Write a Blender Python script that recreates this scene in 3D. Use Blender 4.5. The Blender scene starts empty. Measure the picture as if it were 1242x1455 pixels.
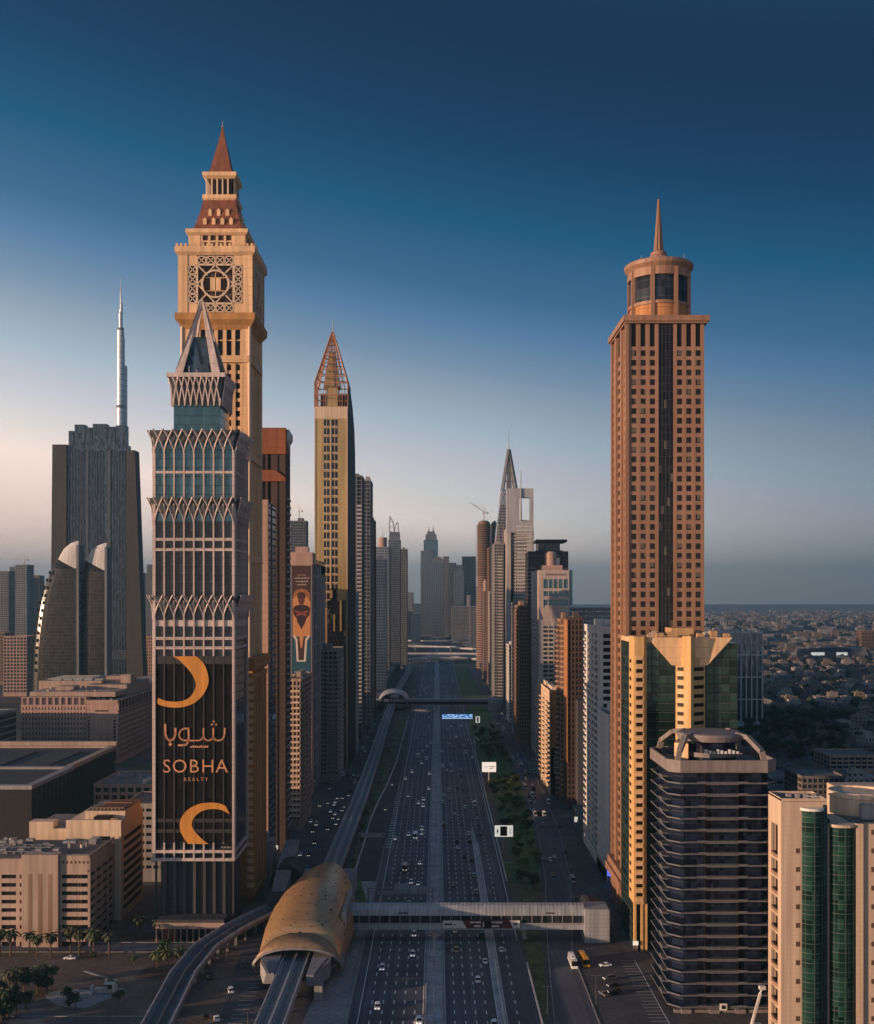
import bpy, math, random
from mathutils import Vector
R = random.Random(7)
sc = bpy.context.scene
C = sc.collection
rad = math.radians
# ---------------------------------------------------------------- camera
F, CX, HY, EH = 1550.0, 622.0, 850.0, 135.0
cd = bpy.data.cameras.new('camera')
cam = bpy.data.objects.new('camera', cd); C.objects.link(cam)
cam.location = (0, 0, EH); cam.rotation_euler = (rad(90), 0, 0)
cd.sensor_fit = 'HORIZONTAL'; cd.sensor_width = 36; cd.lens = 36*F/1242
cd.shift_x = -0.0008; cd.shift_y = 122.5/1242
cd.clip_start = 1; cd.clip_end = 120000
sc.camera = cam
# ---------------------------------------------------------------- light
SUN_EL, SUN_AZ = 5.5, 248.0            # degrees; azimuth clockwise from +Y
w = bpy.data.worlds.new('World'); sc.world = w; w.use_nodes = True
nt = w.node_tree; N = nt.nodes; L = nt.links
bg = N['Background']
sky = N.new('ShaderNodeTexSky'); sky.sky_type = 'NISHITA'; sky.sun_disc = False
sky.sun_elevation = rad(SUN_EL); sky.sun_rotation = rad(SUN_AZ)
sky.altitude = 0; sky.air_density = 1.2; sky.dust_density = 2.0; sky.ozone_density = 3.0
tc = N.new('ShaderNodeTexCoord'); sx = N.new('ShaderNodeSeparateXYZ')
L.new(tc.outputs['Generated'], sx.inputs[0])
def wmath(op, a, b):
    n = N.new('ShaderNodeMath'); n.operation = op
    for i, v in enumerate((a, b)):
        if isinstance(v, (int, float)): n.inputs[i].default_value = v
        else: L.new(v, n.inputs[i])
    return n.outputs[0]
def wrange(v, a, b, c, d):
    n = N.new('ShaderNodeMapRange'); L.new(v, n.inputs[0])
    for i, q in enumerate((a, b, c, d)): n.inputs[i+1].default_value = q
    return n.outputs[0]
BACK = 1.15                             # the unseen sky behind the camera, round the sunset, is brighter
# the gradient stands higher towards the sunset side (left) and lower on the right
ramp = N.new('ShaderNodeValToRGB'); L.new(wmath('ADD', sx.outputs['Z'], wrange(sx.outputs['X'], -.6, .6, -.10, .10)), ramp.inputs[0])
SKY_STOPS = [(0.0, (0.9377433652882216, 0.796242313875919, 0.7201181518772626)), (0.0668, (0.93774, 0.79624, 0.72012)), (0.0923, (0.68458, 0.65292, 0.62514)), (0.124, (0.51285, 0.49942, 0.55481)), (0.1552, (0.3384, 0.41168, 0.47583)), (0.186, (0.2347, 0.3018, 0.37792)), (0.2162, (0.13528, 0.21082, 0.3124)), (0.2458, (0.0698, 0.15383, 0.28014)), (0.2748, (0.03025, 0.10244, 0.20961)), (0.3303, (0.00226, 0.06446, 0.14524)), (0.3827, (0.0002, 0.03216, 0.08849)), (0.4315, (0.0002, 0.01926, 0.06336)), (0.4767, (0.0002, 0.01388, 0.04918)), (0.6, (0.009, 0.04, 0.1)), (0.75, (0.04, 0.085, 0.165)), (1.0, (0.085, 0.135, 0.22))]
el = ramp.color_ramp.elements
el[0].position, el[0].color = SKY_STOPS[0][0], SKY_STOPS[0][1]+(1,)
el[1].position, el[1].color = SKY_STOPS[-1][0], SKY_STOPS[-1][1]+(1,)
for p, c in SKY_STOPS[1:-1]:
    e = el.new(p); e.color = c+(1,)
mixs = N.new('ShaderNodeMix'); mixs.data_type = 'RGBA'; mixs.blend_type = 'MIX'
mixs.inputs[0].default_value = 0.997
scl = N.new('ShaderNodeMix'); scl.data_type = 'RGBA'; scl.blend_type = 'MULTIPLY'; scl.inputs[0].default_value = 1
L.new(ramp.outputs[0], scl.inputs[6]); scl.inputs[7].default_value = (10, 10, 10, 1)
# near the horizon the right side is dimmer
dim = wmath('SUBTRACT', 1.0, wmath('MULTIPLY', wrange(sx.outputs['X'], 0.05, .36, 0.0, .32), wrange(sx.outputs['Z'], .05, .24, 1.0, 0.0)))
azm = N.new('ShaderNodeMix'); azm.data_type = 'RGBA'; azm.blend_type = 'MULTIPLY'; azm.inputs[0].default_value = 1
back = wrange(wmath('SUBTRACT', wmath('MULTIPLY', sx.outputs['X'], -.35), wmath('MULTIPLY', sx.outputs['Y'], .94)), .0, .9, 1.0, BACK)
low = wmath('SUBTRACT', 1.0, wmath('MULTIPLY', wrange(sx.outputs['Z'], .0, .065, .28, 0.0), wrange(sx.outputs['X'], -.3, -.05, 0.1, 1.0)))
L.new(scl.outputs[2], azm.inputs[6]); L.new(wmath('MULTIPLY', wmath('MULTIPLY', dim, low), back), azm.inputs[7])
L.new(sky.outputs[0], mixs.inputs[6]); L.new(azm.outputs[2], mixs.inputs[7])
glow = N.new('ShaderNodeMix'); glow.data_type = 'RGBA'; glow.blend_type = 'MULTIPLY'; glow.inputs[7].default_value = (1.10, .90, .82, 1)
L.new(wmath('MULTIPLY', wrange(sx.outputs['X'], -.02, -.36, 0, 1), wrange(sx.outputs['Z'], .04, .17, 1, 0)), glow.inputs[0]); L.new(mixs.outputs[2], glow.inputs[6])
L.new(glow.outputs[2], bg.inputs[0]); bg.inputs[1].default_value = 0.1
sd = bpy.data.lights.new('sun', 'SUN'); sd.energy = 5.0; sd.angle = rad(0.5); sd.color = (1.0, 0.63, 0.40)
sun = bpy.data.objects.new('sun', sd); C.objects.link(sun)
sdir = Vector((math.sin(rad(SUN_AZ))*math.cos(rad(SUN_EL)), math.cos(rad(SUN_AZ))*math.cos(rad(SUN_EL)), math.sin(rad(SUN_EL))))
sun.rotation_euler = sdir.to_track_quat('Z', 'Y').to_euler()
sc.view_settings.view_transform = 'Standard'; sc.view_settings.look = 'None'
sc.view_settings.exposure = 0.5; sc.view_settings.gamma = 1
sc.view_settings.use_curve_mapping = False
cy = sc.cycles
cy.max_bounces = 5; cy.diffuse_bounces = 2; cy.glossy_bounces = 3; cy.transmission_bounces = 2; cy.volume_bounces = 0
cy.caustics_reflective = False; cy.caustics_refractive = False; cy.use_denoising = True
cy.sample_clamp_indirect = 3
# ---------------------------------------------------------------- helpers
def X(px, Y): return (px-CX)*Y/F
def Z(py, Y): return EH-(py-HY)*Y/F
def YG(py, z=0): return (EH-z)*F/(py-HY)
def G(px, py, z=0):
    Y = YG(py, z); return (X(px, Y), Y)

class MB:
    def __init__(s): s.v = []; s.f = []; s.mi = []; s.cur = 0
    def add(s, vs, fs):
        b = len(s.v); s.v += vs
        for f in fs: s.f.append(tuple(b+i for i in f)); s.mi.append(s.cur)
    def box(s, x0, x1, y0, y1, z0, z1):
        s.add([(x0,y0,z0),(x1,y0,z0),(x1,y1,z0),(x0,y1,z0),(x0,y0,z1),(x1,y0,z1),(x1,y1,z1),(x0,y1,z1)],
              [(0,3,2,1),(4,5,6,7),(0,1,5,4),(1,2,6,5),(2,3,7,6),(3,0,4,7)]); return s
    def ob(s, fr, u0, u1, d0, d1, z0, z1):
        px, py, ux, uy, nx, ny = fr
        def p(u, d, z): return (px+ux*u+nx*d, py+uy*u+ny*d, z)
        s.add([p(u0,d1,z0),p(u1,d1,z0),p(u1,d0,z0),p(u0,d0,z0),p(u0,d1,z1),p(u1,d1,z1),p(u1,d0,z1),p(u0,d0,z1)],
              [(0,3,2,1),(4,5,6,7),(0,1,5,4),(1,2,6,5),(2,3,7,6),(3,0,4,7)]); return s
    def quad(s, *p): s.add(list(p), [tuple(range(len(p)))]); return s
    def prism(s, poly, z0, z1):
        n = len(poly)
        s.add([(x,y,z0) for x,y in poly]+[(x,y,z1) for x,y in poly],
              [tuple(range(n-1,-1,-1)), tuple(range(n,2*n))]+[(i,(i+1)%n,n+(i+1)%n,n+i) for i in range(n)]); return s
    def ring(s, outer, inner, z0, z1):     # hollow band between two outlines of the same number of points
        n = len(outer)
        s.add([(x,y,z0) for x,y in outer]+[(x,y,z1) for x,y in outer]+[(x,y,z0) for x,y in inner]+[(x,y,z1) for x,y in inner],
              sum([[(i,(i+1)%n,n+(i+1)%n,n+i),(2*n+(i+1)%n,2*n+i,3*n+i,3*n+(i+1)%n),(n+i,n+(i+1)%n,3*n+(i+1)%n,3*n+i),((i+1)%n,i,2*n+i,2*n+(i+1)%n)] for i in range(n)],[])); return s
    def bar(s, p, q, w_, h_=None):
        p = Vector(p); q = Vector(q); d = (q-p).normalized(); h_ = h_ or w_
        up = Vector((0,0,1)) if abs(d.z) < .95 else Vector((0,1,0))
        a = d.cross(up).normalized(); b = a.cross(d).normalized(); a = a*w_/2; b = b*h_/2
        s.add([tuple(t) for t in (p-a-b,p+a-b,p+a+b,p-a+b,q-a-b,q+a-b,q+a+b,q-a+b)],
              [(0,1,2,3),(7,6,5,4),(0,4,5,1),(1,5,6,2),(2,6,7,3),(3,7,4,0)]); return s
    def path(s, pts, w_, h_=None):
        for a, b in zip(pts, pts[1:]): s.bar(a, b, w_, h_)
        return s
    def loft(s, rings, closed=True, cap=True):
        n = len(rings[0]); b = len(s.v)
        for r in rings: s.v += [tuple(p) for p in r]
        for k in range(len(rings)-1):
            for i in range(n if closed else n-1):
                j = (i+1) % n
                s.f.append((b+k*n+i, b+k*n+j, b+(k+1)*n+j, b+(k+1)*n+i)); s.mi.append(s.cur)
        if cap and closed:
            s.f.append(tuple(b+i for i in range(n-1,-1,-1))); s.mi.append(s.cur)
            s.f.append(tuple(b+(len(rings)-1)*n+i for i in range(n))); s.mi.append(s.cur)
        return s
    def tube(s, p, q, r0, r1=None, n=8):
        p = Vector(p); q = Vector(q); d = (q-p).normalized(); r1 = r0 if r1 is None else r1
        up = Vector((0,0,1)) if abs(d.z) < .95 else Vector((1,0,0))
        a = d.cross(up).normalized(); b = a.cross(d)*-1
        rg = lambda c, r: [c+(a*math.cos(t)+b*math.sin(t))*r for t in [2*math.pi*i/n for i in range(n)]]
        s.loft([rg(p, r0), rg(q, r1)]); return s
    def lathe(s, cx, cy_, prof, n=24, sq=1.0):
        s.loft([[(cx+r*math.cos(2*math.pi*i/n), cy_+r*sq*math.sin(2*math.pi*i/n), z) for i in range(n)] for r, z in prof]); return s
    def sqlathe(s, cx, cy_, prof):
        s.loft([[(cx-r,cy_-r,z),(cx+r,cy_-r,z),(cx+r,cy_+r,z),(cx-r,cy_+r,z)] for r, z in prof]); return s
    def mesh(s, name, mats, smooth=False, off=(0,0,0)):
        me = bpy.data.meshes.new(name)
        v = [(x-off[0], y-off[1], z-off[2]) for x, y, z in s.v] if any(off) else s.v
        me.from_pydata(v, [], s.f)
        for m in (mats if isinstance(mats, (list, tuple)) else [mats]): me.materials.append(m)
        if isinstance(mats, (list, tuple)) and len(mats) > 1: me.polygons.foreach_set('material_index', s.mi)
        if smooth: me.polygons.foreach_set('use_smooth', [True]*len(me.polygons))
        me.update(); return me
    def build(s, name, mats, parent=None, smooth=False, local=False):
        off = (0,0,0)
        if parent is not None and not local:
            p = parent; off = Vector((0,0,0))
            while p is not None: off = off+p.location; p = p.parent
        if not s.f: return None
        o = bpy.data.objects.new(name, s.mesh(name, mats, smooth, tuple(off))); C.objects.link(o)
        o.parent = parent; return o

def tag(o, label=None, cat=None, group=None, kind=None):
    if label: o['label'] = label
    if cat: o['category'] = cat
    if group: o['group'] = group
    if kind: o['kind'] = kind
    return o
def thing(name, label, cat, loc=(0,0,0), group=None, rz=0):
    o = bpy.data.objects.new(name, None); C.objects.link(o); o.location = loc; o.rotation_euler.z = rz
    o.empty_display_size = .1
    return tag(o, label, cat, group)
def struct(name, mb, mat, kind='structure', smooth=False): return tag(mb.build(name, mat, None, smooth), kind=kind)
def inst(name, me, parent=None, loc=(0,0,0), rz=0, scale=None):
    o = bpy.data.objects.new(name, me); C.objects.link(o); o.parent = parent; o.location = loc; o.rotation_euler.z = rz
    if scale: o.scale = scale
    return o
def dup(root, loc, rz=0, scale=None):
    r = root.copy(); C.objects.link(r); r.location = loc; r.rotation_euler.z = rz
    if scale: r.scale = scale
    for ch in list(root.children):
        c = ch.copy(); C.objects.link(c); c.parent = r
        for g in ch.children:
            d = g.copy(); C.objects.link(d); d.parent = c
    return r
def frames(x0, x1, y0, y1):
    return {'F': (x0,y0,1,0,0,-1), 'R': (x1,y0,0,1,1,0), 'L': (x0,y1,0,-1,-1,0), 'B': (x1,y1,-1,0,0,1)}
def flen(k, x0, x1, y0, y1): return x1-x0 if k in 'FB' else y1-y0
ORD = ['nearest','second','third','fourth','fifth','sixth','seventh','eighth','ninth','tenth']
def ordn(i):
    if i < 10: return ORD[i]
    n = i+1; return '%d%s' % (n, 'th' if 10 <= n % 100 <= 20 else {1:'st',2:'nd',3:'rd'}.get(n % 10, 'th'))
# ---------------------------------------------------------------- materials
def nmat(name):
    m = bpy.data.materials.new(name); m.use_nodes = True
    t = m.node_tree; return m, t.nodes, t.links, t.nodes['Principled BSDF']
def wall(name, col, rough=.8, var=.18, scale=.06, ph=0, pw=0, line=.7, metal=0, spec=.3, bump=0):
    m, N, L, b = nmat(name)
    g = N.new('ShaderNodeNewGeometry')
    n1 = N.new('ShaderNodeTexNoise'); n1.inputs['Scale'].default_value = scale; n1.inputs['Detail'].default_value = 6; n1.inputs['Roughness'].default_value = .65
    mp = N.new('ShaderNodeMapping'); mp.inputs['Scale'].default_value = (1,1,.35); L.new(g.outputs['Position'], mp.inputs[0]); L.new(mp.outputs[0], n1.inputs['Vector'])
    mr = N.new('ShaderNodeMapRange'); L.new(n1.outputs[0], mr.inputs[0])
    mr.inputs[1].default_value = .3; mr.inputs[2].default_value = .7; mr.inputs[3].default_value = 1-var; mr.inputs[4].default_value = 1+var
    mx = N.new('ShaderNodeMix'); mx.data_type = 'RGBA'; mx.blend_type = 'MULTIPLY'; mx.inputs[0].default_value = 1; mx.inputs[6].default_value = (*col, 1)
    L.new(mr.outputs[0], mx.inputs[7]); out = mx.outputs[2]
    n3 = N.new('ShaderNodeTexNoise'); n3.inputs['Scale'].default_value = .55; n3.inputs['Detail'].default_value = 3
    mp3 = N.new('ShaderNodeMapping'); mp3.inputs['Scale'].default_value = (1,1,.045); L.new(g.outputs['Position'], mp3.inputs[0]); L.new(mp3.outputs[0], n3.inputs['Vector'])
    m3 = N.new('ShaderNodeMapRange'); L.new(n3.outputs[0], m3.inputs[0]); m3.inputs[1].default_value = .35; m3.inputs[2].default_value = .65; m3.inputs[3].default_value = .80; m3.inputs[4].default_value = 1.10
    x3 = N.new('ShaderNodeMix'); x3.data_type = 'RGBA'; x3.blend_type = 'MULTIPLY'; x3.inputs[0].default_value = 1; L.new(out, x3.inputs[6]); L.new(m3.outputs[0], x3.inputs[7]); out = x3.outputs[2]
    if ph or pw:
        out = lines(N, L, g, out, pw, ph, tuple(c*line for c in col), .07)[0]
    L.new(out, b.inputs['Base Color']); b.inputs['Roughness'].default_value = rough; b.inputs['Metallic'].default_value = metal
    b.inputs['Specular IOR Level'].default_value = spec
    if bump:
        n2 = N.new('ShaderNodeTexNoise'); n2.inputs['Scale'].default_value = 1.5; n2.inputs['Detail'].default_value = 5; L.new(g.outputs['Position'], n2.inputs['Vector'])
        bp = N.new('ShaderNodeBump'); bp.inputs['Strength'].default_value = bump; bp.inputs['Distance'].default_value = .3; L.new(n2.outputs[0], bp.inputs['Height']); L.new(bp.outputs[0], b.inputs['Normal'])
    return m
def math_(N, L, op, a, bv=None, b=None):
    n = N.new('ShaderNodeMath'); n.operation = op
    L.new(a, n.inputs[0])
    if b is not None: L.new(b, n.inputs[1])
    elif bv is not None: n.inputs[1].default_value = bv
    return n.outputs[0]
def lines(N, L, g, colsock, pw, ph, lcol, frac):
    sp = N.new('ShaderNodeSeparateXYZ'); L.new(g.outputs['Position'], sp.inputs[0])
    u = math_(N, L, 'ADD', sp.outputs[0], b=sp.outputs[1])
    mask = None
    cells = []
    for s_, p in ((u, pw), (sp.outputs[2], ph)):
        if not p: continue
        d = math_(N, L, 'DIVIDE', s_, p)
        fr = math_(N, L, 'FRACT', d); cells.append(math_(N, L, 'FLOOR', d))
        k = math_(N, L, 'LESS_THAN', fr, frac if p == pw and s_ is u else frac*.9)
        mask = k if mask is None else math_(N, L, 'MAXIMUM', mask, b=k)
    mx = N.new('ShaderNodeMix'); mx.data_type = 'RGBA'; L.new(mask, mx.inputs[0]); L.new(colsock, mx.inputs[6]); mx.inputs[7].default_value = (*lcol, 1)
    return mx.outputs[2], mask, cells
def glass(name, col, metal=.25, rough=.12, pw=1.5, ph=3.6, lcol=(.05,.05,.055), frac=.07, var=.6, tilt=.03, spec=.25, blind=0):
    m, N, L, b = nmat(name)
    g = N.new('ShaderNodeNewGeometry'); rgb = N.new('ShaderNodeRGB'); rgb.outputs[0].default_value = (*col, 1)
    out, mask, cells = lines(N, L, g, rgb.outputs[0], pw, ph, lcol, frac)
    cv = N.new('ShaderNodeCombineXYZ'); L.new(cells[0], cv.inputs[0]); L.new(cells[1], cv.inputs[1])
    wn = N.new('ShaderNodeTexWhiteNoise'); wn.noise_dimensions = '3D'; L.new(cv.outputs[0], wn.inputs['Vector'])
    mr = N.new('ShaderNodeMapRange'); L.new(wn.outputs['Value'], mr.inputs[0]); mr.inputs[3].default_value = 1-var; mr.inputs[4].default_value = 1+var
    mx = N.new('ShaderNodeMix'); mx.data_type = 'RGBA'; mx.blend_type = 'MULTIPLY'; mx.inputs[0].default_value = 1
    L.new(out, mx.inputs[6]); L.new(mr.outputs[0], mx.inputs[7]); col_ = mx.outputs[2]
    if blind:
        bl = N.new('ShaderNodeMix'); bl.data_type = 'RGBA'; L.new(math_(N, L, 'LESS_THAN', wn.outputs['Value'], blind), bl.inputs[0]); L.new(col_, bl.inputs[6]); bl.inputs[7].default_value = (.10, .085, .07, 1); col_ = bl.outputs[2]
    L.new(col_, b.inputs['Base Color'])
    b.inputs['Metallic'].default_value = metal; b.inputs['Specular IOR Level'].default_value = spec
    rm = N.new('ShaderNodeMapRange'); L.new(mask, rm.inputs[0]); rm.inputs[3].default_value = rough; rm.inputs[4].default_value = .6; L.new(rm.outputs[0], b.inputs['Roughness'])
    vs = N.new('ShaderNodeVectorMath'); vs.operation = 'SUBTRACT'; L.new(wn.outputs['Color'], vs.inputs[0]); vs.inputs[1].default_value = (.5,.5,.5)
    v2 = N.new('ShaderNodeVectorMath'); v2.operation = 'SCALE'; L.new(vs.outputs[0], v2.inputs[0]); v2.inputs['Scale'].default_value = tilt
    v3 = N.new('ShaderNodeVectorMath'); v3.operation = 'ADD'; L.new(v2.outputs[0], v3.inputs[0]); L.new(g.outputs['Normal'], v3.inputs[1])
    v4 = N.new('ShaderNodeVectorMath'); v4.operation = 'NORMALIZE'; L.new(v3.outputs[0], v4.inputs[0]); L.new(v4.outputs[0], b.inputs['Normal'])
    return m
def plain(name, col, rough=.6, metal=0, spec=.4):
    m, N, L, b = nmat(name); b.inputs['Base Color'].default_value = (*col, 1); b.inputs['Roughness'].default_value = rough
    b.inputs['Metallic'].default_value = metal; b.inputs['Specular IOR Level'].default_value = spec; return m
def emit(name, col, s):
    m, N, L, b = nmat(name); b.inputs['Base Color'].default_value = (*[c*.5 for c in col], 1); b.inputs['Emission Color'].default_value = (*col, 1); b.inputs['Emission Strength'].default_value = s; return m
M = {}
M['pinkwhite'] = wall('pale_pink_stone', (.50,.42,.39), ph=3.6)
M['tan'] = wall('tan_stone', (.67,.44,.25), ph=4, line=.85)
M['tan_dark'] = wall('dark_tan_stone', (.40,.26,.13), ph=4)  # browner, darker version of the tan stone
M['ochre'] = wall('ochre_render', (.42,.22,.08))
M['tile'] = wall('red_roof_tile', (.20,.075,.04), rough=.6, var=.35, scale=.5, ph=.9)
M['towerpink'] = wall('pink_granite', (.27,.155,.10), rough=.55, ph=4.02, pw=3.87, line=.88, var=.1)
M['cream'] = wall('cream_cladding', (.52,.40,.30), ph=1.35, pw=1.35, line=.78, var=.1)
M['creampale'] = wall('cream_render', (.62,.48,.35), var=.12)  # plain cream, paler than the tiled cladding
M['white'] = wall('white_paint', (.62,.60,.58), var=.12)
M['offwhite'] = wall('off_white_render', (.46,.43,.41), var=.18)
M['grey'] = wall('grey_concrete', (.27,.265,.27), var=.2)
M['midgrey'] = wall('grey_cladding', (.165,.18,.20), var=.15, ph=3.6)
M['darkgrey'] = wall('dark_grey_cladding', (.055,.056,.062), var=.2, ph=3.6)
M['brown'] = wall('brown_render', (.26,.165,.115), var=.2)
M['darkbrown'] = wall('dark_brown_stone', (.075,.05,.042), var=.2, ph=3.6)
M['orange'] = wall('orange_render', (.38,.175,.07), var=.12, ph=6)
M['redbrown'] = wall('red_brown_cladding', (.26,.09,.04), var=.12, ph=5, pw=5)
M['pinkstone'] = wall('pink_limestone', (.44,.30,.25), var=.1, ph=4)
M['beige'] = wall('beige_stone', (.39,.29,.235), var=.15)
M['gold'] = wall('gold_cladding', (.50,.35,.16), rough=.35, metal=.45, ph=3.8, pw=1.9, line=.75, var=.12)
M['roof'] = wall('flat_roof_felt', (.16,.145,.14), var=.35, scale=.15)
M['darkroof'] = wall('dark_roof_felt', (.05,.048,.05), var=.3, scale=.08, ph=0, pw=9)
M['metal'] = wall('brushed_metal_panels', (.35,.34,.34), rough=.4, metal=.6, var=.1)
M['steel'] = plain('painted_steel', (.30,.30,.31), .5, .3)
M['copper'] = plain('copper_steel', (.36,.17,.10), .5, .2)
M['dark'] = plain('dark_opening', (.010,.009,.009), .5, 0, .15)
M['pane'] = glass('window_glass', (.016,.014,.014), 0, .12, 2, 4, (.02,.02,.02), .05, .6, .03, .15, .10)
M['gdark'] = glass('dark_glass', (.024,.029,.038), .22, .12)
M['gblue'] = glass('blue_glass', (.085,.125,.16), .6, .1)
M['gteal'] = glass('teal_glass', (.045,.10,.125), .5, .12, 1.27, 3.6, (.04,.05,.055), .07, .25, .015)
M['ggreen'] = glass('green_glass', (.018,.042,.034), .3, .12, 3, 3.4, (.02,.03,.026), .12)
M['gblack'] = glass('black_glass', (.010,.010,.013), .05, .14, 1.3, 3.4, (.02,.018,.018), .1, .6, .03, .2, .05)
M['gpark'] = glass('gridded_dark_glass', (.016,.024,.036), .2, .13, 1.27, 3.45, (.06,.062,.07), .1, .35, .01)
M['gnavy'] = glass('navy_glass', (.010,.016,.036), .12, .12, 1.8, 3.83, (.02,.02,.025), .07, .6, .02, .2)
M['ggold'] = glass('gold_glass', (.42,.27,.10), .9, .12, 1.5, 3.8, (.10,.07,.03), .1)
M['gpale'] = glass('pale_reflective_glass', (.24,.29,.34), .75, .14, 1.6, 3.6, (.12,.13,.14), .08)
M['silver'] = glass('silver_cladding', (.62,.64,.67), .35, .42, 3, 12, (.25,.26,.28), .1, .12)
M['bandwhite'] = wall('pale_balcony_edge', (.115,.12,.13), var=.12)
M['pinkgrey'] = wall('pink_grey_stone', (.20,.175,.17), var=.12, pw=1.2)
M['palegrey'] = wall('pale_grey_metal', (.40,.41,.43), rough=.5, var=.1)
M['brown2'] = wall('taupe_band', (.30,.25,.23), var=.12)
M['brownpane'] = plain('brown_window', (.10,.06,.045), .3)
M['ggreen2'] = glass('deep_green_glass', (.016,.055,.045), .35, .1, 1.1, 2.75, (.035,.07,.06), .06)
M['greenline'] = plain('green_mullion', (.06,.09,.08), .5)
M['pool'] = plain('pool_water', (.05,.16,.24), .08)
M['redwall'] = wall('dark_red_panel', (.16,.035,.025), var=.15)
M['gsail'] = glass('charcoal_glass', (.016,.016,.018), .06, .2, 2.2, 3.6, (.03,.028,.027), .16, .5, .008)
M['gindex'] = glass('slate_glass', (.045,.066,.095), .45, .15, 1.9, 4.0, (.055,.058,.066), .16)
M['indexwall'] = wall('slate_stone', (.062,.056,.056), var=.12, ph=8)
def asphalt():
    m, N, L, b = nmat('asphalt'); g = N.new('ShaderNodeNewGeometry')
    def nz(sc, scale, a, c, det=4):
        mp = N.new('ShaderNodeMapping'); mp.inputs['Scale'].default_value = scale; L.new(g.outputs['Position'], mp.inputs[0])
        n = N.new('ShaderNodeTexNoise'); n.inputs['Scale'].default_value = sc; n.inputs['Detail'].default_value = det; L.new(mp.outputs[0], n.inputs['Vector'])
        r = N.new('ShaderNodeMapRange'); L.new(n.outputs[0], r.inputs[0]); r.inputs[1].default_value = .33; r.inputs[2].default_value = .67; r.inputs[3].default_value = a; r.inputs[4].default_value = c; return r.outputs[0]
    v = N.new('ShaderNodeTexVoronoi'); v.inputs['Scale'].default_value = .06; mp = N.new('ShaderNodeMapping'); mp.inputs['Scale'].default_value = (1.2,.25,1); L.new(g.outputs['Position'], mp.inputs[0]); L.new(mp.outputs[0], v.inputs['Vector'])
    sp = N.new('ShaderNodeSeparateColor'); L.new(v.outputs['Color'], sp.inputs[0])
    pr = N.new('ShaderNodeMapRange'); L.new(sp.outputs[0], pr.inputs[0]); pr.inputs[3].default_value = .86; pr.inputs[4].default_value = 1.1
    f = math_(N, L, 'MULTIPLY', math_(N, L, 'MULTIPLY', nz(.7, (1,.012,1), .72, 1.15), b=nz(.05, (1,1,1), .8, 1.2)), b=pr.outputs[0])
    mx = N.new('ShaderNodeMix'); mx.data_type = 'RGBA'; mx.blend_type = 'MULTIPLY'; mx.inputs[0].default_value = 1; mx.inputs[6].default_value = (.092,.098,.120,1); L.new(f, mx.inputs[7])
    L.new(mx.outputs[2], b.inputs['Base Color']); b.inputs['Roughness'].default_value = .7; b.inputs['Specular IOR Level'].default_value = .35; return m
M['asphalt'] = asphalt()
M['asphalt2'] = wall('worn_asphalt', (.080,.080,.090), rough=.85, var=.3, scale=.08)
M['line'] = plain('road_paint', (.80,.80,.78), .7)
M['kerb'] = wall('kerb_concrete', (.30,.29,.28), var=.2, scale=.3)
M['median'] = wall('median_concrete', (.38,.385,.40), var=.3, scale=.12)
M['paving'] = wall('dark_paving', (.10,.095,.095), var=.35, scale=.08, pw=6, ph=0, line=.8)
M['sand'] = wall('bare_sand', (.135,.105,.085), var=.35, scale=.07, bump=.4)
M['redsoil'] = wall('red_soil', (.11,.065,.05), var=.3, scale=.1, bump=.4)
M['grass'] = wall('verge_grass', (.085,.14,.045), var=.5, scale=.18, bump=.6)
M['drygrass'] = wall('dry_verge', (.10,.12,.055), var=.45, scale=.12, bump=.5)
M['leaf'] = wall('leaf_green', (.055,.085,.028), var=.5, scale=.25)
M['leaf2'] = wall('dark_leaf', (.032,.048,.024), var=.5, scale=.2)
M['palm'] = wall('palm_frond', (.050,.055,.028), var=.4, scale=.4)
M['bark'] = wall('bark', (.11,.075,.05), var=.3, scale=.8)
M['shell'] = None
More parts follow.
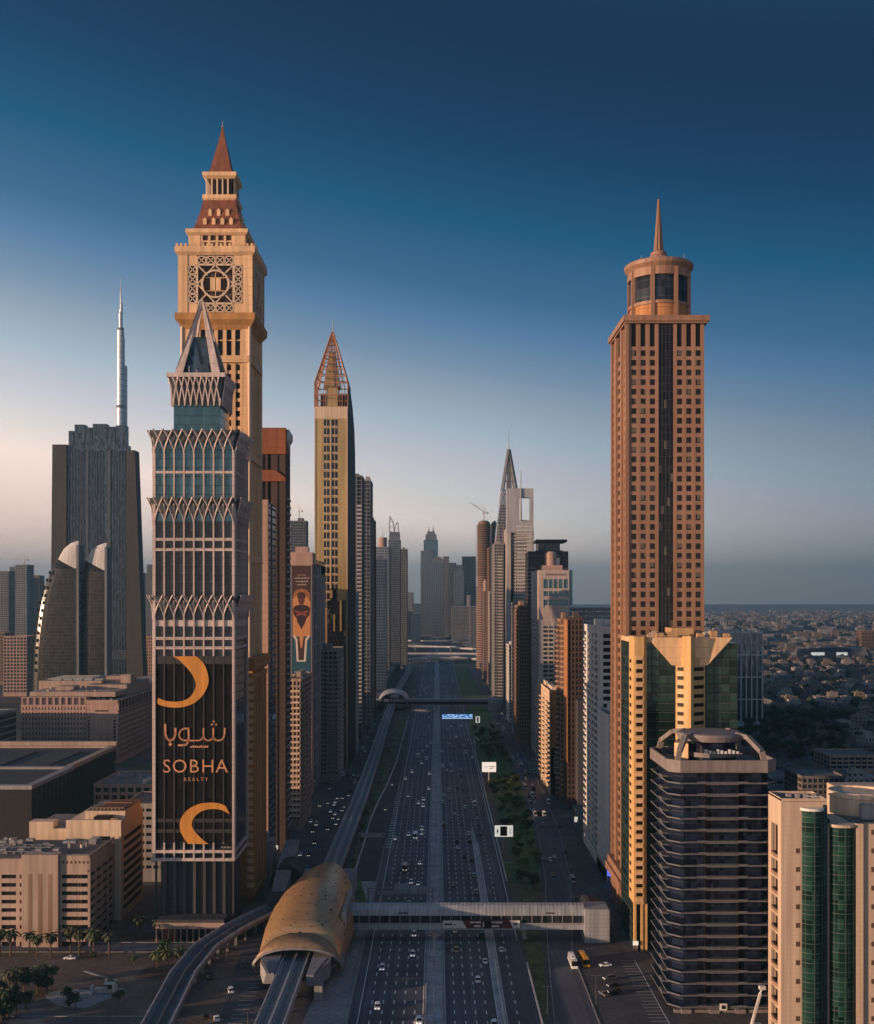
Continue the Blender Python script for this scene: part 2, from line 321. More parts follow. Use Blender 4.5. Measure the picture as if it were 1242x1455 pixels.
def ground_mat():
    m, N, L, b = nmat('desert_ground'); g = N.new('ShaderNodeNewGeometry')
    n = N.new('ShaderNodeTexNoise'); n.inputs['Scale'].default_value = .004; n.inputs['Detail'].default_value = 8; L.new(g.outputs['Position'], n.inputs['Vector'])
    v = N.new('ShaderNodeTexVoronoi'); v.inputs['Scale'].default_value = .022; L.new(g.outputs['Position'], v.inputs['Vector'])
    n2 = N.new('ShaderNodeTexNoise'); n2.inputs['Scale'].default_value = .05; n2.inputs['Detail'].default_value = 6; L.new(g.outputs['Position'], n2.inputs['Vector'])
    r = N.new('ShaderNodeValToRGB'); L.new(n.outputs[0], r.inputs[0]); e = r.color_ramp.elements
    e[0].position = .35; e[0].color = (.060,.052,.045,1); e[1].position = .66; e[1].color = (.20,.155,.12,1)
    mx = N.new('ShaderNodeMix'); mx.data_type = 'RGBA'; mx.blend_type = 'OVERLAY'; mx.inputs[0].default_value = .7; L.new(r.outputs[0], mx.inputs[6]); L.new(n2.outputs[0], mx.inputs[7])
    mx2 = N.new('ShaderNodeMix'); mx2.data_type = 'RGBA'; mx2.blend_type = 'MULTIPLY'; mx2.inputs[0].default_value = .35; L.new(mx.outputs[2], mx2.inputs[6]); L.new(v.outputs['Color'], mx2.inputs[7])
    # far desert lightened in its colour, standing in for haze brightness at the horizon
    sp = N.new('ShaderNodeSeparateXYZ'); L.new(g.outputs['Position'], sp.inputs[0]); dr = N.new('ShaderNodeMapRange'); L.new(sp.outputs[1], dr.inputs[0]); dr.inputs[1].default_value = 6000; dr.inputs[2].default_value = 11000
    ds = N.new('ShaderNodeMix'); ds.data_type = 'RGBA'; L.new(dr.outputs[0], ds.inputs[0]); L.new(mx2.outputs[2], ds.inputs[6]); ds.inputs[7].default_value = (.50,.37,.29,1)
    L.new(ds.outputs[2], b.inputs['Base Color']); b.inputs['Roughness'].default_value = .9; b.inputs['Specular IOR Level'].default_value = .1
    return m
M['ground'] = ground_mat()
def shell_mat():
    m, N, L, b = nmat('golden_shell_panels'); g = N.new('ShaderNodeNewGeometry'); sp = N.new('ShaderNodeSeparateXYZ'); L.new(g.outputs['Position'], sp.inputs[0])
    br = N.new('ShaderNodeTexBrick'); cv = N.new('ShaderNodeCombineXYZ'); L.new(sp.outputs[1], cv.inputs[0]); L.new(sp.outputs[2], cv.inputs[1]); L.new(cv.outputs[0], br.inputs['Vector'])
    br.inputs['Scale'].default_value = 1; br.inputs['Brick Width'].default_value = 2.4; br.inputs['Row Height'].default_value = 1.2; br.inputs['Mortar Size'].default_value = .04
    br.inputs['Color1'].default_value = (.54,.34,.17,1); br.inputs['Color2'].default_value = (.50,.315,.16,1); br.inputs['Mortar'].default_value = (.34,.21,.11,1)
    n = N.new('ShaderNodeTexNoise'); n.inputs['Scale'].default_value = .15; n.inputs['Detail'].default_value = 6; L.new(g.outputs['Position'], n.inputs['Vector'])
    mr = N.new('ShaderNodeMapRange'); L.new(n.outputs[0], mr.inputs[0]); mr.inputs[1].default_value = .3; mr.inputs[2].default_value = .7; mr.inputs[3].default_value = .9; mr.inputs[4].default_value = 1.08
    mx = N.new('ShaderNodeMix'); mx.data_type = 'RGBA'; mx.blend_type = 'MULTIPLY'; mx.inputs[0].default_value = 1; L.new(br.outputs[0], mx.inputs[6]); L.new(mr.outputs[0], mx.inputs[7])
    L.new(mx.outputs[2], b.inputs['Base Color']); b.inputs['Roughness'].default_value = .36; b.inputs['Metallic'].default_value = .5
    return m
M['shell'] = shell_mat()
M['bronze'] = wall('bronze_panels', (.32,.21,.12), rough=.45, metal=.3, var=.15, ph=1.5)
M['domegrey'] = wall('grey_dome_panels', (.40,.40,.41), rough=.4, metal=.3, var=.1)
M['metal2'] = wall('zinc_roof', (.34,.365,.40), rough=.5, metal=.2, var=.12)
M['adred'] = plain('maroon_print', (.07,.014,.018), .5)
M['signback'] = wall('sign_back', (.40,.42,.45), rough=.5, var=.08, pw=1.2, ph=1.2)
M['signblue'] = emit('blue_screen', (.05,.22,.55), .5)
M['signwhite'] = emit('screen_white', (.5,.7,.95), .7)
M['litwhite'] = emit('lit_panel', (1,.96,.88), .42)
M['villa_pale'] = wall('villa_pale', (.24,.22,.21), var=.2); M['villa_sand'] = wall('villa_sand', (.22,.175,.14), var=.2); M['villa_white'] = wall('villa_white', (.33,.32,.31), var=.15); M['villa_grey'] = wall('villa_grey', (.15,.145,.145), var=.2)
M['banner'] = glass('black_banner_print', (.010,.008,.009), 0, .55, 1.27, 3.45, (.016,.013,.013), .1, .4, .0, .05)
M['darkwall'] = wall('dark_hall_cladding', (.020,.020,.022), var=.25, ph=5)
M['lampgrey'] = plain('dark_lamp_grey', (.10,.10,.105), .6)
M['gold2'] = wall('golden_stone', (.58,.37,.16), ph=3.42, line=.85, var=.1)
M['mulldark'] = plain('dark_mullion', (.028,.026,.027), .6)
M['parapet'] = wall('pale_parapet', (.36,.36,.37), var=.15, scale=.3)
M['platform'] = wall('platform_concrete', (.24,.24,.25), var=.2)
M['shopblue'] = emit('blue_shop_sign', (.06,.12,.8), 1.2); M['shopwhite'] = emit('white_shop_sign', (1,.93,.8), .4)
M['fascia'] = wall('dark_grey_fascia', (.075,.085,.095), var=.15)  # even dark grey for the panels behind the ribs
M['slatefin'] = wall('slate_fin', (.085,.10,.12), var=.12)
def leafy(name, col):
    m, N, L, b = nmat(name); o = N.new('ShaderNodeObjectInfo'); g = N.new('ShaderNodeNewGeometry')
    hs = N.new('ShaderNodeHueSaturation'); hs.inputs['Color'].default_value = (*col, 1)
    n = N.new('ShaderNodeTexNoise'); n.inputs['Scale'].default_value = .9; L.new(g.outputs['Position'], n.inputs['Vector'])
    def mr(s_, a, c):
        r = N.new('ShaderNodeMapRange'); L.new(s_, r.inputs[0]); r.inputs[3].default_value = a; r.inputs[4].default_value = c; return r.outputs[0]
    L.new(mr(o.outputs['Random'], .46, .53), hs.inputs['Hue']); L.new(math_(N, L, 'MULTIPLY', mr(o.outputs['Random'], .6, 1.5), b=mr(n.outputs[0], .4, 1.6)), hs.inputs['Value'])
    L.new(hs.outputs[0], b.inputs['Base Color']); b.inputs['Roughness'].default_value = .7; b.inputs['Specular IOR Level'].default_value = .2; return m
M['leaf'] = leafy('leaf_green', (.070,.115,.035)); M['leaf2'] = leafy('dark_leaf', (.038,.058,.026)); M['palm'] = leafy('palm_frond', (.060,.068,.032))
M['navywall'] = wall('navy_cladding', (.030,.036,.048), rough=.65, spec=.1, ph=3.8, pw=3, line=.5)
# ---------------------------------------------------------------- facade tools
def grid(mw, fr, W, z0, z1, nb, nf, pier, span, d=.45, sd=None, ends=True, d0=-.1):
    """piers and spandrels standing proud of the glazing; returns the openings"""
    bw = W/nb; fh = (z1-z0)/nf; sd = d-.04 if sd is None else sd
    if pier:
        for i in range(nb+1):
            u = i*bw; a = max(0 if i else 0, u-pier/2); b = min(W, u+pier/2)
            mw.ob(fr, a, b, d0, d, z0, z1)
    if span:
        for k in range(nf+1):
            z = z0+k*fh; mw.ob(fr, .01, W-.01, d0, sd, max(z0+.01, z-span/2), min(z1-.01, z+span/2))
    return [(fr, i*bw+pier/2, (i+1)*bw-pier/2, z0+k*fh+span/2, z0+(k+1)*fh-span/2) for k in range(nf) for i in range(nb)]
def panes(root, rects, mat, keep=100, d=.05, name='window'):
    """the nearest openings get a pane of their own, the rest share one mesh"""
    def dist(r):
        fr, u0, u1, a, b = r
        x = fr[0]+fr[2]*u0; y = fr[1]+fr[3]*u0
        return (0 if fr[5] < 0 else 25) + y + abs((a+b)/2-110)*.2
    rects = sorted(rects, key=dist); cache = {}
    ox, oy, oz = root.location
    for fr, u0, u1, a, b in rects[:keep]:
        k = (round(u1-u0, 2), round(b-a, 2), fr[2:])
        if k not in cache:
            m = MB(); m.ob((0,0)+fr[2:], -(u1-u0)/2, (u1-u0)/2, -.05, d, -(b-a)/2, (b-a)/2); cache[k] = m.mesh(name, mat)
        um = (u0+u1)/2
        inst(name, cache[k], root, (fr[0]+fr[2]*um-ox, fr[1]+fr[3]*um-oy, (a+b)/2-oz))
    if rects[keep:]:
        m = MB()
        for fr, u0, u1, a, b in rects[keep:]: m.ob(fr, u0, u1, -.05, d, a, b)
        tag(m.build(name, mat, root), kind='stuff')
def roof_kit(root, x0, x1, y0, y1, z, wallm, seed, ph=1.2, plant=True):
    r = random.Random(seed); p = MB()
    p.ring([(x0-.05,y0-.05),(x1+.05,y0-.05),(x1+.05,y1+.05),(x0-.05,y1+.05)], [(x0+.4,y0+.4),(x1-.4,y0+.4),(x1-.4,y1-.4),(x0+.4,y1-.4)], z-.2, z+ph)
    p.build('parapet', wallm, root)
    m = MB(); m.box(x0+.3, x1-.3, y0+.3, y1-.3, z-.3, z+.1); m.build('roof', M['roof'], root)
    if plant:
        W, D = x1-x0, y1-y0
        m = MB(); a = x0+W*(.2+.3*r.random()); m.box(a, a+W*.35, y0+D*.3, y0+D*.75, z, z+3.5+2*r.random()); m.build('plant_room', wallm, root)
        m = MB()
        for k in range(5):
            a = x0+1.5+r.random()*(W-4); b = y0+1+r.random()*(D-3); m.box(a, a+1.6, b, b+1.3, z, z+1.3)
        m.build('air_conditioner', M['grey'], root)
def balc_mesh(W, depth, mat, h=1.1, t=.25, solid=True):
    m = MB(); m.ob((0,0,1,0,0,-1), 0, W, 0, depth, 0, t)
    if solid: m.ob((0,0,1,0,0,-1), 0, W, depth-.15, depth+.02, .1, h)
    m.ob((0,0,1,0,0,-1), 0, .15, .05, depth-.1, .1, h); m.ob((0,0,1,0,0,-1), W-.15, W, .05, depth-.1, .1, h)
    return m.mesh('balcony', mat)
def balconies(root, fr, segs, z0, fh, nf, mat, depth=1.4, h=1.1, limit=90):
    cache = {}; n = 0; ox, oy, oz = root.location; rz = math.atan2(fr[3], fr[2]); rest = MB()
    for k in range(nf-1, -1, -1):
        for u0, u1 in segs:
            if n < limit:
                kk = round(u1-u0, 2)
                if kk not in cache: cache[kk] = balc_mesh(u1-u0, depth, mat, h)
                inst('balcony', cache[kk], root, (fr[0]+fr[2]*u0-ox, fr[1]+fr[3]*u0-oy, z0+k*fh-oz), rz)
            else: rest.ob(fr, u0, u1, 0, depth, z0+k*fh, z0+k*fh+.25); rest.ob(fr, u0, u1, depth-.15, depth+.02, z0+k*fh+.1, z0+k*fh+h)
            n += 1
    if rest.f: tag(rest.build('balcony', mat, root), kind='stuff')
def tower(name, label, cat, x0, x1, y0, y1, z1, wm, gm, nx, ny, fh, pier, span, d=.4, z0=0, base=5, faces='FRL', roofz=None, win=0, group=None, top=0, seed=0, plant=True, basem=None, corner=0):
    root = thing(name, label, cat, ((x0+x1)/2, (y0+y1)/2, 0), group)
    m = MB(); m.box(x0, x1, y0, y1, z0, z1-.3); m.build('glazing', gm, root)
    mw = MB(); rects = []
    fs = frames(x0, x1, y0, y1)
    zt = z1-top; nf = max(1, round((zt-base)/fh))
    for k in faces:
        W = flen(k, x0, x1, y0, y1)
        if corner:
            mw.ob(fs[k], 0, corner, -.1, d+.05, base, zt); mw.ob(fs[k], W-corner, W, -.1, d+.05, base, zt)
            f = fs[k]; f2 = (f[0]+f[2]*corner, f[1]+f[3]*corner)+f[2:]; W2 = W-2*corner
        else: f2, W2 = fs[k], W
        rects += grid(mw, f2, W2, base, zt, nx if k in 'FB' else ny, nf, pier, span, d)
        if top: mw.ob(fs[k], 0, W, -.1, d+.02, zt, z1)
        mw.ob(fs[k], 0, W, -.1, d+.1, z0, base) if base > z0 else None
    if 'B' not in faces: mw.ob(fs['B'], 0, x1-x0, -.1, .3, z0, z1)
    if 'L' not in faces: mw.ob(fs['L'], 0, y1-y0, -.1, .3, z0, z1)
    if 'R' not in faces: mw.ob(fs['R'], 0, y1-y0, -.1, .3, z0, z1)
    mw.build('wall', wm, root)
    roof_kit(root, x0-d, x1+d, y0-d, y1+d, z1, wm, seed or int(x0*7+y0), plant=plant)
    if win: panes(root, rects, M['pane'], win)
    return root, rects
def text_mb(body, size, offs=0):
    cu = bpy.data.curves.new('t', 'FONT'); cu.body = body; cu.size = size; cu.align_x = 'CENTER'; cu.align_y = 'CENTER'; cu.offset = offs; cu.resolution_u = 3
    o = bpy.data.objects.new('t', cu); C.objects.link(o)
    me = bpy.data.meshes.new_from_object(o.evaluated_get(bpy.context.evaluated_depsgraph_get()))
    v = [tuple(p.co) for p in me.vertices]; f = [tuple(p.vertices) for p in me.polygons]
    bpy.data.objects.remove(o); bpy.data.curves.remove(cu); bpy.data.meshes.remove(me)
    return v, f
def put_text(mb, body, size, fr, u, z, d, offs=0):
    v, f = text_mb(body, size, offs)
    mb.add([(fr[0]+fr[2]*(u+x)+fr[4]*d, fr[1]+fr[3]*(u+x)+fr[5]*d, z+y) for x, y, _ in v], f)
def plate(mb, pts, fr, d0, d1):
    """flat outline in (u, z) on a facade given a little thickness"""
    n = len(pts); P = lambda u, z, d: (fr[0]+fr[2]*u+fr[4]*d, fr[1]+fr[3]*u+fr[5]*d, z)
    mb.add([P(u, z, d1) for u, z in pts]+[P(u, z, d0) for u, z in pts], [tuple(range(n))]+[(i, n+i, n+(i+1) % n, (i+1) % n) for i in range(n)])
def ribbon(mb, pts, w_, fr, d0, d1):
    for (a, b), (c, e) in zip(pts, pts[1:]):
        t = Vector((c-a, e-b)); 
        if t.length < 1e-6: continue
        t.normalize(); n = Vector((-t.y, t.x))*w_/2; t = t*w_*.25
        plate(mb, [(a-t.x+n.x, b-t.y+n.y), (a-t.x-n.x, b-t.y-n.y), (c+t.x-n.x, e+t.y-n.y), (c+t.x+n.x, e+t.y+n.y)], fr, d0, d1)

def roof_clutter(root, x0, x1, y0, y1, z, n, seed=1, mat='grey'):
    r = random.Random(seed)
    for k in range(n):
        w_, d_, h_ = r.uniform(1, 3.2), r.uniform(1, 2.6), r.uniform(.7, 2.2); a, b = r.uniform(x0, x1-w_), r.uniform(y0, y1-d_); m = MB()
        if k % 5 == 4: m.tube((a, b, z), (a, b, z+1.8), .9, n=10); m.build('water_tank', M['offwhite'], root)
        elif k % 5 == 3: m.box(a, a+r.uniform(5, 11), b, b+.6, z, z+.6); m.build('duct', M['metal'], root)
        else: m.box(a, a+w_, b, b+d_, z, z+h_); m.box(a+.2, a+w_-.2, b+.2, b+d_-.2, z+h_, z+h_+.2); m.build('air_conditioner', M[mat], root)
# ================================================================ left row: the two big landmarks
# ---- dark glass tower with interlaced ribs, crescents and pyramid crown
Y0, Y1 = 437.0, 466.0; x0, x1 = X(220, Y0), X(332, Y0); W = x1-x0; bw = W/8
zs = lambda py: Z(py, Y0)
root = thing('office_tower', 'dark glass tower with pale interlaced ribs, orange crescents, SOBHA lettering and a pyramid crown', 'tower', ((x0+x1)/2, (Y0+Y1)/2, 0))
fs = frames(x0, x1, Y0, Y1); ff = fs['F']
m = MB(); m.box(x0, x1, Y0, Y1, 30, 201); m.build('glazing', M['gpark'], root)
m = MB(); m.box(x0+.01, x1-.01, Y0-.06, Y1-.2, zs(742), 200); m.build('upper_glazing', M['gteal'], root)
m = MB(); m.box(x0+2, x1-2, Y0+2, Y1-2, 0, 30.2)
for i in range(9): m.box(x0+i*bw-.6 if i else x0, min(x1, x0+i*bw+.6), Y0+.4, Y0+1.6, 0, 30)
m.build('podium', M['darkgrey'], root)
mw = MB()
for k in 'FRL':
    Wk = flen(k, x0, x1, Y0, Y1); n = 8
    for i in range(n+1):
        u = i*Wk/n; hw = .45 if i in (0, n) else .30
        if k != 'F' and i not in (0, n):
            mw.ob(fs[k], u-.3, u+.3, -.1, .5, zs(908), zs(640)); continue
        for a, b in ((30, zs(1197)), (zs(932), zs(640))):
            mw.ob(fs[k], max(-.5, u-hw), min(Wk+.5, u+hw), -.1, .85, a, b)
        if i in (0, n): mw.ob(fs[k], max(-.5, u-hw), min(Wk+.5, u+hw), -.1, .9, zs(1197)-.01, zs(932)+.01)
    for a, b in ((669.5, 673), (764.5, 768.5), (779, 783), (905, 909), (918.5, 922.5), (1207.5, 1211.5), (1219, 1223)):
        mw.ob(fs[k], -.5, Wk+.5, -.1, .78, zs(b), zs(a))
    mw.ob(fs[k], .2, Wk-.2, -.1, .3, zs(890), zs(881))
mw.ob(ff, -1.6, 0, -1, .6, 29.3, 31)
mw.build('wall', M['pinkwhite'], root)
def lattice(fr, Wk, n, za, zb, flare, th):
    m = MB(); b = Wk/n
    for i in range(n+1):
        for s in (-1, 1):
            pts = []
            for q in range(9):
                t = q/8; u = i*b+s*b*t**1.55
                if -.4 <= u <= Wk+.4: pts.append((fr[0]+fr[2]*u+fr[4]*(.9+flare*t*t), fr[1]+fr[3]*u+fr[5]*(.9+flare*t*t), za+(zb-za)*t))
            if len(pts) > 1: m.path(pts, th, th*1.2)
    for i in range(n):                                   # pale back panel between the ribs at the very top
        u = (i+.5)*b
    return m
for a, b in ((644, 611), (745, 707), (878, 846)):
    for k in 'FRL':
        lattice(fs[k], flen(k, x0, x1, Y0, Y1), 8 if k == 'F' else 8, zs(a), zs(b), 2.2, .42).build('rib_lattice', M['pinkwhite'], root)
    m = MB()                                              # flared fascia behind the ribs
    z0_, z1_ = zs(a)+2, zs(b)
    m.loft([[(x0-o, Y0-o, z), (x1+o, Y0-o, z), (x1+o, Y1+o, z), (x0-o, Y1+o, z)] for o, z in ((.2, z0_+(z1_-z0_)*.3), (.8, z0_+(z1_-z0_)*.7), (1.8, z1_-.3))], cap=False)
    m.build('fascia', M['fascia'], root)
m = MB(); m.box(x0, x1, Y0, Y1, 200.8, 201.4); m.build('roof', M['roof'], root)
# banner over the lower floors
zb0, zb1 = zs(1197), zs(932)
bn = MB(); bn.ob(ff, .45, W-.45, .02, .3, zb0, zb1); bn = bn.build('banner', M['banner'], root)
m = MB()
for i in range(1, 8): m.ob(ff, i*bw-.28, i*bw+.28, .2, .62, zb0, zb1)
m.ob(ff, .5, W-.5, .2, .55, zb1-3.2, zb1)
for py in (1163, 1178): m.ob(ff, .5, W-.5, .2, .5, zs(py+5), zs(py))
m.build('mullion', M['mulldark'], bn)
bp = lambda cx, cyy, ox=210, oy=925, s=8.28: ((ox+cx/s-220)/112*W, zs(oy+cyy/s))
bq = lambda cx, cyy: bp(cx, cyy, 190, 820, 3.03)
crA = [(575,60),(640,120),(690,200),(720,330),(705,420),(650,520),(560,605),(450,650),(340,665),(230,655),(125,622),(125,550),(220,585),(340,595),(430,580),(500,540),(550,470),(570,390),(540,300),(490,225),(430,160),(370,105),(300,62)]
crB = [(325,1148),(300,1130),(270,1100),(252,1070),(258,1040),(285,1012),(325,998),(375,1000),(415,1020),(398,985),(370,973),(325,970),(280,977),(235,1000),(207,1035),(200,1070),(208,1105),(235,1147)]
def strip(mb, pts, fn, nhalf):                            # crescent as a run of quads between its two edges
    n = len(pts); h = n//2
    P = [fn(*p) for p in pts]; out = P[:h+1] if n % 2 else P[:h]; inn = P[::-1][:len(out)]
    def smooth(Q, k=4):
        R_ = []
        for i in range(len(Q)-1):
            p0, p1, p2, p3 = Q[max(0, i-1)], Q[i], Q[i+1], Q[min(len(Q)-1, i+2)]
            for j in range(k):
                t = j/k; R_.append(tuple(.5*(2*b+(c-a)*t+(2*a-5*b+4*c-e)*t*t+(3*b-a-3*c+e)*t**3) for a, b, c, e in zip(p0, p1, p2, p3)))
        return R_+[Q[-1]]
    out, inn = smooth(out), smooth(inn)
    for i in range(len(out)-1): plate(mb, [out[i], inn[i], inn[i+1], out[i+1]][::-1], ff, .3, .72)
M['crescent'] = wall('amber_print', (.58,.25,.045), pw=1.95, line=.8, var=.12, rough=.6)
M['letter'] = plain('copper_lettering', (.56,.27,.13), .5)
m = MB(); strip(m, crA, bp, 0); m.build('crescent', M['crescent'], bn)
m = MB(); strip(m, crB, bq, 0); m.build('crescent', M['crescent'], bn)
m = MB()
for st, w_ in (([(210,862),(210,960),(222,1010),(240,1035),(265,1050)], .8), ([(265,1050),(300,1040),(322,1005),(330,970),(330,910)], .8),
           ([(480,910),(430,910),(395,930),(374,965),(374,1000),(392,1032),(425,1050),(485,1050)], .6), ([(482,905),(487,1000),(480,1060),(462,1095),(430,1106),(365,1106)], .75),
           ([(485,1052),(560,1052),(615,1050),(645,1030),(660,1000),(660,908)], .55), ([(660,1000),(672,1030),(700,1050),(735,1050),(765,1030),(775,1000),(775,908)], .6),
           ([(775,1000),(785,1030),(815,1050),(860,1048),(892,1025),(905,985),(910,908)], .65)):
    ribbon(m, [bp(*p) for p in st], w_, ff, .3, .74)
for cx_, cy2, r_ in ((780,828,14),(758,862,14),(808,862,14),(270,1095,24),(262,1062,11)):
    plate(m, [bp(cx_-r_, cy2), bp(cx_, cy2+r_), bp(cx_+r_, cy2), bp(cx_, cy2-r_)], ff, .3, .74)
m.build('lettering', M['letter'], bn); m = MB()
for i in range(9): plate(m, [bp(505+i*24, 1135), bp(523+i*24, 1135), bp(523+i*24, 1118-(i % 3)*7), bp(505+i*24, 1118-(i % 2)*8)], ff, .3, .7)
m.build('small_lettering', M['letter'], bn); m = MB()
for ch, cx_ in zip('SOBHA', (228,380,548,712,875)):
    u, z = bp(cx_, 1360); put_text(m, ch, 7.6, ff, u, z, .74, -.03)
m.build('lettering', M['letter'], bn); m = MB()
u, z = bp(570, 1508); put_text(m, 'R E A L T Y', 2.0, ff, u, z, .74)
m.build('small_lettering', M['letter'], bn)
m = MB(); m.ob(ff, W-5.0, W-.5, .3, .9, zs(1207), zs(1198)); o = m.build('small_sign', M['dark'], root)
m = MB(); put_text(m, 'FOR SALE', .95, ff, W-2.75, zs(1203.5), .93); m.build('sign_text', M['white'], o)
# upper block and crown
Yb = 442.0; s_ = F/Yb; bx0, bx1 = X(247, Yb), X(313, Yb); by1 = Yb+19.5
m = MB(); m.box(bx0, bx1, Yb, by1, 200, 225); m.build('crown_block', M['gteal'], root)
fb = frames(bx0, bx1, Yb, by1)
for k in 'FRL': lattice(fb[k], flen(k, bx0, bx1, Yb, by1), 8, Z(577, Yb), Z(535, Yb), 1.3, .5).build('crown_lattice', M['pinkwhite'], root)
m = MB(); m.ring([(bx0-2.4, Yb-2.4), (bx1+2.4, Yb-2.4), (bx1+2.4, by1+2.4), (bx0-2.4, by1+2.4)], [(bx0+.5, Yb+.5), (bx1-.5, Yb+.5), (bx1-.5, by1-.5), (bx0+.5, by1-.5)], Z(537, Yb), Z(531, Yb)); m.build('crown_cornice', M['pinkwhite'], root)
m = MB(); m.loft([[(bx0-o, Yb-o, z), (bx1+o, Yb-o, z), (bx1+o, by1+o, z), (bx0-o, by1+o, z)] for o, z in ((.1, 213.5), (.6, 219), (1.2, 225))], cap=False); m.build('fascia', M['fascia'], root)
ax, ay, az = (bx0+bx1)/2, (Yb+by1)/2, Z(428, Yb+9)
zb = Z(533, Yb); py_ = MB()
for cx_, cy2 in ((bx0, Yb), (bx1, Yb), (bx1, by1), (bx0, by1)):
    d = Vector((ax-cx_, ay-cy2, 0)).normalized(); t = Vector((-d.y, d.x, 0))
    b0 = Vector((cx_, cy2, zb)); top = Vector((ax, ay, az))
    py_.add([tuple(b0), tuple(b0+Vector((3.4 if cx_ == bx0 else -3.4, 0, 0))), tuple(b0+d*3.6), tuple(b0+Vector((0, 3.4 if cy2 == Yb else -3.4, 0))),
             tuple(top-d*1.0+Vector((0,0,0))), tuple(top-d*.5+t*.5-Vector((0,0,.5))), tuple(top-d*.2-Vector((0,0,3.5))), tuple(top-d*.5-t*.5-Vector((0,0,.5)))],
            [(0,1,5,4),(1,2,6,5),(2,3,7,6),(3,0,4,7),(4,5,6,7)])
py_.sqlathe(ax, ay, [(.9, az-3), (.25, az+1.5)])
py_.build('pyramid_frame', M['pinkwhite'], root)
m = MB(); hb = (bx1-bx0)/2; k_ = .52
m.loft([[(ax-a, ay-b, z), (ax+a, ay-b, z), (ax+a, ay+b, z), (ax-a, ay+b, z)] for a, b, z in ((hb-1.6, 8.2, zb), ((hb-1.6)*(1-k_), 8.2*(1-k_), zb+(az-zb)*k_))]); m.build('pyramid_glazing', M['gblue'], root)
for q_, h_ in ((6, 4), (9, 2.5)): m = MB(); m.tube((bx0+q_, Yb+1, zb), (bx0+q_, Yb+1, zb+h_), .12); m.build('antenna', M['steel'], root)

# ---- tan clock tower behind it
Y0 = 480.0; cx_, cyc = -97.9, 496.4
root = thing('clock_tower', 'tall tan stone tower with open clock faces, red tiled mansard and pointed spire', 'tower', (cx_, cyc, 0))
def sqring(m, h, z0, z1): m.box(cx_-h, cx_+h, cyc-h, cyc+h, z0, z1)
zq = lambda py, Y=480.: Z(py, Y)
H = 14.7
m = MB(); sqring(m, H-.6, 105, 257); m.build('shaft_glazing', M['gblack'], root)
m = MB(); fsq = frames(cx_-H+.6, cx_+H-.6, cyc-H+.6, cyc+H-.6); Wk = 2*H-1.2
for k in 'FRL':
    f = fsq[k]
    m.ob(f, -.3, 2.6, -.1, 1.0, 100, 256); m.ob(f, Wk-2.6, Wk+.3, -.1, 1.0, 100, 256)
    for z0, z1, n, pier, nf, span in ((242, 256, 6, 1.6, 2, .5), (100, 239, 6, 1.9, 34, 1.5)):
        f2 = (f[0]+f[2]*2.6, f[1]+f[3]*2.6)+f[2:]
        grid(m, f2, Wk-5.2, z0, z1, n, nf, pier, span, .7, .3)
    for z in (239, 196, 151): m.ob(f, -.8, Wk+.8, -.1, 1.7, z, z+3)
m.ob(fsq['B'], 0, Wk, -.1, .6, 100, 257)
m.build('shaft_wall', M['tan'], root)
m = MB()
for a in (-1, 1):
    for b in (-1, 1): m.tube((cx_+a*(H+.2), cyc+b*(H+.2), 108), (cx_+a*(H+.2), cyc+b*(H+.2), 255), .8, n=8)
m.build('corner_column', M['creampale'], root)
m = MB()                                                   # wide lower part with cornice
HB = 17.0; sqring(m, HB-.5, 0, 104); fB = frames(cx_-HB+.5, cx_+HB-.5, cyc-HB+.5, cyc+HB-.5)
for k in 'FRL':
    grid(m, fB[k], 2*HB-1, 4, 102, 4, 1, 3.4, 4, .9, 1.3); m.ob(fB[k], 3, 2*HB-4, 0, .5, 30, 88)
m.sqlathe(cx_, cyc, [(HB+.2, 103), (HB+1.4, 105), (HB+1.4, 106.5), (HB+2.2, 108), (HB+2.2, 109)])
m.build('base', M['ochre'], root)
for k in range(26): m = MB(); m.ob(fB['F'], 2*HB-3.2, 2*HB-.4, .9, 1.6, 8+k*3.6, 10+k*3.6); m.build('bay_balcony', M['tan'], root)
HC = 16.4
m = MB(); m.sqlathe(cx_, cyc, [(H+.3, 253.5), (H+1.2, 255.5), (HC+1.1, 257.5), (HC+1.3, 260.4), (HC, 260.6)]); m.build('cornice', M['ochre'], root)
m = MB(); sqring(m, HC-2.2, 260, 287); m.build('clock_core', M['darkbrown'], root)
fC = frames(cx_-HC, cx_+HC, cyc-HC, cyc+HC); Wc = 2*HC
zc0, zc1 = 260.6, 286; zm = (zc0+zc1)/2
for k in 'FRLB':
    f = fC[k]; e_ = 0 if k in 'FB' else .01
    for a, b, c_ in ((e_, 4.2, 8.3), (Wc-e_, Wc-4.2, Wc-8.3)):
        cb = MB(); cb.ob(f, min(a, b), max(a, b), -2.0, 0, zc0, zc1)
        for z0, z1 in ((zc0, zc0+4.2), (zc1-4.2, zc1)): cb.ob(f, min(b, c_)-.02, max(b, c_)+.02, -2.0, -.25, z0, z1)
        cb.build('clock_wall', M['tan'], root)
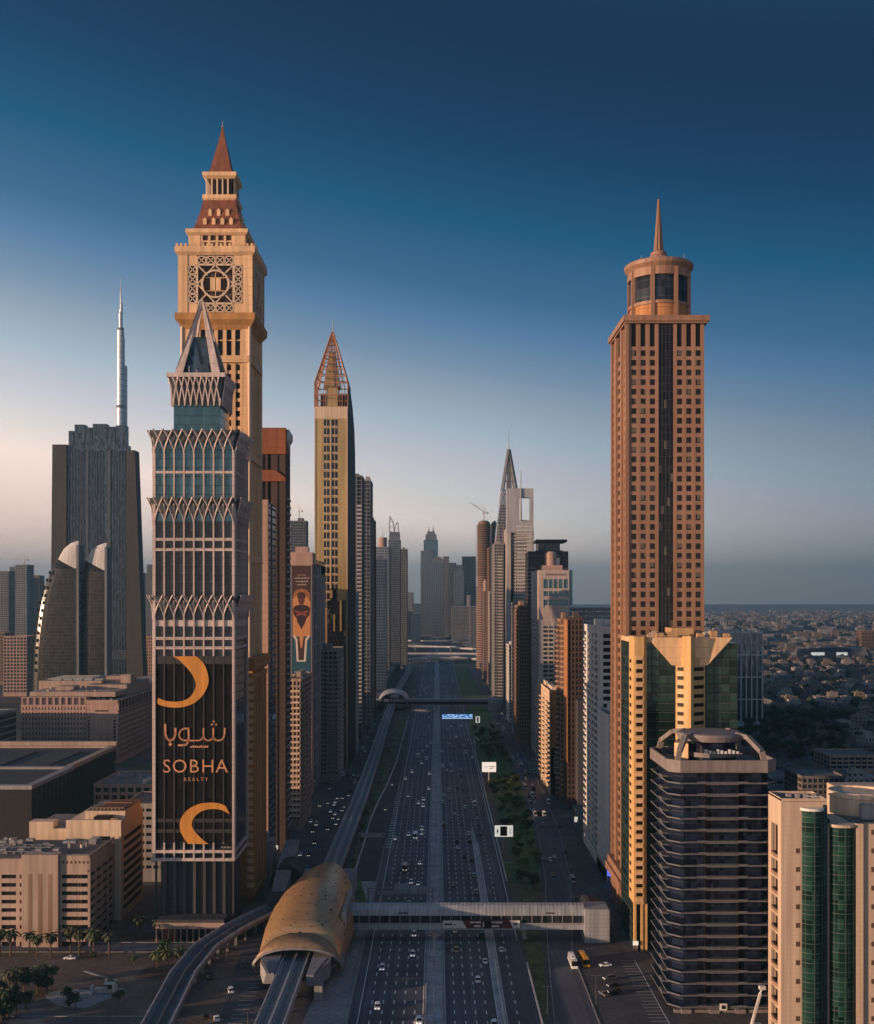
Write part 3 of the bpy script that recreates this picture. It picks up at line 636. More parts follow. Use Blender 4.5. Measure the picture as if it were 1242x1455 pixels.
for k in 'FRLB':
    f = fC[k]; m = MB()
    P = lambda u, z, d=-.35: (f[0]+f[2]*u+f[4]*d, f[1]+f[3]*u+f[5]*d, z)
    def xbox(u0, u1, z0, z1):
        for a, b in (((u0,z0),(u1,z0)),((u0,z1),(u1,z1)),((u0,z0),(u0,z1)),((u1,z0),(u1,z1)),((u0,z0),(u1,z1)),((u0,z1),(u1,z0))): m.bar(P(*a), P(*b), .42, .4)
    n4 = (Wc-16.6)/4
    for i in range(4):
        for z in (zc0+.2, zc1-4.2): xbox(8.3+i*n4+.3, 8.3+(i+1)*n4-.3, z+.3, z+3.7)
    v4 = (zc1-zc0-8.4)/4
    for i in range(4):
        for u in (4.4, Wc-8.3): xbox(u+.3, u+3.6, zc0+4.2+i*v4+.3, zc0+4.2+(i+1)*v4-.3)
    a0, a1, b0, b1 = 8.5, Wc-8.5, zc0+4.3, zc1-4.3; um = Wc/2
    for p, q in (((a0,b0),(a1,b0)),((a0,b1),(a1,b1)),((a0,b0),(a0,b1)),((a1,b0),(a1,b1)),((a0,zm),(um,b1)),((um,b1),(a1,zm)),((a1,zm),(um,b0)),((um,b0),(a0,zm)),((a0,b0),(a0+4.6,b0+4.6)),((a1,b0),(a1-4.6,b0+4.6)),((a0,b1),(a0+4.6,b1-4.6)),((a1,b1),(a1-4.6,b1-4.6))):
        m.bar(P(*p), P(*q), .55, .5)
    rr = 5.9; pts = [P(um+rr*math.cos(t), zm+rr*math.sin(t), -.2) for t in [i*math.pi/16 for i in range(33)]]
    m.path(pts, .95, .7); o = m.build('clock_frame', M['creampale'], root)
    m = MB(); m.bar(P(um, zm-5.4, -.6), P(um, zm+5.4, -.6), .3); m.bar(P(um-5.2, zm-2.9, -.6), P(um+5.2, zm-2.9, -.6), .3); m.bar(P(um-5.2, zm+2.9, -.6), P(um+5.2, zm+2.9, -.6), .3)
    m.ob(f, um-2.3, um+2.3, -.9, -.45, zm-2.6, zm+2.8); m.build('centre_panel', M['tan'], o)
m = MB(); m.sqlathe(cx_, cyc, [(HC+.1, 286), (HC+1.2, 287.2), (HC+1.2, 289.6), (HC, 290.2), (13, 290.3)])
for k in 'FRL':
    f = frames(cx_-HC-1, cx_+HC+1, cyc-HC-1, cyc+HC+1)[k]
    for i in range(18): m.ob(f, i*(2*HC+2)/18+.2, i*(2*HC+2)/18+1.2, -.3, 0, 289.5, 290.9)
m.build('upper_cornice', M['tan'], root)
m = MB(); sqring(m, 11.8, 290, 297); m.build('attic_recess', M['darkbrown'], root)
m = MB(); f12 = frames(cx_-12.6, cx_+12.6, cyc-12.6, cyc+12.6)
for k in 'FRLB':
    f = f12[k]; m.ob(f, 0 if k in 'FB' else .02, 5.2, -1, 0, 290, 296.6); m.ob(f, 20, 25.2 if k in 'FB' else 25.18, -1, 0, 290, 296.6)
    for i in range(5): m.ob(f, 5.2+i*3.46, 6.2+i*3.46, -1, -.2, 290, 296.6)
    m.ob(f, 5.2, 20, -1, -.3, 293, 293.8)
m.sqlathe(cx_, cyc, [(12.8, 296), (13.8, 297), (13.8, 298.6), (12, 299)])
m.build('attic', M['tan'], root)
m = MB(); m.sqlathe(cx_, cyc, [(11.3, 298.6), (10.0, 302), (8.6, 307), (7.2, 313.5), (6.6, 314)]); m.build('mansard_roof', M['tile'], root)
for k in 'FRL':
    f = frames(cx_-11, cx_+11, cyc-11, cyc+11)[k]
    for row, (z, n, ins) in enumerate(((301.5, 4, 1.0), (306, 3, 2.6))):
        for i in range(n):
            u = 11+(i-(n-1)/2)*3.9
            m = MB(); m.ob(f, u-.75, u+.75, -3-ins, -ins+.5, z, z+2); m.build('dormer', M['tan'], root)
            m = MB(); plate(m, [(u-1.1, z+2), (u+1.1, z+2), (u, z+3.2)], f, -3-ins, -ins+.6); m.build('dormer_roof', M['tan'], root)
m = MB(); m.sqlathe(cx_, cyc, [(6.9, 313.5), (7.6, 314.3), (7.6, 316), (6.6, 316.2)]); m.sqlathe(cx_, cyc, [(6.6, 323.5), (7.6, 324.5), (7.6, 326.2), (5.4, 326.6)]); m.build('lantern_cornice', M['tan'], root)
m = MB(); sqring(m, 4.6, 316, 324); m.build('lantern_core', M['darkbrown'], root)
fl = frames(cx_-6.3, cx_+6.3, cyc-6.3, cyc+6.3); m = MB()
for k in 'FRLB':
    for i in range(6): m.ob(fl[k], i*2.4-.0, i*2.4+.62, -.6 , 0 if k in 'FB' else -.02, 316, 323.7)
m.build('lantern_column', M['creampale'], root)
m = MB(); m.sqlathe(cx_, cyc, [(5.3, 326.4), (4.1, 331), (2.6, 338), (1.2, 344), (.25, 349.5)]); m.build('spire', M['tile'], root)
m = MB(); m.tube((cx_, cyc, 349), (cx_, cyc, 352), .12); m.lathe(cx_, cyc, [(.1, 349), (.6, 349.7), (.1, 350.4)], 8); m.build('finial', M['steel'], root)

# ---- slim pink tower and red-brown tower behind
Ya = 535.; xa0, xa1 = X(362, Ya), X(381, Ya); zt = Z(710, Ya)
root = thing('pink_tower', 'slim pink stone slab tower with striped glass side next to the clock tower', 'tower', ((xa0+xa1)/2, Ya, 0))
m = MB(); m.box(xa0, xa1, Ya, Ya+.8, 0, zt); m.box(xa0, xa0+.6, Ya+.8, Ya+28, 0, zt); m.build('wall', M['pinkstone'], root)
m = MB(); m.box(xa0+.6, xa1-.35, Ya+.8, Ya+28, 0, zt-1.5); m.build('glazing', M['gdark'], root)
m = MB(); fr = (xa1-.35, Ya+.8, 0, 1, 1, 0)
for k in range(int(zt/3.7)): m.ob(fr, 5 if k % 8 else .1, 27, -.1, .5, k*3.7+2, k*3.7+2.7)
m.ob(fr, .05, 1, -.1, .55, 0, zt); m.ob(fr, 12, 12.5, -.1, .45, 0, zt)
m.build('floor_band', M['midgrey'], root)
m = MB(); m.box(xa0, xa1, Ya+1, Ya+27.8, zt-1.5, zt-1.2); m.build('roof', M['roof'], root)
m = MB(); m.box(xa0-3, xa1+3.5, Ya-9, Ya-.1, 0, 18); m.box(xa0-1, xa1+1, Ya-6, Ya-1, 18, 21); m.build('podium', M['grey'], root)

Ya = 581.; xa0, xa1 = X(330, Ya), X(406, Ya); zt = Z(608, Ya)
root = thing('red_brown_tower', 'dark tower with red-brown top storeys and rows of small pale balconies', 'tower', ((xa0+xa1)/2, Ya, 0))
z2 = Z(645, Ya); z3 = Z(676, Ya)
m = MB(); m.box(xa0, xa1, Ya, Ya+18, z2, zt); m.build('crown', M['redbrown'], root)
m = MB(); m.box(xa0+1, xa1-.5, Ya+1, Ya+17.6, 0, z2); m.build('glazing', M['gblack'], root)
m = MB(); fr = (xa0, Ya, 1, 0, 0, -1); Wk = xa1-xa0
for u in (0, Wk*.35, Wk*.62, Wk*.8, Wk-1.4): m.ob(fr, u, u+1.3, -1.2, 0, 0, z2)
m.box(xa1-8, xa1, Ya+.4, Ya+17.8, 0, z2-.3)
for k in range(46): m.ob(fr, .1, Wk-8, -1, -.25, k*4+1, k*4+2)
m.build('wall', M['darkbrown'], root)
m = MB(); plate(m, [(0, z3-3), (Wk, z3-3), (Wk, z3-1), (Wk*.8, z3+3), (0, z3+3)], fr, -2, .8); m.build('canopy', M['redbrown'], root)
balconies(root, (xa1, Ya+.8, 0, 1, 1, 0), [(3, 7), (10.5, 14.5)], 12, 3.9, 46, M['offwhite'], .9)
m = MB(); m.lathe(xa1+.2, Ya+9, [(0, z2+4), (2.4, z2+8), (2.4, z2+11), (0, z2+15)], 12, 2); m.build('round_sign', M['white'], root)
m = MB(); m.box(xa0+.4, xa1-.4, Ya+.4, Ya+17.6, zt-.1, zt+.2); m.build('roof', M['roof'], root)
# construction tower far behind with a crane
Ya = 1500.; root, _ = tower('unfinished_tower', 'grey unfinished tower seen in the gap left of the gold tower', 'tower', X(413, Ya), X(435, Ya), Ya, Ya+22, Z(741, Ya), M['midgrey'], M['gdark'], 6, 6, 3.8, .8, 1.0)
def crane(name, label, x, y, z, h, jib, ang, tilt=.0, th=.9):
    r = thing(name, label, 'crane', (x, y, z)); m = MB()
    for a in (-1, 1):
        for b in (-1, 1): m.bar((a*th/2, b*th/2, 0), (a*th/2, b*th/2, h), th*.25)
    k = 0
    while k < h-1: m.bar((-th/2, -th/2, k), (th/2, -th/2, min(h, k+th*1.5)), th*.18); k += th*1.5
    m.build('mast', M['steel'], r, local=True)
    c, s = math.cos(ang), math.sin(ang); m = MB(); tz = math.tan(tilt)
    for q in (0, th): m.bar((-c*jib*.25, -s*jib*.25, h+q), (0, 0, h+q), th*.3); m.bar((0, 0, h+q*1.2), (c*jib, s*jib, h+jib*tz+q*.2), th*.35)
    m.box(-c*jib*.25-th, -c*jib*.25+th, -th, th, h-th*1.5, h); m.build('jib', M['steel'], r, local=True)
    m = MB(); m.bar((0, 0, h), (0, 0, h+th*5), th*.4); m.bar((0, 0, h+th*5), (c*jib*.7, s*jib*.7, h+jib*.7*tz+th*.4), th*.15); m.bar((0, 0, h+th*5), (-c*jib*.25, -s*jib*.25, h+th*.5), th*.15); m.build('tower_top', M['steel'], r, local=True)
    m = MB(); m.box(-th, th, -th*1.4, th*.2, h-th*2.2, h-.1); m.build('cab', M['white'], r, local=True)
    return r
crane('tower_crane', 'thin tower crane on the unfinished tower left of the gold tower', X(424, Ya), Ya+10, Z(741, Ya), 16, 20, 2.6, .5, 1.1)

# ---- tower with the tall advertising banner
Ya = 747.; xa0, xa1 = X(414, Ya), X(443, Ya); zt = Z(785, Ya); Wk = xa1-xa0
root = thing('banner_tower', 'pink-capped tower carrying a tall advertising banner with a figure crossing his arms', 'tower', ((xa0+xa1)/2, Ya, 0))
m = MB(); m.box(xa0, xa1, Ya, Ya+16, 0, zt-.5); m.box(xa0+2, xa1-3, Ya+5, Ya+12, zt-.5, zt+4); m.build('wall', M['pinkstone'], root)
m = MB(); m.box(xa0-.6, xa1+.6, Ya-.9, Ya+16.5, Z(803, Ya), zt); m.build('cap', M['pinkstone'], root)
fr = (xa0, Ya, 1, 0, 0, -1); za, zb = Z(1010, Ya), Z(804, Ya)
M['bn_dark'] = plain('banner_brown', (.055,.022,.018), .6); M['bn_glow'] = plain('banner_amber', (.55,.24,.085), .6); M['bn_teal'] = plain('banner_teal', (.012,.075,.115), .6)
M['bn_halo'] = plain('banner_rust', (.30,.115,.045), .6); M['bn_skin'] = plain('banner_skin', (.10,.035,.022), .6); M['bn_shirt'] = plain('banner_maroon', (.032,.010,.014), .6); M['bn_white'] = plain('banner_white', (.62,.52,.44), .6); M['bn_red'] = plain('banner_red', (.22,.05,.04), .6)
bn = MB(); bn.ob(fr, .4, Wk-.4, .01, .25, za, zb); bn = bn.build('banner', M['bn_dark'], root)
bu = lambda cx, cyy: ((cx-98)/182*(Wk-.8)+.4+.1, Z(780+cyy/6.61, Ya))
def pl(name, mat, pts, d): 
    m = MB(); plate(m, [bu(*p) for p in pts][::-1], fr, .2, d); m.build(name, mat, bn)
pl('amber_ground', M['bn_glow'], [(104,470),(150,430),(230,440),(272,500),(272,830),(104,830)], .27)
pl('amber_halo', M['bn_halo'], [(104,475),(110,420),(140,385),(188,372),(236,385),(266,420),(272,505),(230,470),(150,470)], .265)
pl('teal_ground', M['bn_teal'], [(104,820),(272,820),(272,1300),(104,1300)], .28)
pl('trophy_shape', M['bn_white'], [(104,815),(130,815),(150,850),(160,1045),(210,1045),(222,850),(245,815),(272,815),(240,860),(228,1058),(143,1058),(132,860)], .30)
pl('trophy_shade', M['bn_dark'], [(150,830),(222,830),(208,1040),(162,1040)], .29)
pl('trophy_stem', M['bn_glow'], [(165,790),(185,765),(212,790),(205,840),(192,930),(180,930),(168,840)], .31)
pl('figure_body', M['bn_shirt'], [(108,560),(125,535),(160,525),(212,525),(250,535),(268,560),(262,620),(235,650),(222,690),(200,730),(188,755),(175,730),(150,690),(140,650),(112,615)], .32)
pl('figure_face', M['bn_skin'], [(160,455),(212,455),(216,490),(205,515),(186,532),(168,515),(157,490)], .33)
pl('figure_hair', M['bn_dark'], [(150,460),(146,430),(158,412),(186,405),(212,410),(228,432),(222,462),(205,470),(186,462),(165,470)], .34)
pl('figure_arm', M['bn_red'], [(118,590),(135,575),(240,615),(235,632),(218,630)], .35)
pl('figure_arm', M['bn_red'], [(258,590),(240,575),(138,615),(142,632),(158,630)], .36)
m = MB()
for row, (y, ws) in enumerate(((242, (14,10,18,12)), (268, (26,14,30,16,28)), (300, (22,30,16,24)), (330, (30,18,26)))):
    u = 188-sum(ws)/2-(len(ws)-1)*3
    for i, w_ in enumerate(ws):
        h_ = 5 if row == 0 else 9; ribbon(m, [bu(u, y+h_), bu(u+w_*.5, y+h_*.6), bu(u+w_, y+h_), bu(u+w_, y-h_*.5*(i % 2))], .35 if row else .25, fr, .2, .36); u += w_+6
m.build('arabic_lettering', M['bn_white'], bn); m = MB()
u, z = bu(188, 1155); put_text(m, 'INTRODUCING THE', 1.15, fr, u, z, .36)
u, z = bu(188, 1188); put_text(m, "WORLD'S", 3.0, fr, u, z, .36, .04)
u, z = bu(188, 1222); put_text(m, 'LARGEST', 3.0, fr, u, z, .36, .04)
m.build('lettering', M['bn_white'], bn)
m = MB(); m.ob(fr, 0, .4, -.1, .4, za, zb); m.ob(fr, Wk-.4, Wk, -.1, .4, za, zb); m.build('banner_frame', M['steel'], root)
xb1 = X(466, 820.)
m = MB(); m.box(xa1-4, xa1-.3, Ya+16.2, Ya+90, 0, zt-4); m.build('glazing', M['gdark'], root)
m = MB(); fr = (xa1-.3, Ya+16, 0, 1, 1, 0)
for u in (8, 22, 36, 44, 58, 66): m.ob(fr, u, u+1.5, -.2, 1.1, 0, zt-8 if u < 40 else zt-14)
for k in range(13): m.ob(fr, .3, 70, -.2, .4, k*12+6, k*12+7)
m.build('fin', M['offwhite'], root)
m = MB(); m.box(xa0, xa1-.3, Ya+16.2, Ya+90, 0, zt-7); m.build('rear_wing', M['darkgrey'], root)

# ---- balcony block in front of it
Ya = 634.; xa0, xa1 = X(411, Ya), X(427, Ya); zt = Z(967, Ya)
root, _ = tower('apartment_block', 'narrow beige apartment block with stacked curved balconies below the advertising banner', 'apartment block', xa0, xa1, Ya, Ya+52, zt, M['beige'], M['gblack'], 3, 8, 3.3, 1.0, 1.2, faces='FR', base=6)
balconies(root, (xa0, Ya, 1, 0, 0, -1), [(.5, xa1-xa0-.3)], 8, 3.3, 23, M['creampale'], 1.5)
balconies(root, (xa1, Ya, 0, 1, 1, 0), [(3, 12), (20, 30)], 8, 3.3, 23, M['beige'], 1.6)

# ---- gold tower with open lattice pyramid
Ya = 861.; xa0, xa1 = X(447, Ya), X(494, Ya); Wk = xa1-xa0; zt = Z(578, Ya); xm = (xa0+xa1)/2
root = thing('gold_tower', 'gold-clad slab tower topped by an open copper lattice pyramid', 'tower', (xm, Ya+13, 0))
m = MB(); m.box(xa0, xa1, Ya, Ya+27, 0, zt); m.build('wall', M['gold'], root)
fr = (xa0, Ya, 1, 0, 0, -1)
m = MB(); m.ob(fr, 0, Wk, -.1, .5, Z(595, Ya), zt); m.ob(fr, 0, .7, -.1, .5, 0, Z(595, Ya)); m.ob(fr, Wk-.7, Wk, -.1, .5, 0, Z(595, Ya)); m.ob(fr, Wk*.475, Wk*.5, -.1, .6, 5, Z(597, Ya)); m.build('trim', M['creampale'], root)
rects = []; u0, um_, u1 = Wk*.28, Wk*.4875, Wk*.70
for k in range(22):
    z = Z(595, Ya)-(k+1)*6.85
    for a, b in ((u0, um_-.9), (um_+.9, u1)): rects.append((fr, a, b, z+1.2, z+6.2))
panes(root, rects, M['gdark'], 100, .12)
m = MB()
for f_, a, b, z0, z1 in rects: m.ob(fr, a, b, -.1, .45, z0-.55, z0); m.ob(fr, (a+b)/2-.15, (a+b)/2+.15, 0, .3, z0, z1)
m.build('window_sill', M['creampale'], root)
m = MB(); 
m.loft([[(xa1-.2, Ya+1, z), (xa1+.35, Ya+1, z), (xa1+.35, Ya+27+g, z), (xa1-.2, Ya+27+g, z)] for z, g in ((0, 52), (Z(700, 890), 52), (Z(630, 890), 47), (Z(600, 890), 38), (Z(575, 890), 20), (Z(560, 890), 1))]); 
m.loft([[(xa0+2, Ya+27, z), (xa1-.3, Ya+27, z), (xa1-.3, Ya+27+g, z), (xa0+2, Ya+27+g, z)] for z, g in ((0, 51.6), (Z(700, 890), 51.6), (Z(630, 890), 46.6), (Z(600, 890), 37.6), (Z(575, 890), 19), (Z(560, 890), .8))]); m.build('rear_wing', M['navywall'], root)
zs1 = Z(544, Ya); zap = Z(470, Ya+13); cyv = Ya+13.; hx, hy = Wk/2, 13.
m = MB(); lv = [(1.0, zt), (1.0, zt+(zs1-zt)*.5), (1.0, zs1)]+[(1-t, zs1+(zap-zs1)*t) for t in (.13, .26, .39, .52, .64, .75, .85, .93)]
P4 = lambda k, z: [(xm-hx*k, cyv-hy*k, z), (xm+hx*k, cyv-hy*k, z), (xm+hx*k, cyv+hy*k, z), (xm-hx*k, cyv+hy*k, z)]
for k, z in lv:
    q = P4(k, z)
    for i in range(4): m.bar(q[i], q[(i+1) % 4], .75)
for i in range(4):
    for t in [j/6 for j in range(6)]:
        def pt(k, z): q = P4(k, z); a = Vector(q[i]); b = Vector(q[(i+1) % 4]); return tuple(a+(b-a)*t)
        m.bar(pt(1, zt), pt(1, zs1), .7 if t == 0 else .5); m.bar(pt(1, zs1), pt(.04, zap-1), .8 if t == 0 else .45)
m.build('lattice_crown', M['copper'], root)
m = MB(); m.box(xm-4.5, xm+4.5, cyv-5, cyv+5, zt, zs1-2); m.loft([P4(.5, zs1-2), P4(.18, zs1+(zap-zs1)*.6)]); m.build('crown_core', M['gold'], root)
m = MB(); m.tube((xm, cyv, zap-3), (xm, cyv, Z(452, cyv)), .5, .12); m.build('spire', M['steel'], root)
m = MB(); m.box(xa0+1, xa1-1, Ya+1, Ya+26, zt, zt+.3); m.build('roof', M['roof'], root)

# ---- infill of the left row
Ya = 800.; xa0, xa1 = X(452, Ya), X(487, Ya)
root, _ = tower('residential_block', 'grey residential tower with bulging balconies and gold strips on its head, before the gold tower', 'apartment block', X(446, 800), X(480, 800), 800, 850, Z(925, 800), M['grey'], M['gblack'], 5, 8, 3.3, .8, 1.2)
balconies(root, (X(480, 800), 800, 0, 1, 1, 0), [(4, 14), (22, 32)], 6, 3.3, 26, M['offwhite'], 2.0)
balconies(root, (X(446, 800), 800, 1, 0, 0, -1), [(9, 16.5)], 6, 3.3, 26, M['grey'], 1.6)
Ya = 853.; root = thing('dark_glass_tower', 'low dark glass block with bright gold strips in front of the gold tower', 'tower', (X(480, Ya), Ya, 0))
m = MB(); m.box(X(465, Ya), X(491, Ya), Ya, Ya+7.5, 0, Z(853, Ya)); m.box(X(469, Ya), X(478, Ya), Ya+1, Ya+7, Z(853, Ya), Z(836, Ya)); m.build('glazing', M['gblack'], root)
m = MB(); m.ob((0, Ya, 1, 0, 0, -1), X(474, Ya), X(476, Ya), -.1, .6, Z(897, Ya), Z(873, Ya)); m.ob((0, Ya, 1, 0, 0, -1), X(483, Ya), X(485.5, Ya), -.1, .6, Z(897, Ya), Z(853, Ya)); m.ob((0, Ya, 1, 0, 0, -1), X(469, Ya), X(472.5, Ya), -.1, .3, Z(850, Ya), Z(838, Ya)); m.build('gold_strip', M['gold'], root)  # gold strips paint the sun's reflection onto the dark glass
Ya = 945.; root, _ = tower('white_tower', 'slim off-white tower with a single column of windows beside the gold tower', 'tower', X(495, Ya), X(506, Ya), Ya, Ya+26, Z(843, Ya), M['offwhite'], M['gblack'], 1, 4, 3.6, 2.6, 1.7)
Ya = 1010.; root, _ = tower('slab_tower', 'dark slab tower with a white column of balconies right of the gold tower', 'tower', X(499, Ya), X(514, Ya), Ya, Ya+30, Z(677, Ya), M['midgrey'], M['gdark'], 2, 5, 3.7, 1.2, .7)
balconies(root, (X(507, Ya), Ya, 1, 0, 0, -1), [(.2, 4.5)], 20, 3.7, 55, M['white'], 1.0)
Ya = 1080.; root, _ = tower('glass_tower', 'dark blue glass tower with a pale edge, right of the gold tower', 'tower', X(512, Ya), X(526, Ya), Ya, Ya+40, Z(683, Ya), M['grey'], M['gblue'], 3, 6, 3.8, .5, .6)
Ya = 1230.; root, _ = tower('brown_tower', 'narrow dark ribbed tower beyond the blue glass tower', 'tower', X(520, Ya), X(531.5, Ya), Ya, Ya+34, Z(740, Ya), M['darkgrey'], M['gdark'], 4, 6, 3.8, .6, .9)
Ya = 1480.; root, _ = tower('grid_tower', 'pale tower with a fine square window grid on the left row', 'tower', X(531, Ya), X(548, Ya), Ya, Ya+34, Z(795, Ya), M['offwhite'], M['gdark'], 7, 8, 4, 1.1, 1.4)
Ya = 1760.; root, _ = tower('drum_tower', 'grey tower with a pink round drum and antenna on top', 'tower', X(533, Ya), X(553, Ya), Ya, Ya+40, Z(778, Ya), M['grey'], M['gblue'], 6, 8, 4, .9, 1.2, plant=False)
m = MB(); m.lathe(X(543, Ya), Ya+18, [(7, Z(779, Ya)), (7, Z(763, Ya))], 20); m.build('drum', M['pinkstone'], root)
m = MB(); m.tube((X(543, Ya), Ya+18, Z(763, Ya)), (X(543, Ya), Ya+18, Z(748, Ya)), .5, .2); m.build('antenna', M['steel'], root)
Ya = 1950.; xa0, xa1 = X(552, Ya), X(568.5, Ya); zt = Z(768, Ya)
root, _ = tower('horned_tower', 'tower crowned by two curved steel horns', 'tower', xa0, xa1, Ya, Ya+34, zt, M['midgrey'], M['gblue'], 6, 8, 4, .8, 1.0, plant=False)
m = MB(); m.loft([[(xa0+1, Ya+1+o, z), (xa1-1, Ya+1+o, z), (xa1-1, Ya+32-o, z), (xa0+1, Ya+32-o, z)] for o, z in ((0, zt), (3, zt+8), (8, zt+13), (14, zt+16))]); m.build('vault_roof', M['midgrey'], root)
m = MB(); xq = lambda px: X(px, Ya)
for pts in (((554,768),(553,750),(553.5,735)), ((553.5,733),(558,741),(560,754),(560.5,768)), ((566,768),(566,752),(565,742)), ((565,741),(561,747),(560.5,758))):
    m.path([(xq(a), Ya+10, Z(b, Ya)) for a, b in pts], 1.6)
for py in (740, 747, 754): m.bar((xq(553.5), Ya+10, Z(py, Ya)), (xq(558.5), Ya+10, Z(py+2, Ya)), .8)
m.build('horn', M['steel'], root)
Ya = 2080.; root, _ = tower('ribbed_tower', 'tall grey ribbed tower at the far end of the left row', 'tower', X(566, Ya), X(578.5, Ya), Ya, Ya+40, Z(781, Ya), M['grey'], M['gdark'], 5, 8, 4, 1.0, .8)
# ---- far centre cluster
Ya = 4000.
def far(nm, lb, a, b, top, Y, wm, gm, nx=6, extra=None, pier=2.2, span=1.4, fh=5):
    root, _ = tower(nm, lb, 'tower', X(a, Y), X(b, Y), Y, Y+45, Z(top, Y), wm, gm, nx, 6, fh, pier, span, .8, plant=False)
    return root
root = far('crowned_tower', 'blue-grey stepped tower with twin-masted crown at the end of the highway', 598, 614, 783, 3900, M['midgrey'], M['gblue'])
m = MB(); Y = 3905.
m.box(X(602, Y), X(622.5, Y), Y, Y+40, 0, Z(767, Y)); m.build('upper_shaft', M['gblue'], root)
m = MB(); m.box(X(604.5, Y), X(620.5, Y), Y+3, Y+36, Z(767, Y), Z(759, Y)); m.box(X(607, Y), X(618, Y), Y+6, Y+30, Z(759, Y), Z(755, Y))
for px in (609.5, 615.5): m.lathe(X(px, Y), Y+15, [(3, Z(755, Y)), (.4, Z(749, Y)), (.3, Z(743, Y))], 6)
m.build('crown', M['midgrey'], root)
Y = 3700.; root = far('round_top_tower', 'dark tower with rounded top in the far centre cluster', 613, 631, 800, Y, M['midgrey'], M['gblue'])
m = MB(); xm = (X(613, Y)+X(631, Y))/2; hw = X(631, Y)-xm
m.loft([[(xm+hw*math.cos(t), y, Z(800, Y)+hw*1.05*math.sin(t)) for t in [i*math.pi/12 for i in range(13)]] for y in (Y, Y+45)]); m.build('vault_roof', M['midgrey'], root)
far('slab_block', 'narrow grey slab tower right of the round-topped far tower', 630, 638, 791, 3800, M['grey'], M['gdark'], 3)
far('flat_top_tower', 'pale flat-topped tower in the far centre cluster', 637, 648, 800, 4100, M['midgrey'], M['gdark'], 4)
far('wide_tower', 'wide grey tower with dark slots in the far centre cluster', 646, 659, 812, 3500, M['midgrey'], M['gblue'], 4)
far('pink_far_tower', 'pinkish block tower rightmost in the far centre cluster', 657, 676, 791, 4000, M['grey'], M['gdark'], 7)
far('blue_far_tower', 'blue-grey tower between the flat-topped and the pinkish far towers', 648, 664, 803, 4300, M['midgrey'], M['gblue'], 5)
for lb, a, b, tp, Y, wm, gm in (('slim hazy tower just right of the ribbed tower at the far left end', 580, 587, 842, 3600, 'grey', 'gblue'), ('low hazy block left of the crowned far tower', 587, 598, 858, 4600, 'midgrey', 'gblue'), ('slim hazy blue tower behind the round-topped far tower', 622, 629, 806, 4700, 'midgrey', 'gblue'), ('hazy grey tower between the wide and the pinkish far towers', 655, 661, 822, 4800, 'grey', 'gdark'), ('hazy tower right of the pinkish far tower', 672, 681, 834, 4500, 'midgrey', 'gblue'), ('short hazy tower filling the far right end of the highway', 668, 679, 862, 3000, 'grey', 'gdark'), ('slim pale hazy tower left of the round unfinished tower', 664, 669, 846, 3800, 'offwhite', 'gdark')): far('hazy_far_tower', lb, a, b, tp, Y, M[wm], M[gm], 4)
far('low_far_block', 'low pale block under the far centre cluster', 642, 668, 862, 3300, M['grey'], M['gdark'], 9, fh=4)
far('low_grey_block', 'low hazy grey block hugging the far end of the left row', 578, 590, 868, 3300, M['grey'], M['gdark'], 5, fh=4)
far('low_grey_block', 'low hazy white block left of the crowned far tower', 585, 597, 872, 3000, M['offwhite'], M['gdark'], 5, fh=4)
# ================================================================ right row
# ---- pink granite tower with drum and needle
Y0, Y1 = 454.0, 492.0; x0, x1 = X(891.7, Y0), X(1000.7, Y0); W = x1-x0; zt = Z(449, Y0)
root = thing('granite_tower', 'tall pink granite tower with a dark central strip, round glazed drum and needle spire', 'tower', ((x0+x1)/2, (Y0+Y1)/2, 0))
fs = frames(x0, x1, Y0, Y1); m = MB(); m.box(x0+.5, x1-.5, Y0+.5, Y1-.5, 0, zt-3); m.build('core', M['dark'], root)
mw = MB(); rects = []; f = fs['F']
zw0, zw1 = 22.0, 239.0; nf = 54; fh = (zw1-zw0)/nf; cs0, cs1 = X(936, Y0)-x0, X(957, Y0)-x0
for a, b in ((0, cs0), (cs1, W)):
    n = 3; bwid = 3.87; mgn = ((b-a)-n*bwid)/2
    f2 = (f[0]+a+mgn, f[1])+f[2:]
    mw.ob(f, a, a+mgn+.88, -.5, 0, 0, zt-2); mw.ob(f, b-mgn-.88, b, -.5, 0, 0, zt-2)
    for i in range(1, n): mw.ob(f2, i*bwid-.88, i*bwid+.88, -.5, -.01, 0, zt-2)
    for k in range(nf+1): mw.ob(f, a+.1, b-.1, -.5, -.06, zw0+k*fh-.78, zw0+k*fh+.78)
    for z in (8, 15): mw.ob(f, a+.1, b-.1, -.5, -.05, z, z+1.5)
    for k in range(nf):
        for i in range(n): rects.append((f2, i*bwid+.88, (i+1)*bwid-.88, zw0+k*fh+.78, zw0+(k+1)*fh-.78))
for k, nb in (('R', 8), ('L', 8), ('B', 8)):
    Wk = flen(k, x0, x1, Y0, Y1); f = fs[k]; bwid = Wk/nb
    for i in range(nb+1):
        if k == 'L' and i in (3, 4, 5): continue
        mw.ob(f, max(.02, i*bwid-1.0), min(Wk-.02, i*bwid+1.0), -.5, .0, 0, zt-2)
    for j in range(nf+1): mw.ob(f, .1, Wk-.1, -.5, -.06, zw0+j*fh-.9, zw0+j*fh+.9)
    if k == 'L':
        for i in (2.5, 5.5): mw.ob(f, i*bwid-1.6, i*bwid+1.6, -.5, .9, 0, zt-2)
        for i in (0, nb): mw.ob(f, max(-.5, i*bwid-1.6), min(Wk+.5, i*bwid+1.6), -.5, .9, 0, zt-2.1)
    mw.ob(f, .1, Wk-.1, -.5, -.04, 0, 20)
mw.build('wall', M['towerpink'], root)
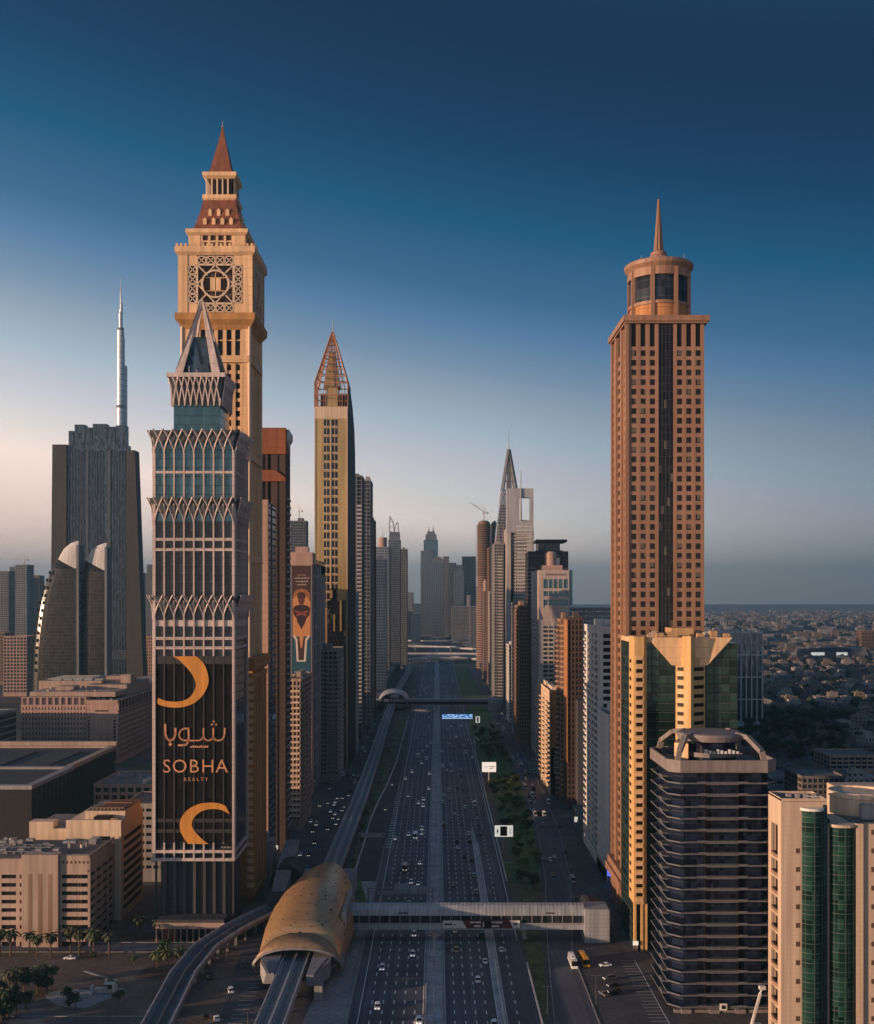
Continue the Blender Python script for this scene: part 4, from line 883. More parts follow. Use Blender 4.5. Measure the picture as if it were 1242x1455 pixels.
panes(root, rects, M['pane'], 100, -.25)
m = MB(); m.ob(fs['F'], cs0, cs1, -.6, -.3, 10, zt-2.5); m.build('central_glazing', M['gblack'], root)
m = MB()
for i in (1, 2, 3): m.ob(fs['F'], cs0+i*(cs1-cs0)/4-.08, cs0+i*(cs1-cs0)/4+.08, -.35, -.15, 10, zt-2.6)
m.build('mullion', M['darkgrey'], root)
m = MB(); m.box(x0-1.2, x1+1.2, Y0-1.2, Y1+1.2, zt-3.2, zt-2.4); m.box(x0-1.9, x1+1.9, Y0-1.9, Y1+1.9, zt-2.4, zt); m.build('cornice', M['towerpink'], root)
m = MB(); m.box(x0-1, x1+1, Y0-1, Y1+1, zt, zt+.2); m.build('roof', M['roof'], root)
m = MB()
for i in range(3): m.box(x0-1.2, x0-.4, Y0+4+i*12, Y0+9+i*12, 0, 14)
m.box(x0-3.5, x0-.2, Y0-1, Y1, 14, 17); m.box(x0-2.5, x0-.3, Y0-.5, Y1-.5, 17, 20); m.build('portico', M['towerpink'], root)
dx, dy = X(936, 473), (Y0+Y1)/2; zd = Z(380, 473)
m = MB(); m.lathe(dx, dy, [(12.4, zt), (12.4, zd-4)], 32); m.build('drum_glazing', M['gdark'], root)
m = MB(); m.lathe(dx, dy, [(12.5, zt+.1), (12.5, zt+7.4)], 32); m.build('drum_base', M['orange'], root)
m = MB(); n = 8
for i in range(n):
    t = 2*math.pi*(i+.5)/n; m.bar((dx+12.9*math.cos(t), dy+12.9*math.sin(t), zt), (dx+12.9*math.cos(t), dy+12.9*math.sin(t), zd-3), 1.5)
m.lathe(dx, dy, [(13.1, zt+7.3), (13.1, zt+8.6), (12.3, zt+8.6)], 32); m.lathe(dx, dy, [(12.3, zd-6.4), (13.2, zd-6.4), (13.2, zd-3), (14.6, zd-1.4), (14.8, zd), (14.2, zd+.5), (5.2, zd+2.0), (4.8, zd+4), (3.6, zd+4.8), (3.4, zd+6.2), (2.2, zd+7)], 32)
m.build('drum_frame', M['towerpink'], root, smooth=False)
m = MB()
for i in range(8):
    t = 2*math.pi*i/8; m.tube((dx+1.7*math.cos(t), dy+1.7*math.sin(t), zd+6.5), (dx+.3*math.cos(t), dy+.3*math.sin(t), Z(283, 473)), .55, .12, 6)
m.lathe(dx, dy, [(1.6, zd+6.5), (.2, Z(286, 473))], 10); m.build('spire', M['towerpink'], root)
m = MB(); m.lathe(dx, dy, [(15, zt+.2), (15, zt+1.4), (14.8, zt+1.4), (14.8, zt+.2)], 32); m.tube((dx+9, dy-9, zd), (dx+9, dy-9, zd+3), .12); m.tube((dx-9, dy-8, zd), (dx-9, dy-8, zd+2.6), .12); m.build('railing', M['steel'], root)

# ---- gold and green glass tower
Y0, Y1 = 419., 450.; x0, x1 = X(902, Y0), X(1048, Y0); W = x1-x0; zt = Z(908, Y0)
root = thing('green_glass_tower', 'squat green glass tower with golden balcony columns and angular tan roof panels', 'tower', ((x0+x1)/2, (Y0+Y1)/2, 0))
fs = frames(x0, x1, Y0, Y1); f = fs['F']
m = MB(); m.box(x0, x1, Y0, Y1, 0, zt-1.5); m.build('glazing', M['ggreen'], root)
m = MB()
for k in range(int(zt/3.4)-2): m.ob(f, .2, W, -.1, .14, k*3.4+2.6, k*3.4+2.85); m.ob(fs['L'], .2, Y1-Y0-.2, -.1, .14, k*3.4+2.6, k*3.4+2.85)
m.build('floor_line', M['darkgrey'], root)
xa, xb, xm_ = X(960, Y0)-x0, X(1002, Y0)-x0, X(982, Y0-5)-x0
c1 = X(919, Y0)-x0
mw = MB()
mw.prism([(x0-.6, Y0-2), (x0+c1-1.4, Y0-2), (x0+c1, Y0), (x0-.6, Y0+.5)], 18, zt+1); mw.box(x0-.6, x0, Y0+.5, Y0+9, 18, zt+1)
mw.prism([(x0+xa, Y0), (x0+xm_, Y0-4.4), (x0+xb, Y0), (x0+xb, Y0+1), (x0+xa, Y0+1)], 0, zt-7)
mw.prism([(x0+xm_-2.2, Y0-3.2), (x0+xm_, Y0-4.8), (x0+xm_+1.2, Y0-4.2), (x0+xm_+1.2, Y0), (x0+xm_-2.2, Y0)], 0, zt+1.2)
for q in (x0-.6, x0+2.0, x0+c1-1): mw.box(q, q+.9, Y0-1.9, Y0-.2, 0, 18)
mw.build('column', M['gold2'], root)
e = .35                                                    # openings and balcony fronts on the columns
def recess(*a): o_ = MB(); o_.ob(*a); o_.build('recess', M['dark'], root)
P = lambda u, z, d=.4: (x0+u, Y0-d, z)
ff1 = (x0-.6, Y0-2, 1, 0, 0, -1)
lf = (x0-.6, Y0+9, 0, -1, -1, 0)
va = Vector((xm_-xa, -4.4, 0)); la = va.length; va.normalize(); fa = (x0+xa, Y0, va.x, va.y, va.y, -va.x)
vb = Vector((xb-xm_, 4.4, 0)); lb = vb.length; vb.normalize(); fbb = (x0+xm_, Y0-4.4, vb.x, vb.y, vb.y, -vb.x)
fhh = 3.42; nfl = int((zt-12)/fhh)-4
for k in range(nfl):
    z = 21+k*fhh
    recess(ff1, .8, c1-1.4, -.5, .06, z, z+1.5); recess(lf, 1.2, 5.0, -.4, .05, z, z+1.4)
for k in range(nfl+3):
    z = 8+k*fhh; recess(fa, .8, la-1.4, -.4, .05, z, z+1.4); recess(fbb, .9, lb-.8, -.4, .05, z, z+1.4)
balconies(root, ff1, [(.6, c1-1.2)], 21+1.5-fhh, fhh, nfl+1, M['tan'], .55, 1.5, 80)
balconies(root, fa, [(.7, la-1.3)], 8+1.5-fhh, fhh, nfl+3, M['tan'], .5, 1.5, 80)
m = MB()
zr = zt-1.5
def slope(u0, u1, ul0, ul1, zlow, dd):
    m.add([P(u0, zt+.6, .5), P(u1, zt+.6, .5), P(ul1, zlow, .6+dd), P(ul0, zlow, .6+dd), P(u0, zt+.6, -.4), P(u1, zt+.6, -.4), P(ul1, zlow, -.1), P(ul0, zlow, -.1)], [(0,3,2,1),(0,1,5,4),(3,7,6,2),(1,2,6,5),(0,4,7,3)])
slope(c1+.1, xm_-2.2, xa-1.5, xm_-2.2, zt-10, 1.2); slope(xm_+1.2, W-2, xm_+1.2, xb+.5, zt-10, 1.2)
m.box(x0, x1-3, Y0+.5, Y1, zt-1.6, zt+.4)
m.build('roof_panel', M['tan'], root)
m = MB()
for u in (c1+4, c1+8.5, xm_+4, xm_+9, xm_+14): m.box(x0+u, x0+u+2.6, Y0+1.5, Y0+4, zt+.3, zt+1.6+(u % 2))
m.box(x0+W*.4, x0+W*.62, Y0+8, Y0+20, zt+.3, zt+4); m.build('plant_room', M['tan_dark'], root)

roof_clutter(root, x0+4, x1-5, Y0+6, Y1-2, zt+.4, 12, 4, 'beige')
# ---- far grid-glass slab behind the granite tower
Y = 1150.; root, _ = tower('grid_glass_slab', 'blue glass office slab with white grid frame beyond the granite tower', 'office block', X(985, Y), X(1083, Y), Y, Y+34, Z(899, Y), M['white'], M['gblue'], 13, 4, 23, 1.0, 1.0, 1.0, faces='FRL', plant=False)
m = MB(); 
for i in range(1, 13): 
    u = X(985, Y)+i*(X(1083, Y)-X(985, Y))/13; m.box(u-.5, u+.5, Y-1.2, Y-.2, Z(899, Y), Z(895, Y)); 
m.build('roof_fin', M['steel'], root)

# ---- navy banded tower
Y0, Y1 = 355., 388.; x0, x1 = 76.0, X(1102, Y0); zt = Z(1080, Y0); W = x1-x0
root = thing('banded_tower', 'navy glass tower with pale curved balcony bands and an open frame crown', 'tower', ((x0+x1)/2, (Y0+Y1)/2, 0))
def oct_(o, c=3.0): return [(x0-o+c, Y0-o), (x1+o-c, Y0-o), (x1+o, Y0-o+c), (x1+o, Y1+o-c), (x1+o-c, Y1+o), (x0-o+c, Y1+o), (x0-o, Y1+o-c), (x0-o, Y0-o+c)]
m = MB(); m.prism(oct_(-1.3), 0, zt-4); m.build('glazing', M['gnavy'], root)
ca, cb_ = X(1004, Y0), X(1049, Y0)
fhh = 3.83; nfl = 20; zb0 = zt-4-nfl*fhh
me1 = None
for k in range(nfl):
    z = zb0+k*fhh
    if me1 is None:
        s = MB(); O = oct_(.75, 3.6); I = oct_(-1.6, 3.0)
        s.ring(O, I, .1, .28)
        def run(pts, h):
            for (a, b), (c, d) in zip(pts, pts[1:]): s.bar((a, b, .28+h/2), (c, d, .28+h/2), .18, h)
        run([(ca-3, Y0-.5)]+[O[0], O[7]]+[(x0-.75, Y0+11.5)], .3); run([(cb_+3, Y0-.5), O[1], O[2], O[3]], .3); run([(x0-.75, Y0+17), O[6]], .3)
        s.box(ca, cb_, Y0-.5, Y0+1.5, -.2, .7); s.box(x0-.5, x0+1.5, Y0+11.5, Y0+17, -.35, 1.0)
        s.bar((ca-3, Y0-.55, .6), (ca, Y0-.45, .6), .16, .6); s.bar((cb_, Y0-.45, .6), (cb_+3, Y0-.55, .6), .16, .6)
        rr = root.location; me1 = s.mesh('balcony', M['bandwhite'], off=(rr[0], rr[1], 0))
    inst('balcony', me1, root, (0, 0, z))
m = MB(); m.box(ca-.4, ca+.1, Y0+.6, Y0+2, 0, zt-4); m.box(cb_-.1, cb_+.4, Y0+.6, Y0+2, 0, zt-4)
m.build('partition', M['dark'], root)
m = MB(); m.ring(oct_(1.0, 3.8), oct_(.3, 3.6), zt-3.8, zt); m.build('parapet', M['pinkgrey'], root)
m = MB(); m.prism(oct_(.5), zt-4.1, zt-2.6); m.build('roof', M['roof'], root)
rx, ry, zr = X(1012, 368), 371., Z(1043, 366)
m = MB(); m.lathe(rx, ry, [(8.5, zt-2.6), (8.5, zr-2.8)], 24); m.build('penthouse_glazing', M['gnavy'], root)
m = MB(); m.lathe(rx, ry, [(9.2, zr-7.5), (9.2, zr-6), (8, zr-6)], 28); m.lathe(rx, ry, [(8, zr-2.2), (10.6, zr-2.2), (11.2, zr-.6), (11, zr), (10.2, zr+.3), (0, zr+.4)], 32); m.build('ring_roof', M['pinkgrey'], root)
m = MB()
for sx_ in (-1, 1):
    for sy_ in (-1, 1):
        bxp = x0+2 if sx_ < 0 else x1-3; byp = Y0+1 if sy_ < 0 else Y1-2
        m.path([(bxp, byp, zt-2), (bxp+(1.0 if sx_ < 0 else -1.0), byp+(.6 if sy_ < 0 else -.6), zt+2.5), (rx+sx_*10.5, ry+sy_*8.5, zr-.6), (rx+sx_*7.5, ry+sy_*5.5, zr)], 1.7, 1.5)
m.bar((x0+2.5, Y0+1.5, zt-1), (x0+2.5, Y1-2, zt-1), .4); m.build('crown_frame', M['pinkgrey'], root)
m = MB(); m.prism([(rx-13, ry-4), (rx-9, ry-7), (rx-8, ry-2), (rx-11, ry+3)], zt-2.6, zr-3); m.build('stair_core', M['tan'], root)
m = MB()
for i in range(9): m.box(rx-4+i*1.3, rx-3.2+i*1.3, ry-9.6, ry-8.8, zr-6, zr-4.6-(i % 3)*.3)
m.build('roof_equipment', M['white'], root)
m = MB()
for px in (975, 1015, 1052): m.box(X(px, Y0)-1.6, X(px, Y0)+1.6, Y0-.7, Y0+1, 0, zb0-.4)
m.box(x0+1, x1-1, Y0-.2, Y0+1, zb0-1.6, zb0-.6); m.build('base_column', M['pinkgrey'], root)
m = MB(); m.box(X(1022, Y0), X(1032, Y0), Y0-1.1, Y0-.7, 1.2, 3.4); s_ = m.build('sign', M['white'], root); m = MB(); m.box(X(1024.3, Y0), X(1029.7, Y0), Y0-1.2, Y0-1.1, 1.7, 2.9); m.build('sign_mark', M['dark'], s_)

# ---- cream towers, bottom right
Y0, Y1 = 310., 322.; x0, x1 = X(1110, Y0), X(1175, Y0); zt = Z(1136, Y0); z0 = -.5
root = thing('cream_tower', 'cream-tiled slab tower with a green glass half-cylinder and arched balconies on its side', 'tower', ((x0+x1)/2, Y0+6, 0))
m = MB(); m.box(x0+1.6, x1, Y0+.02, Y1, 0, zt-.6); m.box(x0+.6, x1, Y0, Y0+2.9, 0, zt-.6); m.box(x0+.6, x1, Y1-2.5, Y1-.02, 0, zt-.6); m.box(x0+.6, x0+1.7, Y0+2.8, Y1-2.4, zt-8, zt-.65); xs = x0
fl_ = (x0, Y1, 0, -1, -1, 0); D = Y1-Y0
m.box(x0, x0+.65, Y0, Y0+3.0, 0, zt); m.box(x0, x0+.65, Y1-2.6, Y1, 0, zt); m.box(x0, x0+.65, Y0+2.95, Y1-2.55, zt-8, zt)
fh5 = 5.3; nn = int((zt-10)/fh5)
for k in range(nn): m.box(x0+.02, x0+1.6, Y0+2.95, Y1-2.55, k*fh5+1.3, k*fh5+2.0)
m.box(x0, x1, Y0-.02, Y0+.4, zt-.5, zt+.3); m.box(x0, x0+.4, Y0, Y1, zt-.5, zt+.3); m.box(x1-.4, x1, Y0, Y1, zt-.5, zt+.3); m.box(x0, x1, Y1-.4, Y1, zt-.5, zt+.3)
m.build('wall', M['cream'], root)
m = MB(); m.box(x0+1.5, x0+1.62, Y0+2.9, Y1-2.5, 0, zt-8); m.build('loggia_back', M['dark'], root)
for k in range(nn):
    m = MB(); m.prism([(x0-.05, Y0+3.1), (x0+.5, Y0+3), (x0+.5, Y1-2.6), (x0-.05, Y1-2.7), (x0-.35, (Y0+Y1)/2)], k*fh5+2, k*fh5+3.0); m.build('balcony', M['brown'], root)
    m = MB(); m.ob((x0, Y0, 1, 0, 0, -1), X(1131, Y0)-x0, X(1136.5, Y0)-x0, -.1, .06, k*fh5+4.2, k*fh5+5.6); m.build('window', M['brownpane'], root)
m = MB(); m.box(x0+.5, x1-.5, Y0+.4, Y1-.4, zt-.7, zt-.4); m.build('roof', M['roof'], root)
def halfcyl(nm, xc, r, ya, z1, root, cap=M['white'], gm=None):
    m = MB(); A = [math.pi+math.pi*i/14 for i in range(15)]
    ring = lambda rr, z: [(xc+rr*math.cos(t), ya+rr*.75*math.sin(t), z) for t in A]+[(xc+rr, ya+1, z), (xc-rr, ya+1, z)]
    m.loft([ring(r, 0), ring(r, z1-.6)]); m.build('bay_glazing', gm or M['ggreen2'], root)
    m = MB(); m.loft([ring(r+.45, z1-.6), ring(r+.45, z1+.15)]); m.build('bay_cap', cap, root)
    m = MB(); k = 1.5
    while k < z1-2: m.loft([ring(r+.1, k), ring(r+.1, k+.16)]); k += 2.75
    for t in (3, 7, 11): p = ring(r+.08, 0)[t]; m.box(p[0]-.08, p[0]+.08, p[1]-.08, p[1]+.08, 0, z1-.7)
    m.build('bay_mullion', M['greenline'], root)
halfcyl('bay', X(1154, Y0), 2.9, Y0, Z(1150, Y0-2), root)
m = MB(); m.box(X(1169, Y0), X(1175, Y0)-.02, Y0-.5, Y0+.1, 0, zt-1.5); m.build('side_glazing', M['gteal'], root)
m = MB()
for i in range(4): m.box(x0+3+i*2.4, x0+4.2+i*2.4, Y0+4, Y0+5.4, zt-.4, zt+.8)
m.bar((x0+8, Y0+2, zt+.6), (x1-1, Y0+.6, zt+.6), .3); m.build('air_conditioner', M['grey'], root)
m = MB(); m.box(x1+.01, x1+1.6, Y0+2, Y1, 0, zt-6); m.build('gap_wall', M['dark'], root)
x2, x3 = X(1216, Y0), X(1216, Y0)+24; zt2 = Z(1172, Y0)
root = thing('cream_tower', 'cream-tiled tower cut by the right picture edge with a green curved glass corner', 'tower', ((x2+x3)/2, Y0+8, 0))
m = MB(); m.box(x2-7.6, x3, Y0+1.2, Y0+18, 0, zt2-.4); m.box(x2, x3, Y0, Y0+1.2, 0, zt2+.2); m.box(x2-.1, x2+1.9, Y0-.7, Y0, 0, zt2+.4)
m.build('wall', M['cream'], root)
for k in range(13): m = MB(); m.ob((x2, Y0, 1, 0, 0, -1), X(1238, Y0)-x2, X(1243.5, Y0)-x2, -.1, .06, k*fh5+4.2, k*fh5+5.6); m.build('window', M['brownpane'], root)
halfcyl('bay', x2-3.4, 3.6, Y0+1.2, zt2, root, M['cream'])
m = MB(); m.box(x2+.5, x3-.5, Y0+1.5, Y0+17, zt2-.5, zt2-.2); m.build('roof', M['roof'], root)
m = MB(); m.lathe(X(1226, 325), 330, [(8, zt2-.3), (8, Z(1138, 322)), (8.4, Z(1136, 322)), (8.4, Z(1130, 322)), (7.9, Z(1129, 322)), (7.9, Z(1131.5, 322)), (0, Z(1131, 322))], 28); m.build('rotunda', M['creampale'], root)
m = MB(); m.box(X(1186, 345), X(1242, 345)+8, 345, 352, 0, Z(1117, 345)); m.build('rear_wing', M['cream'], root)
m = MB(); m.box(X(1223, 318), X(1242, 318), 317, 319, zt2, zt2+4.2); m.build('air_conditioner', M['grey'], root)

# ---- white balcony towers next to the granite tower
Y0, Y1 = 552., 606.; x0 = X(852, Y0); x1 = x0+15; zt = Z(893, Y0)
root, rects = tower('white_apartment_tower', 'white apartment tower with dark square balcony openings, left of the granite tower', 'apartment block', x0, x1, Y0, Y1, zt, M['white'], M['gblack'], 2, 4, 3.55, 3.4, 1.4, d=1.0, win=40, top=2)
balconies(root, (x0-.9, Y1, 0, -1, -1, 0), [(7, 11), (43, 47)], 9, 3.55, 30, M['white'], 1.0, 1.0)
m = MB(); m.box(x1+.5, x1+9, Y0+6, Y1, 0, zt-2)
for k in range(30): m.box(x1+.6, x1+9.1, Y0+5.7, Y0+6.1, 8+k*3.5, 9.6+k*3.5)
m.build('rear_wing', M['midgrey'], root)
Y0, Y1 = 520., 550.; x0, x1 = X(863, Y0), X(863, Y0)+9; zt = Z(1018, Y0)
root, rects = tower('white_slab_block', 'lower white slab block with small square windows at the foot of the white tower', 'apartment block', x0, x1, Y0, Y1, zt, M['white'], M['gblack'], 1, 7, 3.4, 2.6, 2.1, d=.5, win=60)
m = MB(); m.box(x1-3.5, x1, Y0-.6, Y0-.4, 6, zt-6); m.build('dark_panel', M['gdark'], root)
m = MB(); m.box(x0-.6, x1+1, Y0-1.5, Y1+1, 0, 6.5); m.build('podium', M['grey'], root)
# ---- brown pair with round balcony column
Y0, Y1 = 721., 744.; x0, x1 = X(796, Y0), X(809, Y0); zt = Z(882, Y0)
root, _ = tower('brown_balcony_tower', 'brown tower with stacked rounded balconies, right of the sunlit beige block', 'apartment block', x0+1, x1, Y0+3, Y1, zt, M['brown'], M['gblack'], 3, 4, 3.4, .9, 1.4, faces='FRL')
s = MB(); s.loft([[(2.8*math.cos(t), 2.8*math.sin(t), z) for t in [i*math.pi/9 for i in range(18)]] for z in (0, 1.3)]); me = s.mesh('balcony', M['brown'])
for k in range(34):
    inst('balcony', me, root, (x0+3.4-root.location.x, Y0+2.6-root.location.y, 4+k*3.4))
    if k < 33: inst('balcony', me, root, (x0+.6-root.location.x, Y0+11-root.location.y, 4+k*3.4))
m = MB(); m.tube((x0+3.4, Y0+2.6, 0), (x0+3.4, Y0+2.6, zt), 2.1, n=14); m.tube((x0+.6, Y0+11, 0), (x0+.6, Y0+11, zt-4), 1.9, n=14); m.build('bay_wall', M['darkbrown'], root)
Y0, Y1 = 686., 716.; x0, x1 = X(810, Y0), X(831, Y0); zt = Z(880, Y0)
root, _ = tower('dark_brown_tower', 'dark brown tower with an orange edge between the brown balcony tower and the white tower', 'apartment block', x0, x1, Y0+12, Y1, zt, M['darkbrown'], M['gblack'], 4, 10, 3.5, 1.2, 1.3)
m = MB(); m.box(x0-.6, x0, Y0+11, Y0+29, 30, zt-.5); m.build('edge_panel', M['orange'], root)  # orange sheet paints low sunlight onto the road-facing edge
m = MB(); m.box(x0+5, x1+4, Y0, Y0+11.9, 0, Z(995, Y0)); m.build('lower_block', M['darkgrey'], root)
Y = 960.; root, _ = tower('grey_roof_block', 'broad grey block whose roof shows above the white apartment tower', 'office block', X(809, Y), X(874, Y), Y, Y+60, Z(866, Y), M['grey'], M['gblue'], 9, 8, 4, .6, 2.6, plant=False)
# ---- sunlit beige block with the black sign
Y0, Y1 = 748., 842.; x0, x1 = X(782.5, Y0), X(795, Y0); zt = Z(984, Y0)
root, rects = tower('sunlit_block', 'sunlit beige apartment block with an orange end wall and a tall black sign', 'apartment block', x0, x1, Y0, Y1, zt, M['creampale'], M['gblack'], 1, 14, 3.4, 4.2, 1.9, d=.5, faces='L', win=70, plant=False)
balconies(root, (x0-.5, Y1, 0, -1, -1, 0), [(3, 13), (26, 36), (50, 60), (74, 84), (90, 98)], 8, 3.4, 17, M['creampale'], 1.6, 1.0)
m = MB(); m.box(x0+.3, x1+.3, Y0-.6, Y0, Z(1062, Y0), zt+1.2); m.build('end_wall', M['orange'], root)
m = MB(); m.box(x0+.6, x1-1, Y0-1.1, Y0-.61, Z(1112, Y0), Z(1062, Y0)); s_ = m.build('sign', M['dark'], root)
m = MB()
for i, z in enumerate([Z(p, Y0) for p in (1068, 1073, 1078, 1082, 1086, 1090, 1094, 1098)]):
    u = (x0+x1)/2-.3; f = (0, Y0-1.1, 1, 0, 0, -1)
    m.ob(f, u-.5, u-.2, 0, .08, z-.6, z+.6); m.ob(f, u-.5, u+.5, 0, .08, z+(.3 if i % 2 else -.15), z+(.6 if i % 2 else .15)); 
    if i % 3: m.ob(f, u+.2, u+.5, 0, .08, z-.6, z+.5)
m.build('sign_letters', M['white'], s_)
m = MB(); m.box(x0+2, x1-1, Y0+10, Y0+40, zt, zt+3.2); m.box(x0+1.5, x0+3, Y0+48, Y0+75, zt, zt+4); m.build('roof_room', M['creampale'], root)
# ---- white grid tower with pink crown
Y0, Y1 = 918., 987.; x0, x1 = X(766, Y0), X(808, Y0); zt = Z(810, Y0); W = x1-x0
root, rects = tower('grid_crown_tower', 'pale concrete tower with a gridded glass crown and pink penthouse', 'tower', x0, x1, Y0, Y1, Z(850, Y0), M['offwhite'], M['gdark'], 4, 9, 3.7, .8, 1.5, d=.6, plant=False, corner=3.2)
z2 = Z(880, Y0)
m = MB(); m.box(x0-.5, x1+3, Y0-2.4, Y1-1, Z(860, Y0), zt); m.build('crown_glazing', M['gteal'], root)
m = MB(); fr = (x0-.5, Y0-2.4, 1, 0, 0, -1); Wc = W+.6
m.ob(fr, 0, Wc, -.3, .5, Z(823, Y0), zt); m.ob(fr, 0, 4, -.3, .6, Z(862, Y0), Z(823, Y0)); m.ob(fr, Wc-1, Wc, -.3, .6, Z(862, Y0), Z(823, Y0)); m.ob(fr, 0, Wc, -.3, .45, Z(840, Y0), Z(836, Y0)); m.ob(fr, 0, Wc, -.3, .45, Z(852, Y0), Z(847, Y0))
for i in range(1, 5): m.ob(fr, 4+i*(Wc-5)/5-.4, 4+i*(Wc-5)/5+.4, -.3, .4, Z(862, Y0), Z(823, Y0))
fl_ = (x0-.5, Y1-1, 0, -1, -1, 0); m.ob(fl_, 0, Y1-Y0+1.4, -.3, .4, Z(880, Y0), zt)
m.loft([[(x0+.4, Y0, z2-6), (x1-.4, Y0, z2-6), (x1-.4, Y0+3, z2-6), (x0+.4, Y0+3, z2-6)], [(x0-.4, Y0-2.5, Z(860, Y0)), (x1+1, Y0-2.5, Z(860, Y0)), (x1+1, Y0+3, Z(860, Y0)), (x0-.4, Y0+3, Z(860, Y0))]])
m.build('crown_wall', M['pinkwhite'], root)
m = MB()
for i in range(14): m.ob(fr, 6+i*1.25, 6.6+i*1.25, .4, .56, Z(818, Y0), Z(815, Y0))
m.build('vent', M['darkbrown'], root)
m = MB(); m.box(X(772, Y0), X(800, Y0), Y0+4, Y0+30, zt-.5, Z(803, Y0)); m.lathe(X(785, Y0), Y0+12, [(5.2, zt), (5.2, Z(786, Y0)), (3.5, Z(783, Y0))], 18); m.build('penthouse', M['pinkstone'], root)
m = MB(); m.box(X(789, Y0), X(797, Y0), Y0+10, Y0+14, Z(803, Y0), Z(792, Y0)); m.build('plant_room', M['white'], root)
m = MB()
for k in range(26): m.box(X(787, Y0), X(797, Y0), Y0-1.4, Y0-.3, 4+k*3.7, 5.6+k*3.7)
m.build('stair_bay', M['beige'], root)
# ---- flat-topped overhanging roof tower
Y0 = 1100.; x0, x1 = X(752, Y0), X(807, Y0)
root, _ = tower('flat_roof_tower', 'dark tower with a wide overhanging flat roof slab', 'tower', x0, x1, Y0, Y0+45, Z(785, Y0), M['darkgrey'], M['gblack'], 8, 8, 3.8, .7, 1.2, plant=False)
m = MB(); m.box(X(766, Y0), X(797, Y0), Y0+8, Y0+36, Z(785, Y0), Z(770, Y0)); m.build('penthouse_glazing', M['gdark'], root)
m = MB(); m.prism([(X(762, Y0), Y0-1), (X(806, Y0), Y0-1), (X(806, Y0), Y0+40), (X(762, Y0), Y0+40)], Z(770, Y0), Z(766.5, Y0)); m.box(X(762, Y0), X(800, Y0), Y0+3, Y0+38, Z(786, Y0), Z(782, Y0)); m.build('roof_slab', M['darkgrey'], root)
balconies(root, (x0, Y0, 1, 0, 0, -1), [(0, 6), (31, 39)], 100, 3.8, 18, M['grey'], 1.6)
# ---- frame-top tower and needle
Y0 = 1350.; x0, x1 = X(720, Y0), X(762, Y0); zf = Z(752, Y0)
root, _ = tower('frame_top_tower', 'pale tower crowned by a square frame with a tall rectangular opening and a needle', 'tower', x0, X(758, Y0), Y0, Y0+46, zf, M['offwhite'], M['gdark'], 6, 9, 4, 1.0, 1.8, plant=False, corner=8)
m = MB(); zt = Z(694, Y0); fr = (x0, Y0-1.5, 1, 0, 0, -1); W = X(758, Y0)-x0; h0, h1 = X(738, Y0)-x0, X(753.5, Y0)-x0
m.ob(fr, 0, h0, -12, 0, zf-4, zt); m.ob(fr, h1, W, -12, 0, zf-4, zt); m.ob(fr, h0-.1, h1+.1, -12, -.02, zf-4, Z(739, Y0)); m.ob(fr, h0-.1, h1+.1, -12, -.02, Z(707, Y0), zt)
m.build('crown_frame', M['palegrey'], root)
m = MB(); m.tube((X(740, Y0), Y0-2.6, Z(740, Y0)), (X(740, Y0), Y0-2.6, Z(667, Y0)), 1.3, .25); m.build('needle', M['steel'], root)
balconies(root, (X(733, Y0), Y0, 1, 0, 0, -1), [(1, 20)], Z(835, Y0), 4.7, 17, M['white'], 1.8, 1.3)
m = MB(); m.box(X(726, Y0), X(730, Y0), Y0-.5, Y0, 10, zf); m.build('glass_strip', M['gdark'], root)
# ---- pointed tower with triangular spire behind
Y0 = 1480.; xm = X(724.6, Y0)
root = thing('pointed_tower', 'tall tapering tower with an open triangular spire and antenna left of the frame-topped tower', 'tower', (xm, Y0+20, 0))
lx = lambda py: X({1000: 701, 870: 702.5, 780: 704, 740: 707.5, 695: 713.6}[py], Y0)
xr = X(735, Y0)
m = MB(); m.loft([[(lx(p), Y0, Z(p, Y0) if p < 1000 else 0), (xr, Y0, Z(p, Y0) if p < 1000 else 0), (xr, Y0+40, Z(p, Y0) if p < 1000 else 0), (lx(p), Y0+40, Z(p, Y0) if p < 1000 else 0)] for p in (1000, 870, 780, 740, 695)]); m.build('glazing', M['gpale'], root)
m = MB()
for k in range(70):
    z = 8+k*3.9
    if z < Z(700, Y0):
        pv = HY-(z-EH)*F/Y0; a = X(701 if pv > 780 else 704+(780-pv)/85*9.6, Y0); m.box(a-.4, xr-8, Y0-.5, Y0+38, z, z+1.5)
for u in (4, 10, 17): m.box(X(704, Y0)+u, X(704, Y0)+u+1.4, Y0-.8, Y0, 0, Z(745, Y0))
m.build('floor_band', M['brown2'], root)
m = MB(); zb, za = Z(695, Y0), Z(636, Y0); hw = X(734, Y0)-xm
for sx_ in (-1, 1):
    for y in (Y0+2, Y0+38): m.bar((xm+sx_*hw, y, zb), (xm+sx_*.6, Y0+20, za), 3.0)
m.loft([[(xm-a, Y0+20-a, z), (xm+a, Y0+20-a, z), (xm+a, Y0+20+a, z), (xm-a, Y0+20+a, z)] for a, z in ((4, zb), (.6, za))])
for t in (.2, .4, .6, .75): m.bar((xm-hw*(1-t), Y0+2+18*t, zb+(za-zb)*t), (xm+hw*(1-t), Y0+2+18*t, zb+(za-zb)*t), 1.4)
m.build('spire_frame', M['midgrey'], root)
m = MB(); m.tube((xm, Y0+20, za-4), (xm, Y0+20, Z(600, Y0)), .7, .12); m.build('antenna', M['steel'], root)
